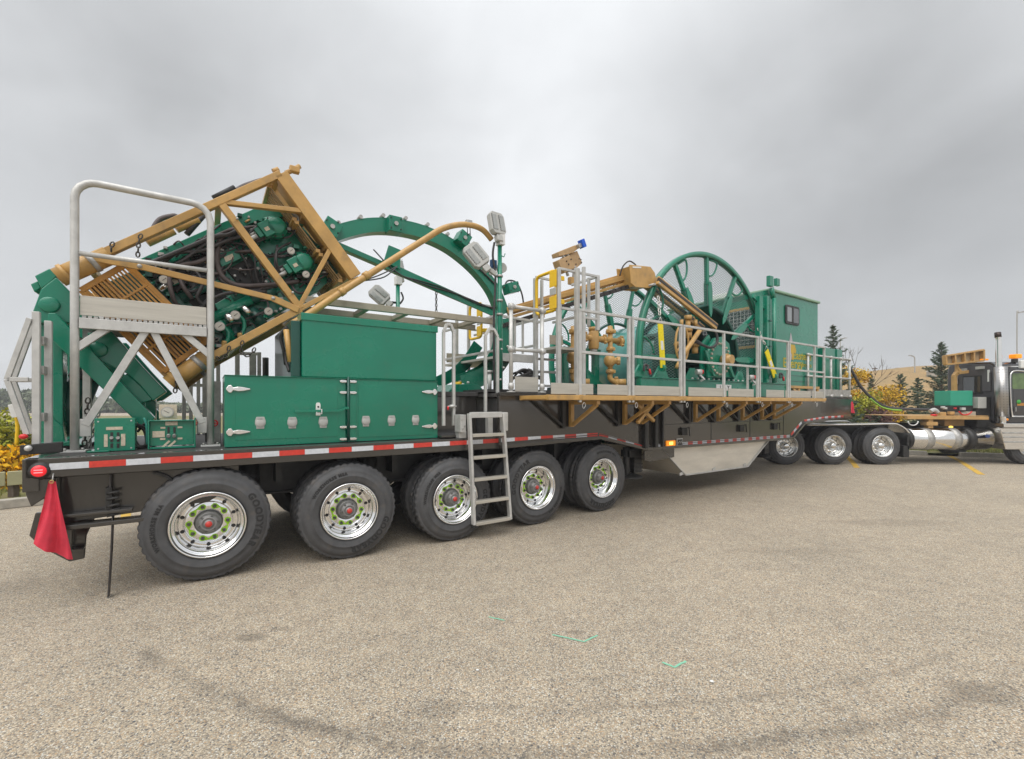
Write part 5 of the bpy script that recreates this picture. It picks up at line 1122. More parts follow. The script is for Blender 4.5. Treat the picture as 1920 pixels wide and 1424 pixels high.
# left cage with tall posts, ladder and yellow gate
CG = thing('access_cage', 'tall aluminium access cage with yellow swing gate above the walkway', 'cage', (4.2, 0, 1.85))
zt_, zm, zd = 3.66, 3.09, 2.45
for u, w, z0, z1, r in ((4.22, .0, 1.86, zt_, .028), (4.56, -.02, 1.76, zt_+.05, .032), (4.62, -.10, 1.76, 3.72, .022), (5.0, .0, 2.83, zt_+.02, .026), (4.93, .12, 2.9, zt_, .02), (4.22, .55, 1.86, zt_-.02, .03), (4.34, .55, 1.86, zt_-.03, .02), (4.75, .6, 1.86, 3.4, .022), (4.60, 2.5, 2.4, 3.6, .025), (4.10, 2.5, 1.86, 3.6, .025), (3.85, 2.5, 1.86, 3.3, .025)):
    mb = MB(); mb.box((u-r, w-r, z0), (u+r, w+r, z1)); part('post', mb, ALU, CG, .004)
for a, b in (((4.22, 0, zt_), (4.56, 0, zt_)), ((4.56, 0, zt_), (5.0, 0, zt_)), ((4.22, 0, zm), (4.56, 0, zm)), ((4.22, .55, zt_), (4.60, .55, zt_)), ((5.0, 0, zt_), (5.0, .6, zt_)), ((4.22, .03, 2.95), (4.22, .5, 2.95)), ((4.60, .0, 3.0), (5.0, .0, 3.0)), ((4.6, .0, 3.0), (4.6, 0.6, 3.0)), ((4.22, .55, 2.6), (4.22, 2.5, 2.6)), ((4.22, .55, 3.0), (4.22, 2.5, 3.0)), ((3.60, .62, 3.02), (3.60, 2.5, 3.02)), ((3.60, .62, 2.50), (3.60, 2.5, 2.50)), ((4.10, 2.5, 3.6), (4.60, 2.5, 3.6)), ((4.10, 2.5, 3.1), (4.60, 2.5, 3.1)), ((3.85, 2.5, 3.3), (4.1, 2.5, 3.3)), ((3.62, .6, 3.0), (4.22, .6, 2.98)), ((4.22, .6, 2.2), (4.75, .6, 2.2)), ((4.22, .6, 1.98), (4.75, .6, 1.98)), ((4.22, .6, 2.4), (4.75, .6, 2.4))):
    mb = MB(); mb.bar(a, b, .032, .036); part('rail', mb, ALU, CG, .004)
mb = MB(); mb.box((3.6, .62, 2.38), (4.20, 2.52, 2.42)); part('step_floor', mb, ALUP, CG, .004)
mb = MB(); mb.box((3.58, .58, 2.33), (4.20, .62, 2.45)); part('floor_edge', mb, ALU, CG, .004)
mb = MB(); mb.box((4.23, .08, 2.50), (4.72, .62, 2.54)); part('step_floor', mb, ALUP, CG, .004)
mb = MB(); mb.box((4.30, .3, 2.60), (4.56, .31, 2.74)); part('kick_plate', mb, TAN, CG, .002)
mb = MB(); mb.box((3.62, 2.45, 2.45), (4.1, 2.46, 2.62)); part('kick_plate', mb, TAN, CG, .002)
for u in (3.9, 4.05): mb = MB(); mb.box((u-.015, .64, 2.47), (u+.015, .67, 2.98)); part('baluster', mb, ALU, CG, .003)
# yellow gates: rounded tube frame with flat plate
def gate(u, w0, w1, z0, z1, label):
    t = thing('swing_gate', label, 'gate', (u, w0, z0), group='yellow swing gates')
    r = .07; pts = []
    for (cw, cz, a0) in ((w1-r, z1-r, 0), (w0+r, z1-r, 90), (w0+r, z0+r, 180), (w1-r, z0+r, 270)):
        for a in (0, 30, 60, 90): pts.append((u, cw+r*cos(radians(a0+a)), cz+r*sin(radians(a0+a))))
    mb = MB(); mb.tube(pts, .024, 10, closed=True); part('gate_frame', mb, YEL, t)
    s_ = 1 if w1 > w0 else -1
    mb = MB(); mb.box((u-.03, w0-.04, z0+.02), (u-.02, w0+.12, z0+.20)); part('hinge_plate', mb, YEL, t, .003)
    mb = MB(); mb.box((u-.03, w0-.04, z1-.24), (u-.02, w0+.12, z1-.0)); part('hinge_plate', mb, YEL, t, .003)
    mb = MB(); mb.box((u-.032, w0-.035, z0+.22), (u-.022, w0+.11, z1-.26)); part('reflector', mb, GREY, t, .003)
    for z in (z0+.12, z1-.12):
        mb = MB(); mb.bar((u+.0, w0-.02, z), (u+.14, w0-.02, z+.01), .02, .07); part('hinge_arm', mb, YEL, t, .01)
    return t
gate(4.20, .03, .50, 3.06, 3.64, 'bright yellow swing gate on the near side of the access cage'); gate(4.10, 2.02, 2.45, 2.90, 3.52, 'far yellow gate seen between the green arch and the lamp mast')
# speed-rail frame with a kick plate at the step
SR = thing('pipe_rail', 'two post round pipe rail with kick plate above the dark side panel', 'railing', (3.4, .02, 1.85))
for u in (3.42, 3.95):
    mb = MB(); mb.cyl((u, .04, 1.852), (u, .04, 3.02), .028, 12); part('post', mb, ALU, SR)
    for z in (2.98, 2.40, 1.90): mb = MB(); mb.cyl((u, .04, z), (u, .04, z+.08), .038, 12); part('pipe_fitting', mb, ALU, SR)
    for z in (3.02, 2.44): mb = MB(); mb.cyl((u-.03, .04, z), (u+.05, .04, z), .036, 12); part('pipe_fitting', mb, ALU, SR)
    mb = MB(); mb.cyl((u, .04, 1.852), (u, .04, 1.868), .06, 14); part('base_flange', mb, ALU, SR)
for z in (3.02, 2.44): mb = MB(); mb.cyl((3.42, .04, z), (3.95, .04, z), .026, 12); part('rail', mb, ALU, SR)
mb = MB(); mb.box((3.50, .06, 1.862), (3.90, .068, 2.07)); part('kick_plate', mb, ALUP, SR, .003)
mb = MB(); mb.cyl(P(918, 700, .6), P(918, 732, .6), .03, 12); mb2 = MB(); mb2.cyl(P(918, 695, .6), P(918, 700, .6), .045, 12); q = thing('filter_bowl', 'small white filter canister between the grab hoop and the lamp mast', 'filter', P(918, 735, .6)); part('canister', mb, WHITE, q); part('filter_head', mb2, ALU, q)
for (x0, x1), l in (((965, 1000), 'bundle of black hoses heaped behind the aluminium kick plate'),):
    t = thing('hose_bundle', l, 'hose', P(965, 715, .6))
    for i in range(14):
        mb = MB(); a = rnd.uniform(955, 985); mb.tube(subdiv([P(a, rnd.uniform(700, 715), .5+.05*i), P(a+15, rnd.uniform(692, 708), .5+.05*i), P(a+32, rnd.uniform(695, 714), .55+.05*i)], 5), .018, 6); part('hose', mb, RUB, t)
mb = MB(); mb.box((3.22, .3, 1.86), (4.6, 2.4, 1.90)); solo('floor_plate', mb, DECK, 'dark floor plate under the hose bundle in front of the reel', 'floor', (3.22, .3, 1.86))
# beige hydraulic crane head on top and the gold telescoping boom
CR = thing('levelwind_boom', 'gold boom with large head plate and twin arms reaching down to the reel', 'boom', P(1190, 520, .2))
pA, pB = Vector(P(950, 585, 1.3)), Vector(P(1195, 514, .25)); pA.y, pB.y = 1.3, .25
for off, a, b in ((0, .16, .075), (-.11, .10, .05), (.0, .06, .14)):
    mb = MB(); d = Vector((0, 0, off)); mb.bar(pA+d, pB+d, a, b); part('boom_section', mb, GOLD, CR, .006)
hp = [(1179, 497), (1218, 501), (1226, 512), (1228, 520), (1252, 533), (1240, 537), (1228, 532), (1216, 541), (1190, 539), (1182, 532)]
for w in (.10, .38):
    mb = MB(); mb.prism(UZ(hp, .12), w, w+.02); part('head_plate', mb, GOLD, CR, .005)
mb = MB(); mb.prism(UZ([(1182, 499), (1218, 503), (1216, 538), (1190, 537)], .12), .121, .379); part('head_block', mb, GOLD, CR)
mb = MB(); mb.prism(UZ([(1186, 500), (1202, 500.5), (1202, 503.5), (1186, 503)], .10), .094, .0985); part('label_plate', mb, WHITE, CR)
cb = subdiv([Vector(P(940, 612, 1.25)), Vector(P(1060, 574, .8)), Vector(P(1185, 536, .25))], 12)
for i, (p, q) in enumerate(zip(cb, cb[1:])): mb = MB(); mb.bar(p+(q-p)*.08, q-(q-p)*.04, .10, .07); part('cable_chain_link', mb, RUB, CR, .006)
mb = MB(); mb.tube(subdiv([P(1162, 518, .3), P(1168, 500, .25), P(1180, 490, .2), P(1192, 497, .2)], 5), .012, 8); part('hose', mb, RUB, CR)
for dy, w in ((0, .02), (0, .30)):
    p, q = Vector(P(1232, 530, .02)), Vector(P(1342, 616, .02)); p.y = q.y = w
    mb = MB(); mb.bar(p, q, .06, .06); part('arm', mb, GOLD, CR, .006)
    mb = MB(); mb.bar(p+Vector((.03, 0, .10)), q+Vector((.05, 0, .07)), .04, .03); part('arm_tube', mb, GOLD, CR, .004)
    mb = MB(); mb.bar(p+Vector((.02, -.01, .055)), q+Vector((.02, -.01, .042)), .05, .045); part('arm_hose', mb, RUB, CR)
for x, y in ((1228, 533), (1238, 531)): mb = MB(); mb.cyl(P(x, y, -.02), P(x, y, -.02)[:1]+(.35,)+P(x, y, -.02)[2:], .02, 10); part('arm_pin', mb, STEEL, CR)
for x, y in ((1045, 575), (1090, 562), (1010, 590)):
    c0 = Vector(P(x, y, .9)); mb = MB(); mb.cbox(c0, (.16, .14, .12)); part('boom_carriage', mb, GOLD, CR, .015)
BH = thing('depth_counter', 'beige depth counter head with a bright blue cap standing above the access cage', 'counter', P(1072, 520, .7))
wq = .7
for pts, w0, w1 in (([(1047, 488), (1068, 479), (1079, 502), (1060, 512), (1052, 503)], wq, wq+.16), ([(1068, 478), (1086, 469), (1096, 492), (1083, 503), (1074, 502)], wq+.05, wq+.25), ([(1048, 472), (1078, 460), (1090, 457), (1089, 463), (1076, 474), (1050, 480)], wq+.02, wq+.2)):
    mb = MB(); mb.prism(UZ(pts, wq), w0, w1); part('counter_plate', mb, mat('beige_paint', (.46, .30, .15), .45, var=.15, vscale=8, dirt=.3), BH, .006)
mb = MB(); mb.bar(P(1083, 463, wq), P(1091, 459, wq), .08, .07); part('neck', mb, STEEL, BH, .004)
mb = MB(); mb.bar(P(1089, 450, wq-.02), P(1094, 465, wq-.02), .10, .08); part('blue_cap', mb, BLUE, BH, .006)
for q in ([(1053, 476), (1059, 486)], [(1062, 474), (1066, 482)], [(1078, 500), (1074, 528)], [(1062, 508), (1065, 518)]): mb = MB(); mb.cyl(P(*q[0], wq+.05), P(*q[1], wq+.05), .025, 10); part('counter_rod', mb, STEEL, BH)
mb = MB(); mb.box(tuple(P(1070, 532, wq)), (P(1078, 532, wq)[0], wq+.08, P(1075, 520, wq)[2])); part('mount', mb, GOLD, BH, .005)
for k in range(7):
    x, y = rnd.uniform(1052, 1090), rnd.uniform(480, 498); q = P(x, y, wq); mb = MB(); mb.cyl((q[0], wq-.012, q[2]), (q[0], wq, q[2]), .012, 8); part('bolt', mb, FLAT, BH)

# ================================================================== gold valve manifold
VM = thing('valve_manifold', 'gold pipe manifold with two ball valves and hammer unions behind the rail', 'manifold', P(1110, 700, .35))
wv = .35
def vp(x, y, w=wv): return Vector(P(x, y, w))
def vcyl(nm, a, b, r, m=GOLD, n=16): mb = MB(); mb.cyl(a, b, r, n); return part(nm, mb, m, VM)
def union(p, d, r=.075):
    d = Vector(d).normalized(); mb = MB(); mb.cyl(p-d*.035, p+d*.035, r, 18); part('union_nut', mb, GOLD, VM)
    ref = Vector((0, 1, 0)) if abs(d.y) < .9 else Vector((0, 0, 1)); x = d.cross(ref).normalized(); y = d.cross(x)
    for k in range(3):
        a = 2*pi*k/3+.4; q = p+x*cos(a)*r+y*sin(a)*r; mb = MB(); mb.bar(q-d*.028, q+d*.028, .05, .045, x*cos(a)+y*sin(a)); part('union_lug', mb, GOLD, VM, .006)
def ball(p):
    mb = MB(); mb.sphere(p, .10, 18, (1, 1, 1.1)); part('valve_body', mb, GOLD, VM)
    q = p+Vector((.0, -.06, 0)); d = Vector((.75, -.66, 0)).normalized()
    mb = MB(); mb.cyl(p, p+d*.13, .055, 16); part('valve_stem', mb, GOLD, VM); mb = MB(); mb.lathe([(.001, -.0), (.03, 0), (.035, -.02), (.07, -.022), (.072, .02), (.06, .04)], (0,0,0), 'y', 8, smooth=False)
    mb.xf(Matrix.Translation(p+d*.15) @ d.to_track_quat('-Y', 'Z').to_matrix().to_4x4()); part('valve_cap', mb, GOLD, VM)
for x0, ytop, ybot, yb in ((1144, 612, 700, 677), (1075, 612, 700, 671)):
    vcyl('riser', vp(x0, ytop), vp(x0, ybot), .042); ball(vp(x0-1, yb))
    union(vp(x0, 622), (0, 0, 1), .07); union(vp(x0, 697), (0, 0, 1), .065); union(vp(x0, 655), (0, 0, 1), .058)
    vcyl('stub', vp(x0, 612), vp(x0, 618), .03)
    mb = MB(); e = vp(x0, 700); f = vp(x0+1, 716)+Vector((.05, -.02, 0)); mb.tube(subdiv([e, vp(x0, 710), f, vp(x0+9, 719)], 5), .045, 12); part('elbow', mb, GOLD, VM)
    union(vp(x0+11, 717), (.8, -.6, 0), .07); vcyl('outlet', vp(x0+11, 717), vp(x0+11, 717)+Vector((.13, -.10, 0)), .055)
vcyl('cross_pipe', vp(1080, 631), vp(1166, 641), .048)
mb = MB(); c0 = vp(1113, 637); mb.lathe([(.001, -.16), (.075, -.16), (.08, -.14), (.088, -.10), (.088, .10), (.078, .12), (.078, .14), (.001, .15)], c0, 'z', 24); part('check_valve', mb, GOLD, VM)
mb = MB(); mb.cyl(c0+Vector((0,0,.14)), c0+Vector((0,0,.20)), .085, 8); part('valve_bonnet', mb, GOLD, VM)
mb = MB(); mb.cyl(c0-Vector((0,0,.20)), c0-Vector((0,0,.16)), .06, 12); part('valve_foot', mb, ALU, VM)
union(vp(1095, 632), (1, 0, 0), .065); union(vp(1132, 637), (1, 0, 0), .06); union(vp(1163, 641), (1, 0, 0), .075)
mb = MB(); mb.lathe([(.001, 0), (.04, 0), (.045, .05)], (0,0,0), 'x', 12)
# green skid stand under it
ST = thing('manifold_stand', 'green braced steel stand under the gold manifold', 'stand', P(1110, 725, .5))
for x in (1100, 1120, 1062): p = P(x, 660, .6); mb = MB(); mb.box((p[0]-.05, .6, 1.86), (p[0]+.05, .7, p[2])); part('post', mb, GREEN, ST, .004)
mb = MB(); mb.box((P(1055, 650, .6)[0], .58, P(1100, 664, .6)[2]), (P(1125, 650, .6)[0], .72, P(1100, 654, .6)[2])); part('top_beam', mb, GREEN, ST, .004)
mb = MB(); mb.prism(UZ([(1100, 690), (1132, 722), (1100, 722)], .56), .56, .58); part('gusset', mb, GREEN, ST)
mb = MB(); mb.box((P(1060, 700, .65)[0], .65, 1.86), (P(1100, 700, .65)[0], .68, P(1080, 690, .65)[2])); part('back_plate', mb, DGREEN, ST, .004)
mb = MB(); mb.box((4.6, .5, 1.86), (6.0, .75, 1.96)); part('skid_beam', mb, DGREEN, ST, .004)

# ================================================================== the reel
RC = Vector((8.17, .15, 2.57)); RR = 2.07; RI = 1.06
RE = thing('tubing_reel', 'huge green spoked tubing reel with mesh filled flanges sunk into the trailer', 'reel', (8.17, 1.4, .5))
for w in (.12, 2.50):
    mb = MB(); mb.lathe([(RR, 0), (RR, .10), (RR-.085, .10), (RR-.085, .085), (RR-.02, .085), (RR-.02, .015), (RR-.085, .015), (RR-.085, 0)], (RC.x, w, RC.z), 'y', 96, close=True); part('flange_rim', mb, GREEN, RE)
    mb = MB(); mb.lathe([(RI+.0, .02), (RI+.0, .08), (RI-.05, .08), (RI-.05, .02)], (RC.x, w, RC.z), 'y', 72, close=True); part('inner_ring', mb, DGREEN, RE)
    for k in range(12):
        a = radians(2+30*k+(0 if w < 1 else 12)); d = Vector((cos(a), 0, sin(a))); t_ = Vector((-sin(a), 0, cos(a))); c0 = Vector((RC.x, w+.05, RC.z))
        mb = MB(); mb.bar(c0+d*1.45, c0+d*(RR-.06), .07, .07); part('spoke', mb, GREEN, RE, .005)
        # pointed spoke foot
        pts = [c0+d*.80, c0+d*.90+t_*.045, c0+d*1.32+t_*.065, c0+d*1.5+t_*.035, c0+d*1.5-t_*.035, c0+d*1.32-t_*.065, c0+d*.90-t_*.045]
        mb = MB(); mb.prism([(p.x, p.z) for p in pts], w-.03, w-.008); part('spoke_foot', mb, GREEN, RE, .004)
        mb = MB(); mb.bar(c0+d*1.06+Vector((0, .02, 0)), c0+d*1.5+Vector((0, .02, 0)), .06, .07); part('spoke', mb, GREEN, RE, .004)
        # D-shaped lifting eye beside each spoke
        e = [c0+d*(RR-.12)-t_*.10, c0+d*(RR-.14)-t_*.34, c0+d*(RR-.28)-t_*.31, c0+d*(RR-.40)-t_*.20, c0+d*(RR-.44)-t_*.07]
        mb = MB(); mb.tube(subdiv(e, 4), .019, 8); part('lifting_eye', mb, GREEN, RE)
    # expanded metal: two families of wires clipped to the ring
    mb = MB(); r0, r1 = RI, RR-.09
    for sgn in (1, -1):
        th_ = radians(24*sgn); d = Vector((cos(th_), 0, sin(th_))); n_v = Vector((-sin(th_), 0, cos(th_)))
        k = -int(r1/.045)
        while k*.045 < r1:
            h = k*.045; k += 1
            if abs(h) >= r1: continue
            e = sqrt(r1*r1-h*h); segs = [(-e, e)]
            if abs(h) < r0: f = sqrt(r0*r0-h*h); segs = [(-e, -f), (f, e)]
            for s0_, s1_ in segs:
                a = Vector((RC.x, w+.05, RC.z))+n_v*h+d*s0_; b = Vector((RC.x, w+.05, RC.z))+n_v*h+d*s1_
                mb.bar(a, b, .004, .0065)
    part('expanded_mesh', mb, mat('mesh_grey_green', (0.13, 0.21, 0.19), .4, metal=.2), RE, kind='stuff')
mb = MB(); mb.lathe([(1.02, 0), (1.02, .5)], (RC.x, .2, RC.z), 'y', 96); part('drum', mb, DGREEN, RE)
mb = MB(); mb.lathe([(.86, .0), (.88, .02), (.88, 1.80), (.86, 1.82)], (RC.x, .70, RC.z), 'y', 96); part('drum_cover', mb, TEAL, RE)
mb = MB(); mb.lathe([(.14, 0), (.14, 2.6), (.001, 2.6)], (RC.x, .1, RC.z), 'y', 24); part('axle', mb, DGREEN, RE)
for k in range(6):
    a = radians(30+60*k); d = Vector((cos(a), 0, sin(a))); c0 = Vector((RC.x, .9, RC.z)); mb = MB(); mb.bar(c0+d*.1, c0+d*.98, .3, .06); part('drum_web', mb, DGREEN, RE)
mb = MB(); mb.lathe([(.999, .0), (.001, .0)], (RC.x, 1.1, RC.z), 'y', 64); part('drum_disc', mb, mat('drum_inside', (.006, .03, .032), .4), RE)
# bearing pedestal, hub, sprocket
PD = thing('reel_pedestal', 'green bearing pedestal with bolted hub and gold swivel in front of the reel centre', 'pedestal', P(1350, 705, .02))
mb = MB(); mb.prism(UZ([(1326, 708), (1328, 650), (1338, 634), (1352, 632), (1366, 645), (1373, 708)], .02), .0, .05); part('pedestal_plate', mb, GREEN, PD, .006)
for q in ([(1321, 657), (1325, 657), (1342, 706), (1338, 706)], [(1357, 664), (1361, 664), (1378, 708), (1374, 708)], [(1345, 641), (1351, 638), (1353, 650), (1350, 652)]):
    mb = MB(); mb.prism(UZ(q, -.04), -.05, -.003); part('stiffener', mb, GREEN, PD, .003)
mb = MB(); mb.prism(UZ([(1312, 706), (1314, 645), (1328, 628), (1331, 636), (1324, 655), (1324, 706)], .10), .08, .12); part('pedestal_side', mb, GREEN, PD, .005)
c0 = Vector(P(1347, 674, -.02)); 
mb = MB(); mb.lathe([(.001, -.03), (.20, -.03), (.33, -.02), (.36, .0), (.36, .03)], c0, 'y', 40); part('hub_plate', mb, GREEN, PD)
for k in range(22):
    a = 2*pi*k/22; p = c0+Vector((.30*cos(a), -.03, .30*sin(a))); mb = MB(); mb.cyl(p, p+Vector((0, -.03, 0)), .022, 8); part('hub_bolt', mb, TAN, PD)
c1 = c0+Vector((.05, -.05, -.02)); mb = MB(); mb.cyl(c1, c1+Vector((0, -.20, 0)), .09, 18); part('swivel', mb, GOLD, PD); mb = MB(); mb.cyl(c1+Vector((0, -.06, 0)), c1+Vector((0, -.12, 0)), .12, 8); part('swivel_nut', mb, GOLD, PD)
hose([P(1340, 618, -.1), P(1345, 635, -.12), P(1342, 647, -.12), P(1330, 652, -.1), P(1308, 643, -.05), P(1300, 641, 0)], .026, RUB, 'black hose curving from the gold arm to the valve beside the reel hub')
# hand wheel and valve group left of the pedestal
HW = thing('hand_wheel', 'gold spoked hand wheel on a gold valve stack in front of the reel', 'valve', P(1280, 645, .0))
c0 = Vector(P(1279, 645, -.02)); rw = .30
mb = MB(); mb.tube([c0+Vector((rw*.62*cos(t), -.0, rw*sin(t)*1.1)) for t in [2*pi*i/28 for i in range(28)]], .020, 8, closed=True); part('wheel_rim', mb, GOLD, HW)
for k in range(3):
    a = radians(90+120*k); mb = MB(); mb.bar(c0, c0+Vector((rw*.6*cos(a), 0, rw*1.05*sin(a))), .02, .03); part('wheel_spoke', mb, GOLD, HW)
mb = MB(); mb.lathe([(.001, -.03), (.05, -.03), (.05, .14)], c0, 'y', 14); part('wheel_hub', mb, GOLD, HW)
for x, y0, y1, r in ((1290, 592, 600, .07), (1290, 600, 618, .045), (1290, 614, 622, .08), (1291, 622, 634, .06), (1303, 650, 663, .055), (1303, 645, 650, .075), (1278, 600, 612, .03), (1304, 600, 612, .035)):
    a, b = P(x, y0, .05), P(x, y1, .05); mb = MB(); mb.cyl(a, b, r, 14); part('valve_stack', mb, GOLD, HW)
mb = MB(); mb.cyl(P(1312, 620, -.12), P(1274, 676, -.12), .042, 14); mb2 = MB(); mb2.cyl(P(1276, 673, -.12), P(1268, 690, -.12), .03, 12); part('support_ram', mb, GOLD, HW); part('support_rod', mb2, GOLD, HW)
hose([P(1300, 642, .0), P(1306, 640, -.05), P(1314, 645, -.05)], .03, RUB, 'short thick black hose end beside the gold hand wheel')
# skid beam, lashing anchors
SK = thing('reel_skid', 'long green skid beam under the reel with white lettered sign plate', 'skid', (6.0, .0, 1.86))
mb = MB(); mb.box((6.02, .02, 1.79), (11.0, .12, 2.13)); part('side_beam', mb, GREEN, SK, .006)
mb = MB(); mb.box((6.02, .0, 2.132), (11.0, .35, 2.15)); part('top_flange', mb, GREEN, SK, .003)
mb = MB(); mb.box((9.45, -.012, 1.75), (9.72, .015, 2.14)); part('door_plate', mb, GREEN, SK, .003)
a, b = P(1344, 721, .0), P(1372, 733, .0); mb = MB(); mb.box((a[0], .005, b[2]), (b[0], .018, a[2])); sg = part('sign_plate', mb, WHITE, SK, .004)
def wtext(s, size, c, par, m, nm='lettering', w=None, bold=.0, spacing=1.0, sx=1.0):
    t = text_mb(s, size, .0015, bold=bold, spacing=spacing); t.v = [(c[0]+x*sx, c[1]-z, c[2]+y) for x, y, z in t.v]; return part(nm, t, m, par, kind='stuff')
h = a[2]-b[2]
wtext('J', h*.95, (a[0]+(b[0]-a[0])*.24, .003, b[2]+h*.16), sg, FLAT, bold=.003); wtext('Y', h*.95, (a[0]+(b[0]-a[0])*.78, .003, b[2]+h*.16), sg, FLAT, bold=.003)
cx_ = a[0]+(b[0]-a[0])*.53; cz_ = b[2]+h*.42; r = h*.30
dp_ = [(cx_+r*.8*cos(t), cz_+r*.8*sin(t)) for t in [radians(x) for x in range(-220, 41, 20)]]+[(cx_, cz_+r*1.7)]
mb = MB(); mb.prism(dp_, .0005, .0045); part('drop_emblem', mb, DGREEN, sg)
mb = MB(); mb.bar((cx_-r*.8, -.0006, cz_-r*.3), (cx_+r*.3, -.0006, cz_+r*.3), .002, r*.22); part('drop_stripe', mb, TEAL, sg)
for x, y in ((1210, 700), (1306, 700), (1395, 702), (1248, 700), (1448, 708)):
    p = P(x, y, -.02); mb = MB(); mb.prism([(p[0]-.22, 2.15), (p[0]-.05, 2.36), (p[0]+.08, 2.36), (p[0]+.20, 2.15)], .06, .10); part('anchor_plate', mb, GREEN, SK, .006)
for x, y in ((1309, 698), (1407, 708)):
    p = Vector(P(x, y, -.04)); mb = MB(); mb.cyl(p+Vector((-.06, 0, 0)), p+Vector((.03, -.04, 0)), .05, 12); part('lashing_hub', mb, ALU, SK); mb = MB(); mb.cyl(p+Vector((.03, -.04, 0)), p+Vector((.06, -.06, 0)), .042, 12); part('lashing_cap', mb, RED, SK); mb = MB(); mb.tube([p+Vector((0, -.03, -.05)), p+Vector((.12, -.05, -.14)), p+Vector((.02, -.05, -.16))], .022, 8); part('lashing_handle', mb, ALU, SK)
for x, y in ((1211, 690), (1464, 705)):
    p = P(x, y, .0); mb = MB(); mb.tube(subdiv([(p[0]-.05, .0, p[2]-.06), (p[0]-.03, .0, p[2]+.05), (p[0]+.03, -.02, p[2]+.02), (p[0]+.0, -.03, p[2]-.04)], 4), .02, 6); part('ratchet', mb, RUB, SK); mb = MB(); mb.tube([(p[0]+.06, -.02, p[2]-.02), (p[0]+.09, -.02, p[2]-.11)], .022, 6); part('ratchet_grip', mb, RED, SK)
for i in range(14): mb = MB(); u = 7.45+i*.17; mb.cyl((u, .03, 2.15), (u, .03, 2.18), .02, 8); part('bolt', mb, ALU, SK)
# yellow tie-down straps on bright chains
def strap(top, mid, bot, label, wd=.062):
    t = thing('tie_down_strap', label, 'strap', P(*bot, -.12), group='yellow tie-down straps on the reel')
    w = -.10; q = [Vector(P(*top, .02)), Vector(P(*mid, w))]
    part('chain', chain_mb([q[0], q[0].lerp(q[1], .5), q[1]+Vector((0, 0, .10))], .062, .0095), CHAINL, t)
    mb = MB(); mb.tube([q[1]+Vector((0,0,.10)), q[1]+Vector((-wd, 0, .0)), q[1]+Vector((wd, 0, 0))], .009, 6, closed=True); part('triangle_ring', mb, CHAINL, t)
    b = Vector(P(*bot, w)); d = b-q[1]; mb = MB(); mb.sweep([q[1]+d*i/10+Vector((0, .0, 0)) for i in range(11)], [(-.008, -wd), (.008, -wd), (.008, wd), (-.008, wd)]); part('webbing', mb, STRAP, t)
    mb = MB(); mb.sweep([q[1]+d*i/10+Vector((0, -.01, 0)) for i in (4, 5, 6)], [(-.003, -wd*.5), (.003, -wd*.5), (.003, wd*.5), (-.003, wd*.5)]); part('strap_label', mb, WHITE, t)
    mb = MB(); mb.cyl(b+Vector((-.02, .02, 0)), b+Vector((.05, .02, 0)), .06, 12); part('ratchet', mb, GREEN, t)
strap((1234, 556), (1238, 606), (1243, 690), 'yellow webbing tie-down strap hanging straight down at the left of the reel'); strap((1421, 616), (1437, 658), (1453, 706), 'slanting yellow webbing tie-down strap at the right edge of the reel', .075)

# ================================================================== control cabin
CB = thing('control_cabin', 'green operator cabin with a small sliding side window and gold lettering behind the reel', 'cabin', (10.3, .1, 1.86))
cu0, cu1, cw0, cw1, cz0, cz1 = 10.38, 12.72, .10, 2.75, 1.90, 4.20
mb = MB(); mb.box((cu0, cw0, cz0), (cu1, cw0+.03, cz1)); part('side_wall', mb, GREEN, CB, .008)
mb = MB(); mb.box((cu0, cw0+.032, cz0), (cu0+.03, cw1-.032, 3.02)); mb.box((cu0, cw0+.032, 3.88), (cu0+.03, cw1-.032, cz1)); mb.box((cu0, cw0+.032, 3.022), (cu0+.03, .42, 3.878)); mb.box((cu0, 2.40, 3.022), (cu0+.03, cw1-.032, 3.878)); parts('end_wall', mb, GREEN, CB, .004)
mb = MB(); mb.box((cu1-.03, cw0+.032, cz0), (cu1, cw1-.032, cz1)); part('end_wall', mb, GREEN, CB, .006)
mb = MB(); mb.box((cu0, cw1-.03, cz0), (cu1, cw1, cz1)); part('side_wall', mb, GREEN, CB, .006)
mb = MB(); mb.box((cu0-.05, cw0-.05, cz1+.001), (cu1+.04, cw1+.04, cz1+.06)); part('roof', mb, mat('pale_roof_trim', (.25, .38, .27), .5, var=.1), CB, .02)
mb = MB(); mb.box((cu0+.02, .42, 3.022), (cu0+.026, 2.40, 3.878)); part('window_glass', mb, GLASS, CB)
for a, b in (((cu0-.03, .36, 3.0), (cu0-.002, .42, 3.90)), ((cu0-.03, 2.40, 3.0), (cu0-.002, 2.46, 3.90)), ((cu0-.03, .42, 3.87), (cu0-.002, 2.40, 3.93)), ((cu0-.03, .42, 2.97), (cu0-.002, 2.40, 3.03))): mb = MB(); mb.box(a, b); part('window_frame', mb, GOLD, CB, .004)
for i in range(22): w = .48+i*.088; mb = MB(); mb.cyl((cu0-.035, w, 3.03), (cu0-.035, w, 3.87), .006, 6); part('cage_wire', mb, STEEL, CB)
for i in range(10): z = 3.08+i*.085; mb = MB(); mb.cyl((cu0-.042, .42, z), (cu0-.042, 2.40, z), .006, 6); part('cage_wire', mb, STEEL, CB)
a, b = P(1471, 571, .1), P(1497, 612, .1)
def rrect(u0, z0, u1, z1, r, k=4):
    o = []
    for cx0, cz0_, a0 in ((u1-r, z1-r, 0), (u0+r, z1-r, 90), (u0+r, z0+r, 180), (u1-r, z0+r, 270)):
        for i in range(k+1): t = radians(a0+90*i/k); o.append((cx0+r*cos(t), cz0_+r*sin(t)))
    return o
mb = MB(); mb.prism(rrect(a[0], b[2], b[0], a[2], .07), .075, .099); wn = part('side_window', mb, FLAT, CB, .004)
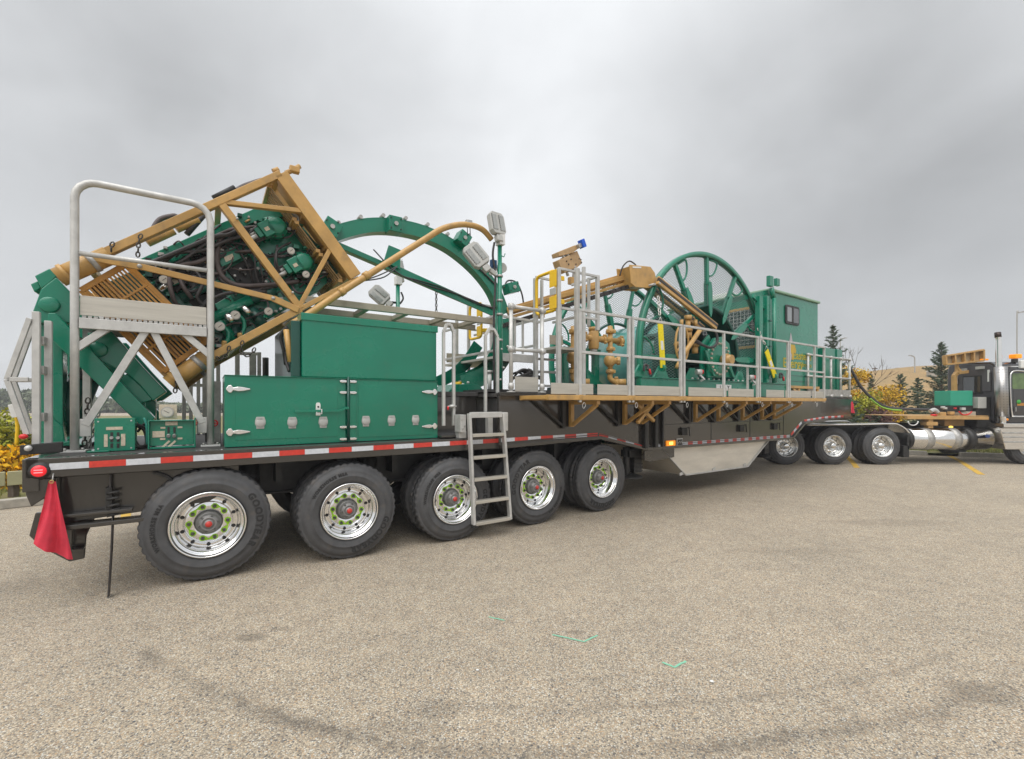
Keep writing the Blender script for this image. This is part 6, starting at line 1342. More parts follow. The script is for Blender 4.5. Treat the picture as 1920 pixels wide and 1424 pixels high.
mb = MB(); mb.prism(rrect(a[0]+.05, b[2]+.05, b[0]-.05, a[2]-.05, .04), .070, .0745); part('pane', mb, GLASS, wn)
m_ = (a[0]+b[0])/2; mb = MB(); mb.box((m_-.05, .060, b[2]+.05), (m_+.02, .0695, a[2]-.05)); part('window_bar', mb, FLAT, wn)
mb = MB(); mb.box((a[0]+.07, .0665, b[2]+.06), (m_-.06, .0695, a[2]-.06)); part('pane', mb, mat('pale_reflection_glass', (.22, .24, .25), .08, coat=.5), wn)
for u in (cu0+.5, cu0+.9): mb = MB(); mb.box((u, .4, cz1+.06), (u+.3, .9, cz1+.16)); part('roof_unit', mb, GREY, CB, .02)
mb = MB(); mb.box((cu0+.3, 1.2, cz1+.06), (cu0+.9, 1.9, cz1+.26)); part('roof_unit', mb, WHITE, CB, .03)
for z in (2.35, 2.22): mb = MB(); mb.box((cu0+.9, .094, z), (cu0+2.0, .099, z+.012)); part('panel_seam', mb, DGREEN, CB)
# emblem and lettering
e = lambda x, y: UZ([(x, y)], .09)[0]
mb = MB(); mb.prism([e(1476.2, 643), e(1473, 667), e(1477, 680), e(1480, 671), e(1483, 667)][::1], .086, .0985); 
mb = MB(); mb.prism([e(1483, 624), e(1481, 636), e(1480, 642), e(1486.5, 642)], .090, .0985); part('emblem_tip', mb, LOGOS, CB)
mb = MB(); mb.prism([e(1478, 646), e(1475, 656), e(1476.5, 667), e(1480, 674), e(1484, 675), e(1484.5, 665), e(1480.5, 655)], .090, .0985); part('emblem_drop', mb, LOGOS, CB)
mb = MB(); mb.prism([e(1481, 646), e(1490, 647), e(1493, 657), e(1492, 664), e(1489, 662), e(1488, 676), e(1484.6, 674), e(1484.6, 664), e(1481, 655)], .091, .0985); part('emblem_flame', mb, mat('logo_gold', (.52, .34, .03), .5), CB)
p = P(1504, 675, .1); wtext('Eastern', .27, (p[0], .096, p[2]), CB, LOGOY, bold=.004, sx=1.15)
p = P(1487, 690, .1); wtext('Energy', .31, (p[0], .096, p[2]), CB, LOGOY, bold=.005, sx=1.15)
p = P(1511, 689, .1); wtext('Services', .16, (p[0], .096, p[2]), CB, LOGOY, sx=1.1)
# corner column with camera box
CL = thing('camera_post', 'green corner post with a square camera box in front of the cabin', 'post', P(1428, 730, .0))
for x, r in ((1424, .07), (1437, .05)): p = P(x, 700, .02); q = P(x, 556, .02); mb = MB(); mb.box((p[0]-r, -.02, 2.15), (p[0]+r, .08, q[2])); part('column', mb, GREEN, CL, .006)
mb = MB(); mb.cyl(P(1450, 560, .0), P(1446, 540, .0), .05, 12); part('swivel_arm', mb, GREEN, CL)
a, b = P(1441, 517, -.02), P(1453, 540, -.02); mb = MB(); mb.box((a[0], -.05, b[2]), (a[0]+.16, .03, a[2])); part('camera_box', mb, GREEN, CL, .01)
a, b = P(1454, 522, -.02), P(1462, 538, -.02); mb = MB(); mb.box((a[0], -.05, b[2]), (a[0]+.14, .02, a[2])); part('camera_side_box', mb, GREEN, CL, .008)
mb = MB(); mb.bar(P(1412, 555, .05), P(1438, 583, .05), .05, .09); part('brace', mb, GREEN, CL, .004)
mb = MB(); mb.bar(P(1345, 570, .3), P(1440, 548, .1), .06, .10); part('cross_beam', mb, GREEN, CL, .004)
for y in (602, 650, 690): p = P(1444, y, -.03); mb = MB(); mb.cbox(p, (.09, .05, .03)); part('clamp_band', mb, DGREEN, CL)
mb = MB(); q = P(1450, 560, -.01); mb.cyl((q[0], -.03, 2.15), (q[0], -.03, q[2]), .045, 12); part('round_column', mb, GREEN, CL)
mb = MB(); mb.prism(UZ([(1440, 668), (1466, 675), (1458, 700), (1440, 706)], -.03), .0, .06); part('column_foot', mb, GREEN, CL, .005)
# gold step stand, green cupboard and front rails
GS = thing('step_stand', 'low gold steel stand at the foot of the cabin behind the rail', 'stand', P(1505, 735, .0))
a, b = P(1478, 723, -.02), P(1536, 729, -.02); mb = MB(); mb.box((a[0], -.03, a[2]-.06), (b[0], .06, a[2])); part('top_bar', mb, GOLD, GS, .004)
for x in (1499, 1534, 1481): p = P(x, 725, -.02)[0]; mb = MB(); mb.box((p-.04, -.02, 1.86), (p+.04, .05, a[2]-.062)); part('leg', mb, GOLD, GS, .004)
mb = MB(); p = P(1499, 725, -.02)[0]; mb.bar((p, .0, 1.95), (p-.28, .0, a[2]-.08), .04, .05); part('brace', mb, GOLD, GS, .004)
a, b = P(1547, 652, .25), P(1577, 655, .25); TB = thing('green_cupboard', 'tall narrow green cupboard at the front end of the trailer', 'cupboard', (a[0], .25, 1.86))
mb = MB(); mb.box((a[0], .25, 1.87), (b[0]-.35, 1.2, a[2])); mb.box((b[0]-.33, .22, 1.87), (b[0], 1.2, a[2]+.0)); parts('body', mb, GREEN, TB, .01)
FRr = thing('front_pipe_rail', 'round pipe guard rail around the front corner of the trailer deck', 'railing', (11.9, .05, 1.86))
def pr(x): return P(x, 700, .05)[0]
us_ = [pr(1515), pr(1558), pr(1576), pr(1593)]
for i, u in enumerate(us_):
    mb = MB(); mb.cyl((u, .05, 1.86), (u, .05, 2.88), .026, 10); part('post', mb, ALU, FRr)
    mb = MB(); mb.cyl((u, .05, 2.86), (u, .05, 2.92), .038, 10); part('pipe_fitting', mb, ALU, FRr); mb = MB(); mb.cyl((u, .05, 2.34), (u, .05, 2.40), .036, 10); part('pipe_fitting', mb, ALU, FRr); mb = MB(); mb.cyl((u, .05, 1.86), (u, .05, 1.93), .05, 10); part('base_flange', mb, ALU, FRr)
for z in (2.89, 2.37): mb = MB(); mb.cyl((us_[0], .05, z), (us_[-1], .05, z), .024, 10); part('rail', mb, ALU, FRr); mb = MB(); mb.cyl((us_[-1], .05, z), (us_[-1], 2.4, z), .024, 10); part('rail', mb, ALU, FRr)
mb = MB(); mb.box((us_[0], .03, 1.88), (us_[-1], .038, 2.06)); part('kick_plate', mb, STEEL, FRr, .003)
mb = MB(); mb.box((12.65, .0, 1.83), (us_[-1]+.05, 2.6, 1.865)); part('floor', mb, DECK, FRr)
mb = MB(); mb.box((14.3, .25, 1.3), (14.6, 2.5, 1.83)); solo('front_bulkhead', mb, FLAT, 'black bulkhead box under the front corner of the deck', 'box', (14.3, .25, 1.3), bev=.01)
q = [P(1594, 700, .3), P(1612, 730, .35), P(1640, 758, .5)]+[( ) for _ in ()]
def T2(Xw, Yw, Z):                                   # world -> trailer frame
    dx, dy = Xw-TX, Yw-TY; return (dx*ct+dy*st, -dx*st+dy*ct, Z)
pts = [P(1594, 690, .4)]+[T2(*Q(x, y, 13.2)) for x, y in ((1615, 727), (1640, 752), (1665, 765), (1700, 768), (1750, 769))]
hose(pts, .035, RUB, 'thick black cable bundle sagging from the trailer front to the truck deck', name='supply_cable')
hose([Vector(p)+Vector((.03, 0, .03)) for p in pts], .02, RUB, 'thinner black cable running along the sagging supply bundle', name='supply_cable')
pts2 = [T2(*Q(x, y, 13.15)) for x, y in ((1632, 748), (1650, 762), (1668, 768), (1690, 770))]
hose(pts2, .025, mat('lime_cable', (.25, .45, .05), .5), 'lime green air line beside the sagging black cable', name='air_line')
# ================================================================== road tractor
Y0 = 12.6
def q3(x, y, Y=Y0): return Vector(Q(x, y, Y))
TT = thing('road_tractor', 'black road tractor with polished fuel tank and tall chrome exhaust stack coupled to the trailer', 'truck', (9.0, Y0, 0), 'W')
wx = [7.62, 8.93, 10.27]
CH2 = mat('tractor_wheel_alloy', (0.72, 0.72, 0.71), 0.16, metal=1.0, var=0.05, vscale=3)
rim_t = mesh_of('wheel', rim_mb(), CH2)
hubt = MB(); hubt.lathe([(.108, .17), (.108, .12), (.100, .10), (.095, .06), (.085, .035), (.06, .015), (.03, .008), (.001, .006)], (0,0,0), 'y', 32); hub_t = mesh_of('hub', hubt, CH2)
nut_t = mesh_of('wheel_nuts', nut_mb(), CH2)
tyre_t = mesh_of('tyre', tyre_mb(R, .28, 96), TYRE)
for k, x in enumerate(wx):
    for far in (0, 1):
        wh = add('wheel', rim_t, TT, (x-9.0, (2.45 if far else 0), R-.005), (0, radians(11*k), pi if far else 0))
        add('tyre', tyre_t, wh); add('inner_tyre', tyre_t, wh, (0, .34, 0)); add('hub', hub_t, wh)
        if not far: addk('wheel_nuts', nut_t, wh); addk('hand_hole_shade', hol0, wh)
# steer wheel at the right edge
xs = q3(1937, 820)[0]
for far in (0, 1):
    wh = add('wheel', rim_t, TT, (xs-9.0, (2.45 if far else .08), R-.005), (0, 0, pi if far else 0)); add('tyre', tyre_t, wh)
mb = MB()
for w in (.75, 1.65): mb.box((7.0, Y0+w, .82), (16.5, Y0+w+.07, 1.10))
for x in wx: mb.cyl((x, Y0+.2, R), (x, Y0+2.25, R), .08, 10); mb.box((x-.25, Y0+.85, .6), (x+.25, Y0+1.0, .9)); mb.box((x-.1, Y0+.7, .35), (x+.1, Y0+1.9, .75))
mb.box((11.0, Y0+.6, .95), (13.5, Y0+1.9, 1.05))
parts('chassis_rail', mb, FLAT, TT)
# fenders
def fender(pts, w0, w1, label=None):
    pp_ = subdiv([(p.x, 0, p.z) for p in [q3(*a) for a in pts]], 4); mb = MB(); mb.sweep(pp_, [(w0, -.012), (w1, -.012), (w1, .012), (w0, .012)], up=(0, 1, 0)); mb.v = [(x, y+Y0, z) for x, y, z in mb.v]; part('fender', mb, STAIN, TT)
    mb = MB(); mb.tube([(p.x, Y0+w0, p.z) for p in pp_], .022, 8); part('fender_edge', mb, STAIN, TT)
fender([(1511, 797), (1560, 796.5), (1620, 796), (1672, 795), (1684, 797), (1696, 804), (1703, 812)], -.02, .60)
fender([(1511, 797), (1560, 796.5), (1620, 796), (1672, 795), (1684, 797), (1696, 804), (1703, 812)], 1.85, 2.45)
mb = MB(); a, b = q3(1694, 843, Y0), q3(1705, 858, Y0); mb.box((a.x, Y0+.0, b.z), (b.x, Y0+.55, a.z+.10)); mb.box((b.x-.05, Y0, a.z), (b.x, Y0+.04, a.z+.42)); parts('mud_flap', mb, FLAT, TT, .005)
# polished tank
za = q3(1700, 825).z; rt = .30
def tankseg(x0, x1, m, r=rt, nm='fuel_tank'):
    a, b = q3(x0, 825).x, q3(x1, 825).x; mb = MB(); mb.lathe([(.001, 0), (r, 0), (r, b-a), (.001, b-a)], (a, Y0+.35, za), 'x', 40); part(nm, mb, m, TT)
tankseg(1719, 1869, STAIN); tankseg(1712, 1719, FLAT, .29, 'tank_end'); 
for x0, x1, m in ((1744, 1757, ALU), (1796, 1809, ALU)): tankseg(x0, x1, STEEL if m is ALU else m, rt+.012, 'tank_strap')
tankseg(1824, 1836, FLAT, rt+.018, 'tank_strap')
mb = MB(); mb.cyl(q3(1852, 818, Y0+.06), q3(1852, 818, Y0+.0), .05, 14); part('filler_cap', mb, mat('blue_cap', (.03, .06, .20), .3), TT)
mb = MB(); mb.cyl(q3(1724, 806, Y0+.3), q3(1724, 809, Y0+.3), .05, 14); part('filler_cap', mb, mat('blue_cap', (.03, .06, .20), .3), TT)
mb = MB(); mb.sphere(q3(1783, 801, Y0+.5), .045, 10, (1.2, 1, .8)); part('marker_lamp', mb, AMBERHOT, TT)
# step box and skirt
mb = MB(); a, b = q3(1874, 803), q3(1990, 843); mb.prism([(a.x, a.z), (a.x+.15, b.z), (b.x, b.z), (b.x, a.z)], Y0-.02, Y0+.35); part('step_box', mb, STAIN, TT, .01)
for y in (812, 820, 829): mb = MB(); p = q3(1880, y, Y0-.03); mb.box((p.x+.02, Y0-.05, p.z-.02), (p.x+1.5, Y0-.021, p.z+.015)); part('step_tread', mb, STEEL, TT, .005)
mb = MB(); a, b = q3(1878, 797), q3(1990, 802); mb.box((a.x, Y0-.06, b.z), (b.x, Y0+.4, a.z+.04)); part('step_top', mb, STAIN, TT, .01)
# exhaust stack
ex = q3(1872, 700).x
mb = MB(); mb.tube(subdiv([q3(1871, 627, Y0+.1), q3(1872, 634, Y0+.1), q3(1872.5, 645, Y0+.1), q3(1873, 700, Y0+.1)], 5), .066, 16); part('exhaust_pipe', mb, STAIN, TT)
mb = MB(); t0 = q3(1870.5, 624, Y0+.1); mb.cyl(t0, q3(1871.5, 633, Y0+.08), .070, 16); part('exhaust_tip', mb, mat('burnt_steel', (.06, .045, .04), .35, metal=.8), TT)
mb = MB(); mb.cyl(q3(1876, 688, Y0+.12), q3(1879, 781, Y0+.12), .14, 24); part('exhaust_shield', mb, mat('dull_stainless', (.42, .41, .40), .30, metal=.9, var=.12), TT)
for y in range(694, 780, 5):
    mb = MB()
    for k in range(5): a = radians(-150+30*k); c0 = q3(1876+(y-688)*.03, y, Y0+.12); d = Vector((cos(a), sin(a), 0)); mb.cyl(c0+d*.139, c0+d*.143, .009, 6)
    part('shield_holes', mb, FLAT, TT, kind='stuff')
mb = MB(); mb.tube(subdiv([q3(1879, 781, Y0+.12), q3(1880, 790, Y0+.12), q3(1877, 798, Y0+.14), q3(1870, 803, Y0+.2)], 5), .075, 14); part('exhaust_elbow', mb, STAIN, TT)
# cab
cxl = q3(1868, 700, Y0+.3).x; Yn, Yf = Y0+.30, Y0+1.75
roofz = q3(1868, 678, Y0+.3).z; flo = q3(1868, 793, Y0+.3).z
sec = [(Yn, flo), (Yn, roofz-.20), (Yn+.05, roofz-.07), (Yn+.16, roofz), (Yf-.16, roofz+.06), (Yf-.05, roofz-.02), (Yf, roofz-.16), (Yf, flo)]
mb = MB(); mb.prism(sec, cxl, cxl+2.4, axis=0); part('cab_shell', mb, CABP, TT, .02)
mb = MB(); mb.prism([(y*.94+(Yn+Yf)/2*.06, z*.94+flo*.03+roofz*.03) for y, z in sec], cxl-.02, cxl-.002, axis=0); part('cab_back', mb, CABG, TT, .01)
# rear window and strips: on the back wall
def bk(x, y, off=-.04):                             # point on the cab's back wall
    k = (x-CX)/F; Y = (cxl+off)/k; return Vector((cxl+off, Y, H+(CY-y)/F*Y))
def backbox(x0, y0, x1, y1, nm, m, t=.02):
    a, b = bk(x0, y0), bk(x1, y1); mb = MB(); mb.box((a.x-t, b.y, min(a.z, b.z)), (a.x+.015, a.y, max(a.z, b.z))); part(nm, mb, m, TT, .003)
backbox(1806, 706, 1842, 738, 'rear_window_frame', FLAT); backbox(1808, 708, 1840, 736, 'rear_window', GLASS, .026)
backbox(1852.5, 694, 1855.5, 716, 'white_strip', WHITE); backbox(1793.5, 706, 1795.5, 720, 'white_strip', WHITE)
backbox(1831, 688, 1846, 692, 'vent_strip', GREY, .04); backbox(1801, 692, 1813, 696, 'vent_strip', GREY, .04)
backbox(1842, 700, 1858, 734, 'panel', CABG, .012)
mb = MB(); mb.box((cxl-.45, Yn+.1, 1.0), (cxl-.03, Yf-.1, 1.9)); part('rear_gear', mb, FLAT, TT, .03)
for i in range(16):
    a = q3(rnd.uniform(1842, 1866), rnd.uniform(740, 795), Y0+.6); mb = MB(); mb.tube(subdiv([a, a+Vector((rnd.uniform(-.3, .2), -.1, rnd.uniform(-.3, .1))), a+Vector((rnd.uniform(-.5, .1), 0, rnd.uniform(-.5, -.2)))], 5), .02, 6); part('air_line', mb, RUB, TT)
# door side
def side_(x0, y0, x1, y1, nm, m, y_=None, t=.02, r=.05, bev=.004):
    yy = Yn if y_ is None else y_; a, b = q3(x0, y0, yy), q3(x1, y1, yy); mb = MB(); mb.prism(rrect(a.x, b.z, b.x, a.z, r), yy-t, yy-.001); return part(nm, mb, m, TT, bev)
side_(1893, 697, 1990, 785, 'door', CABP, r=.08, t=.012)
side_(1897, 700, 1990, 730, 'door_window', mat('green_reflection_glass', (.10, .16, .05), .08, coat=.6, var=.3, vscale=6), t=.018)
side_(1899, 731, 1990, 779, 'door_panel', mat('dark_door', (.03, .026, .024), .12, coat=.8), t=.018)
a, b = q3(1894, 699, Yn-.03), q3(1897, 781, Yn-.03); mb = MB(); mb.tube(subdiv([q3(1925, 697, Yn-.04), q3(1905, 695.5, Yn-.04), q3(1896, 700, Yn-.04), q3(1894, 712, Yn-.04), q3(1895, 750, Yn-.04), q3(1898, 778, Yn-.04), q3(1904, 781, Yn-.04), q3(1930, 781, Yn-.04)], 5), .02, 8); part('door_trim', mb, STAIN, TT)
mb = MB(); mb.box(tuple(q3(1903, 772, Yn-.03)), tuple(q3(1906, 764, Yn-.06))); part('door_handle', mb, ALU, TT, .004)
mb = MB(); mb.lathe([(.001, -.01), (.06, -.01), (.06, 0)], q3(1910, 754, Yn-.02), 'y', 16); mb2 = MB(); mb2.box(tuple(q3(1907, 756, Yn-.02)), tuple(q3(1925, 761, Yn-.025))); part('door_emblem', mb, mat('emblem_green', (.05, .35, .05), .5), TT); part('door_stripe', mb2, mat('emblem_orange', (.45, .2, .03), .5), TT)
mb = MB(); mb.box((cxl+.3, Yn-.01, roofz-.16), (cxl+2.4, Yn-.002, roofz-.13)); part('drip_rail', mb, STAIN, TT)
a, b = q3(1905, 664, Yn), q3(1917, 672, Yn); mb = MB(); mb.box((a.x, Yn, b.z), (b.x, Yn+.2, a.z)); part('beacon', mb, AMBER, TT, .02)
a, b = q3(1906, 672.5, Yn), q3(1913, 680, Yn); mb = MB(); mb.box((a.x, Yn+.05, b.z), (b.x, Yn+.15, a.z)); part('beacon_base', mb, FLAT, TT, .01)
a, b = q3(1911, 676, Yn-.25), q3(1930, 691, Yn-.25); mb = MB(); mb.box((a.x, Yn-.3, b.z), (b.x, Yn-.22, a.z)); part('mirror', mb, WHITE, TT, .02)
mb = MB(); mb.box(tuple(q3(1843, 673, Y0+1.0)), (q3(1854, 673, Y0+1.0).x, Y0+1.1, q3(1843, 676, Y0+1.0).z)); part('roof_lamp', mb, AMBER, TT, .01)
mb = MB(); mb.lathe([(.001, -.03), (.03, -.03), (.03, 0)], q3(1887, 787, Yn), 'y', 10); part('side_lamp', mb, AMBER, TT)
# ---- deck frame, headache rack and green box carried behind the cab
WD = mat('varnished_gold_frame', (.48, .29, .11), .5, var=.15, vscale=6, dirt=.15)
HR = thing('headache_rack', 'gold headache rack with a four bay tilted top panel behind the black cab', 'rack', tuple(q3(1815, 783, Y0+.6)), 'W')
def qb(nm, x0, y0, x1, y1, Y, d, t, par, m=WD, bev=.006): mb = MB(); mb.bar(q3(x0, y0, Y), q3(x1, y1, Y), t, d, (0, 1, 0)); return part(nm, mb, m, par, bev)
for Yr in (Y0+1.1,):
    qb('post', 1837, 783, 1836, 704, Yr, .11, .10, HR); qb('post_knee', 1836, 706, 1826, 692, Yr, .11, .10, HR); qb('crossbar', 1793, 700, 1826, 696, Yr, .09, .10, HR); qb('post_knee', 1794, 699, 1789, 706, Yr, .10, .10, HR); qb('post', 1789, 705, 1790, 783, Yr, .10, .10, HR)
qb('stub', 1794, 700, 1794, 680, Y0+1.1, .08, .06, HR); qb('stub', 1821, 695, 1820, 676, Y0+1.1, .08, .06, HR); qb('brace', 1794, 688, 1801, 697, Y0+1.08, .06, .05, HR); qb('brace', 1821, 684, 1829, 693, Y0+1.08, .06, .05, HR)
pc = [q3(1771, 668, Y0+1.05), q3(1842, 656.5, Y0+1.05), q3(1842, 677, Y0+1.05), q3(1772.5, 684, Y0+1.05)]
mb = MB(); mb.prism([(p.x, p.z) for p in pc], Y0+1.12, Y0+1.14); part('top_panel', mb, mat('tan_panel', (.42, .33, .20), .6, var=.12, vscale=5), HR)
for i in range(4): mb = MB(); mb.bar(pc[i], pc[(i+1) % 4], .12, .05); part('panel_frame', mb, WD, HR, .004)
for t in (.25, .5, .75): mb = MB(); mb.bar(pc[0].lerp(pc[1], t), pc[3].lerp(pc[2], t), .10, .045); part('panel_rib', mb, WD, HR, .004)
DK = thing('deck_frame', 'gold deck frame on posts above the tractor chassis carrying the green box', 'frame', tuple(q3(1750, 783, Y0+.3)), 'W')
mb = MB(); mb.bar(q3(1699, 783.5, Y0+.25), q3(1851, 784.5, Y0+.25), .10, .085); part('side_beam', mb, WD, DK, .006)
mb = MB(); mb.bar(q3(1699, 783.5, Y0+1.7), q3(1851, 784.5, Y0+1.7), .10, .085); part('side_beam', mb, WD, DK, .006)
a, b = q3(1699, 781, Y0+.25), q3(1851, 781, Y0+.25); mb = MB(); mb.box((a.x, Y0+.22, a.z), (b.x, Y0+1.75, a.z+.02)); part('deck_board', mb, WD, DK)
mb = MB(); mb.box((q3(1741, 1, Y0+.25).x, Y0+.25, 1.0), (q3(1750, 1, Y0+.25).x, Y0+.4, a.z-.05)); part('post', mb, WD, DK, .006)
mb = MB(); mb.box((q3(1736, 1, Y0+.25).x, Y0+.22, 1.08), (q3(1757, 1, Y0+.25).x, Y0+.42, 1.18)); part('post_foot', mb, WD, DK, .006)
mb = MB(); mb.box((q3(1790, 1, Y0+.3).x, Y0+.6, 1.05), (q3(1828, 1, Y0+.3).x, Y0+1.4, a.z-.03)); part('post_block', mb, WD, DK, .006)
GB = thing('green_box', 'bright green box with chamfered front on a dark base behind the cab', 'box', tuple(q3(1785, 780, Y0+.4)), 'W')
BG = mat('bright_green_panel', (.015, .30, .19), .35, coat=.3, var=.05)
a, b = q3(1782, 733, Y0+.45), q3(1824, 761, Y0+.45)
mb = MB(); mb.box((a.x, Y0+.45, b.z), (b.x, Y0+.95, a.z)); part('cover', mb, BG, GB, .012)
mb = MB(); mb.box((a.x-.10, Y0+.47, b.z-.30), (b.x+.03, Y0+.97, b.z-.003)); part('base', mb, FLAT, GB, .01)
a, b = q3(1834, 745, Y0+.35), q3(1850, 766, Y0+.35); mb = MB(); mb.box((a.x, Y0+.35, b.z), (b.x, Y0+.6, a.z)); solo('grey_box', mb, GREY, 'small grey electrical box mounted beside the right rack post', 'box', tuple(a), 'W', bev=.01)
for x, y, m, r in ((1791, 766, RED, .028), (1795, 776, RED, .03), (1768, 764, ALU, .04), (1772, 766, ALU, .04), (1805, 767, ALU, .05), (1783, 775, WD, .06), (1765, 777, WD, .08), (1815, 778, TAN, .12), (1800, 779, TAN, .10)):
    mb = MB(); mb.cbox(q3(x, y, Y0+.4), (r*2.2, r*1.6, r*1.5)); part('fitting', mb, m, GB, .01)
mb = MB(); mb.tube(subdiv([q3(1798, 772, Y0+.3), q3(1806, 778, Y0+.3), q3(1816, 777, Y0+.3), q3(1822, 772, Y0+.3)], 5), .018, 6); part('red_hose', mb, RED, GB)
mb = MB(); mb.sphere(q3(1751, 779, Y0+.25), .06, 10, (1.5, 1, .6)); mb2 = MB(); mb2.tube(subdiv([q3(1744, 772, Y0+.3), q3(1752, 769, Y0+.3), q3(1758, 774, Y0+.3)], 4), .06, 8); pg = thing('power_plug', 'red and grey power plug lying on the gold deck at the end of the cable', 'plug', tuple(q3(1751, 781, Y0+.25)), 'W'); part('plug', mb, RED, pg); part('plug_sleeve', mb2, GREY, pg)
mb = MB(); mb.tube([q3(1712, 790, Y0+.2)+Vector((.14*cos(t), 0, .12*sin(t))) for t in [pi+pi*i/10 for i in range(11)]], .015, 6); solo('cable_loop', mb, WHITE, 'pale cable loop hanging below the left end of the gold deck', 'cable', tuple(q3(1712, 790, Y0+.2)), 'W')
# ================================================================== vegetation, hill, street lamps
def leafmat(name, a, b, rough=.7):
    m = mat(name, a, rough, col2=b, vscale=2.2, var=.2, spec=.25); t = m.node_tree; p = t.nodes['Principled BSDF']
    g_ = t.nodes.new('ShaderNodeNewGeometry'); mx_ = t.nodes.new('ShaderNodeMix'); mx_.data_type = 'RGBA'; mx_.blend_type = 'MULTIPLY'; mx_.inputs[0].default_value = 1
    r_ = t.nodes.new('ShaderNodeMapRange'); r_.inputs[3].default_value = .6; r_.inputs[4].default_value = 1.4; t.links.new(g_.outputs['Random Per Island'], r_.inputs[0])
    c_ = t.nodes.new('ShaderNodeCombineColor'); [t.links.new(r_.outputs[0], c_.inputs[i]) for i in range(3)]
    old = p.inputs['Base Color'].links[0].from_socket; t.links.new(old, mx_.inputs[6]); t.links.new(c_.outputs[0], mx_.inputs[7]); t.links.new(mx_.outputs[2], p.inputs['Base Color']); return m
SPR = leafmat('spruce_needles', (.085, .125, .075), (.14, .175, .125)); YLF = leafmat('yellow_leaves', (.56, .42, .04), (.62, .33, .03)); YGL = leafmat('yellow_green_leaves', (.25, .31, .04), (.46, .42, .05)); PUR = leafmat('purple_leaves', (.14, .07, .07), (.20, .11, .08)); DGL = leafmat('dark_green_leaves', (.06, .09, .04), (.10, .12, .05))
BARK = mat('bark', (.12, .09, .07), .9, var=.3, vscale=12)
def leaf(mb, p, s_, r):
    a = Vector((r.gauss(0, 1), r.gauss(0, 1), r.gauss(0, 1))).normalized(); b = a.orthogonal().normalized(); c = a.cross(b)
    t = r.uniform(0, 6.28); x = b*cos(t)+c*sin(t); y = -b*sin(t)+c*cos(t)
    o = len(mb.v); mb.v += [tuple(p-x*s_), tuple(p+y*s_*.5), tuple(p+x*s_), tuple(p-y*s_*.5)]; mb.f.append((o, o+1, o+2, o+3)); mb.sm.append(False)
def spruce(x, y, hgt, w, label, seed, lean=0, dens=1.0):
    r = random.Random(seed); t = thing('spruce_tree', label, 'tree', (x, y, .08), 'W', 'young spruce trees beyond the lot')
    mb = MB(); mb.tube([(x, y, .05), (x+lean*.5, y, hgt*.5), (x+lean, y, hgt)], .07, 7, r2=.012); part('trunk', mb, BARK, t)
    mb = MB(); nbr = int(hgt*27*dens)
    for i in range(nbr):
        f = ((i+r.random())/nbr)**1.12; z = .18+(hgt-.22)*f; a = i*2.39996+r.uniform(-.5, .5)
        l = (w*((1-f)**.8)+.05)*r.uniform(.5, 1.15); rise = -.28+.75*f+r.uniform(-.12, .12); d = Vector((cos(a), sin(a), rise)).normalized(); n = max(5, int(l*34))
        sv = Vector((-sin(a), cos(a), 0))
        for j in range(n):
            g_ = (j+.6)/n; q = Vector((x+lean*f, y, z))+d*l*g_+Vector((0, 0, .18*l*g_*g_))
            wd = (.26*l*(1-g_*.8)+.02)
            for sgn in (-1, 0, 1, r.choice((-1, 1))):
                e = q+sv*sgn*wd*r.uniform(.2, 1)+Vector((0, 0, r.uniform(-.06, .02)))
                dd = (d*.9+sv*sgn*.8+Vector((0, 0, r.uniform(-.45, .2)))).normalized(); u_ = Vector((r.gauss(0, 1), r.gauss(0, 1), r.gauss(0, 1))); u_ = u_-dd*u_.dot(dd)
                u_.normalize(); s_ = r.uniform(.04, .085); v1 = u_*.015; o = len(mb.v)
                mb.v += [tuple(e-dd*s_), tuple(e-v1), tuple(e+dd*s_), tuple(e+v1)]; mb.f.append((o, o+1, o+2, o+3)); mb.sm.append(False)
    part('crown', mb, SPR, t); return t
def bush(x, y, hgt, w, m, label, seed, n=2600, cat='bush', name='autumn_bush', grp=None, ls=.055):
    r = random.Random(seed); t = thing(name, label, cat, (x, y, .08), 'W', grp)
    cl = []; tr = MB()
    for i in range(11):
        a = r.uniform(0, 6.28); rr = w*r.uniform(.1, .75); zz = hgt*r.uniform(.25, .92); c = Vector((x+cos(a)*rr*(1.15-zz/hgt*.7), y+sin(a)*rr, zz)); cl.append((c, r.uniform(.25, .45)*w+.12))
        tr.tube(subdiv([(x+r.uniform(-.1, .1), y, .05), (x+(c.x-x)*.4, y+(c.y-y)*.4, zz*.5), tuple(c+Vector((0,0,.2)))], 4), .022, 5, r2=.006)
    part('stem', tr, BARK, t)
    mb = MB()
    for i in range(n):
        c, rad = r.choice(cl); v = Vector((r.gauss(0, 1), r.gauss(0, 1), r.gauss(0, 1))).normalized()*rad*(r.random()**.45); p = c+v; p.z = max(.12, p.z)
        leaf(mb, p, r.uniform(.6, 1.3)*ls, r)
    part('foliage', mb, m, t); return t
def WX(px, Y): return (px-CX)/F*Y
spruce(WX(1562, 17.5), 17.5, 4.75, 1.15, 'tall spruce tree rising behind the front end of the trailer', 1, .0)
spruce(WX(1765, 18), 18, 4.15, 1.25, 'bushy spruce tree directly left of the gold rack panel', 2, dens=1.3)
spruce(WX(1688, 19), 19, 2.95, 1.0, 'small spruce tree in the gap left of its shorter neighbour', 3)
spruce(WX(1721, 20), 20, 2.85, .85, 'slender little spruce between two others beside the green box', 4)
spruce(WX(1633, 21), 21, 3.1, .5, 'thin brownish spruce tip standing among the yellow bushes', 5)
spruce(WX(1594, 17), 17, 1.9, .9, 'low spruce behind the trailer corner red flag', 6)
spruce(WX(1640, 17), 17, 1.35, .8, 'low blue green spruce under the sagging cable', 7)
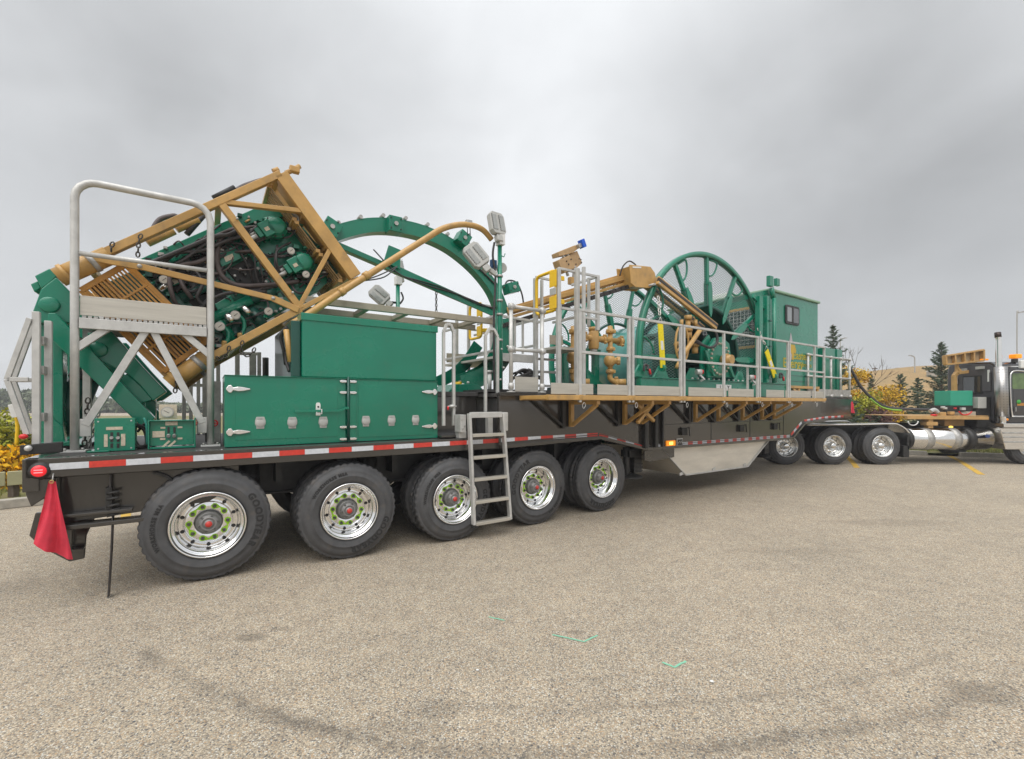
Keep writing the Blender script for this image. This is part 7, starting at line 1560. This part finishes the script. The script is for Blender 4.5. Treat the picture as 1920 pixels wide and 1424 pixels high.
bush(WX(1605, 19), 19, 3.2, .75, YLF, 'tall yellow autumn bush next to the front corner of the trailer', 11, 3200, grp='autumn bushes beyond the lot')
bush(WX(1622, 17.5), 17.5, 2.0, .9, YGL, 'yellow green bush below the sagging cable', 12, 3200, grp='autumn bushes beyond the lot')
bush(WX(1653, 19), 19, 2.55, .85, YLF, 'orange yellow bush right of the cable bend', 13, 3600, grp='autumn bushes beyond the lot')
bush(WX(1650, 17), 17, 1.6, .8, PUR, 'dark purple leaved bush under the sagging cable', 14, 3000, grp='autumn bushes beyond the lot')
bush(WX(1676, 18.3), 18.3, 1.6, .5, YLF, 'low yellow bush beside the small spruce', 15, 1500, grp='autumn bushes beyond the lot')
# bare tree
r_ = random.Random(9); x, y = WX(1612, 20), 20; bt = thing('bare_tree', 'leafless grey tree with thin spreading twigs above the yellow bush', 'tree', (x, y, .08), 'W'); tw = MB()
def grow(p, d, l, rad, k):
    q = p+d*l; tw.tube([p, (p+q)/2+Vector((r_.uniform(-.03, .03), 0, 0)), q], rad, 5, r2=rad*.6)
    if k > 0:
        for _ in range(3): grow(q, (d+Vector((r_.uniform(-.7, .7), r_.uniform(-.5, .5), r_.uniform(-.1, .5)))).normalized(), l*r_.uniform(.55, .85), rad*.6, k-1)
grow(Vector((x, y, .05)), Vector((0, 0, 1)), 2.4, .05, 0); grow(Vector((x, y, 1.9)), Vector((-.3, 0, 1)).normalized(), .9, .025, 3); grow(Vector((x, y, 1.7)), Vector((.7, 0, .9)).normalized(), .9, .025, 3); part('branches', tw, BARK, bt, kind='stuff')
# left edge shrubs, guard board
bush(-10.3, 9.4, 1.35, .75, YGL, 'yellow green shrub at the left edge behind the low guard board', 21, 3000, grp='shrubs at the left edge')
bush(-9.55, 8.75, .80, .45, leafmat('yellow_flowers', (.72, .44, .01), (.66, .34, .01)), 'shrub with bright orange yellow blossom at the left edge', 22, 2400, grp='shrubs at the left edge')
bush(-9.9, 9.9, 1.5, .6, DGL, 'dark green shrub behind the yellow blossom at the left edge', 23, 2200, grp='shrubs at the left edge')
bush(-8.6, 9.3, .75, .4, leafmat('yellow_flowers', (.72, .44, .01), (.66, .34, .01)), 'small blossoming shrub just behind the rear trailer corner', 24, 1500, grp='shrubs at the left edge')
GBD = thing('guard_board', 'low beige guard board on short posts behind the kerb at the left edge', 'barrier', (-9.5, 7.4, .1), 'W')
a, b = Vector((-14, 2.6, 0)), Vector((-3.2, 12.9, 0)); d = (b-a).normalized()
for i in range(6): p = a.lerp(b, i/6)+Vector((0,0,.42)); q = a.lerp(b, (i+1)/6)-d*.02+Vector((0,0,.42)); mb = MB(); mb.bar(p, q, .06, .24, Vector((-d.y, d.x, 0))); part('board', mb, mat('olive_board', (.36, .34, .20), .6, var=.15), GBD, .01)
for i in range(7): p = a.lerp(b, i/6); mb = MB(); mb.box((p.x-.05, p.y+.05, .05), (p.x+.05, p.y+.15, .5)); part('post', mb, BARK, GBD)
# far tree line on the left and dry hill on the right
def treeline(x0, x1, y, h0, h1, n, m, name, seed, cl=.9):
    r = random.Random(seed); mb = MB()
    for i in range(n):
        x = x0+(x1-x0)*r.random(); top = h0+(h1-h0)*(.5+.5*sin(x*.13+1.3*sin(x*.05)))*r.uniform(.7, 1.1)
        z = top*(r.random()**.6); leaf(mb, Vector((x, y+r.uniform(-4, 4), z)), r.uniform(.5, 1)*cl, r)
    return solo(name, mb, m, 'dense belt of hazy grey green trees on the horizon left of the trailer' , 'woodland', (0, 0, 0), 'W', kind='stuff')
treeline(-160, 20, 85, 1.6, 4.2, 60000, leafmat('far_trees', (.12, .15, .09), (.17, .19, .12)), 'far_woodland', 31, .5)
r = random.Random(3); hx = [x*4 for x in range(-2, 75)]; vs = []
def ridge(x):
    k = (x/ 90.0)
    px = CX+F*x/90
    zt = H+(CY-(705-18*max(0, min(1, (px-1600)/170))-6*sin((px-1600)/60)))/F*90 if px > 1500 else 2+ (px-960)/540*5.2
    return max(.5, zt)
rows = 14
for j in range(rows+1):
    t = j/rows
    for x in hx: z = .06+(ridge(x)-.06)*(t**1.15)+.25*sin(x*.2+j)*t*(1-t); vs.append((x, 45+45*t, z))
for x in hx: vs.append((x, 160, ridge(x)-1.5))
fs = [(j*len(hx)+i, j*len(hx)+i+1, (j+1)*len(hx)+i+1, (j+1)*len(hx)+i) for j in range(rows+1) for i in range(len(hx)-1)]
mb = MB(); mb._add(vs, fs, True); solo('dry_hill', mb, DRY, None, None, (0, 0, 0), 'W', kind='structure')
mb = MB(); rr_ = random.Random(5)
for i in range(9000): x = 76+rr_.random()**1.5*70; leaf(mb, Vector((x, 80+rr_.uniform(-3, 3), ridge(x)*.80-rr_.random()**.7*.9*min(1, (x-75)/8))), .22, rr_)
solo('hill_scrub', mb, leafmat('scrub', (.14, .13, .10), (.18, .16, .11)), 'grey brown scrub patch on the hill behind the bushy spruce', 'scrub', (0,0,0), 'W', kind='stuff')
mb = MB(); p = Q(1751, 703, 80); mb.box((p[0]-.4, 80, p[2]-.8), (p[0]+.5, 81, p[2]+.6)); hb = thing('hill_shed', 'small pale shed on the hillside partly hidden by the bushy spruce', 'shed', (p[0], 80, p[2]-1), 'W'); part('wall', mb, CONC, hb); mb = MB(); mb.prism([(p[0]-.5, p[2]+.6), (p[0]+.6, p[2]+.6), (p[0], p[2]+.85)], 79.9, 81.1); part('roof', mb, GREY, hb)
def lamp(px, ytop, ybot, Y, arm, label):
    a, b = Vector(Q(px, ybot, Y)), Vector(Q(px, ytop, Y)); k = Y/90; t = thing('street_lamp', label, 'street lamp', tuple(a), 'W', 'street lamps on the hill')
    e = b+Vector((arm*Y/F, 0, .0)); mb = MB(); mb.tube(subdiv([a-Vector((0,0,1.5)), b-Vector((0,0,8*Y/F)), b-Vector((-arm*.25*Y/F, 0, 2*Y/F)), e], 6), .11*k, 6); part('pole', mb, STEEL, t)
    mb = MB(); mb.cbox(e, (5*Y/F, .4, 1.3*Y/F)); part('lamp_head', mb, STEEL, t)
lamp(1715, 667, 694, 85, -8, 'street lamp on the dry hill between the small spruces and the bushy spruce'); lamp(1575.5, 634, 700, 85, 9, 'street lamp seen just right of the tall spruce'); lamp(1907, 585, 690, 50, 11, 'tall street lamp above the amber beacon of the cab')
for px, l in ((1640, 'leftmost short utility pole with crossarm on the hill crest'), (1684, 'second short utility pole with crossarm on the hill crest')):
    a, b = Vector(Q(px, 702, 92)), Vector(Q(px, 690, 92)); t = thing('utility_pole', l, 'utility pole', tuple(a), 'W', 'utility poles on the hill'); mb = MB(); mb.cyl(a-Vector((0,0,1)), b, .12, 6); part('pole', mb, BARK, t); mb = MB(); mb.box((b.x-.5, b.y-.1, b.z-.25), (b.x+.5, b.y+.1, b.z-.05)); part('crossarm', mb, BARK, t)
# grass tufts along the kerbs
gm = leafmat('grass_blades', (.16, .22, .05), (.30, .26, .08)); mb = MB(); rg = random.Random(8)
for i in range(9000):
    t = rg.random(); x, y = (lambda a, b, s_: (a[0]+(b[0]-a[0])*t+s_[0], a[1]+(b[1]-a[1])*t+s_[1]))((9, 17.3), (19, 13.2), (rg.uniform(0, 1.0), rg.uniform(0, 3.0)**1.0)); h = rg.uniform(.04, .13); a = rg.uniform(0, 6); o = len(mb.v)
    mb.v += [(x-.012*cos(a), y-.012*sin(a), .08), (x+.012*cos(a), y+.012*sin(a), .08), (x+rg.uniform(-.04, .04), y, .08+h)]; mb.f.append((o, o+1, o+2)); mb.sm.append(False)
for i in range(7000):
    t = rg.random(); x, y = -16.5+(14.5)*t-rg.uniform(.12, 2.2), -.7+14.1*t+rg.uniform(.12, 2.0); h = rg.uniform(.05, .16); o = len(mb.v); a = rg.uniform(0, 6)
    mb.v += [(x-.012*cos(a), y-.012*sin(a), .09), (x+.012*cos(a), y+.012*sin(a), .09), (x+rg.uniform(-.05, .05), y, .09+h)]; mb.f.append((o, o+1, o+2)); mb.sm.append(False)
solo('grass_tufts', mb, gm, 'uneven grass growing along the kerbs', 'grass', (0, 0, 0), 'W', kind='stuff')
print('LARGE', max((len(o.data.polygons), o.name) for o in bpy.data.objects if o.type == 'MESH'), sum(len(o.data.polygons) for o in bpy.data.objects if o.type == 'MESH'))

hz_ = MB(); hz_.box((-180, -30, -1.2), (200, 175, 14)); hm = bpy.data.materials.new('haze'); hm.use_nodes = True; ht = hm.node_tree
for n in list(ht.nodes):
    if n.type != 'OUTPUT_MATERIAL': ht.nodes.remove(n)
pv = ht.nodes.new('ShaderNodeVolumePrincipled'); pv.inputs['Color'].default_value = (.93, .95, 1, 1); pv.inputs['Density'].default_value = .0016; ht.links.new(pv.outputs[0], ht.nodes['Material Output'].inputs['Volume'])
solo('haze', hz_, hm, None, None, (0, 0, 0), 'W', kind='stuff')
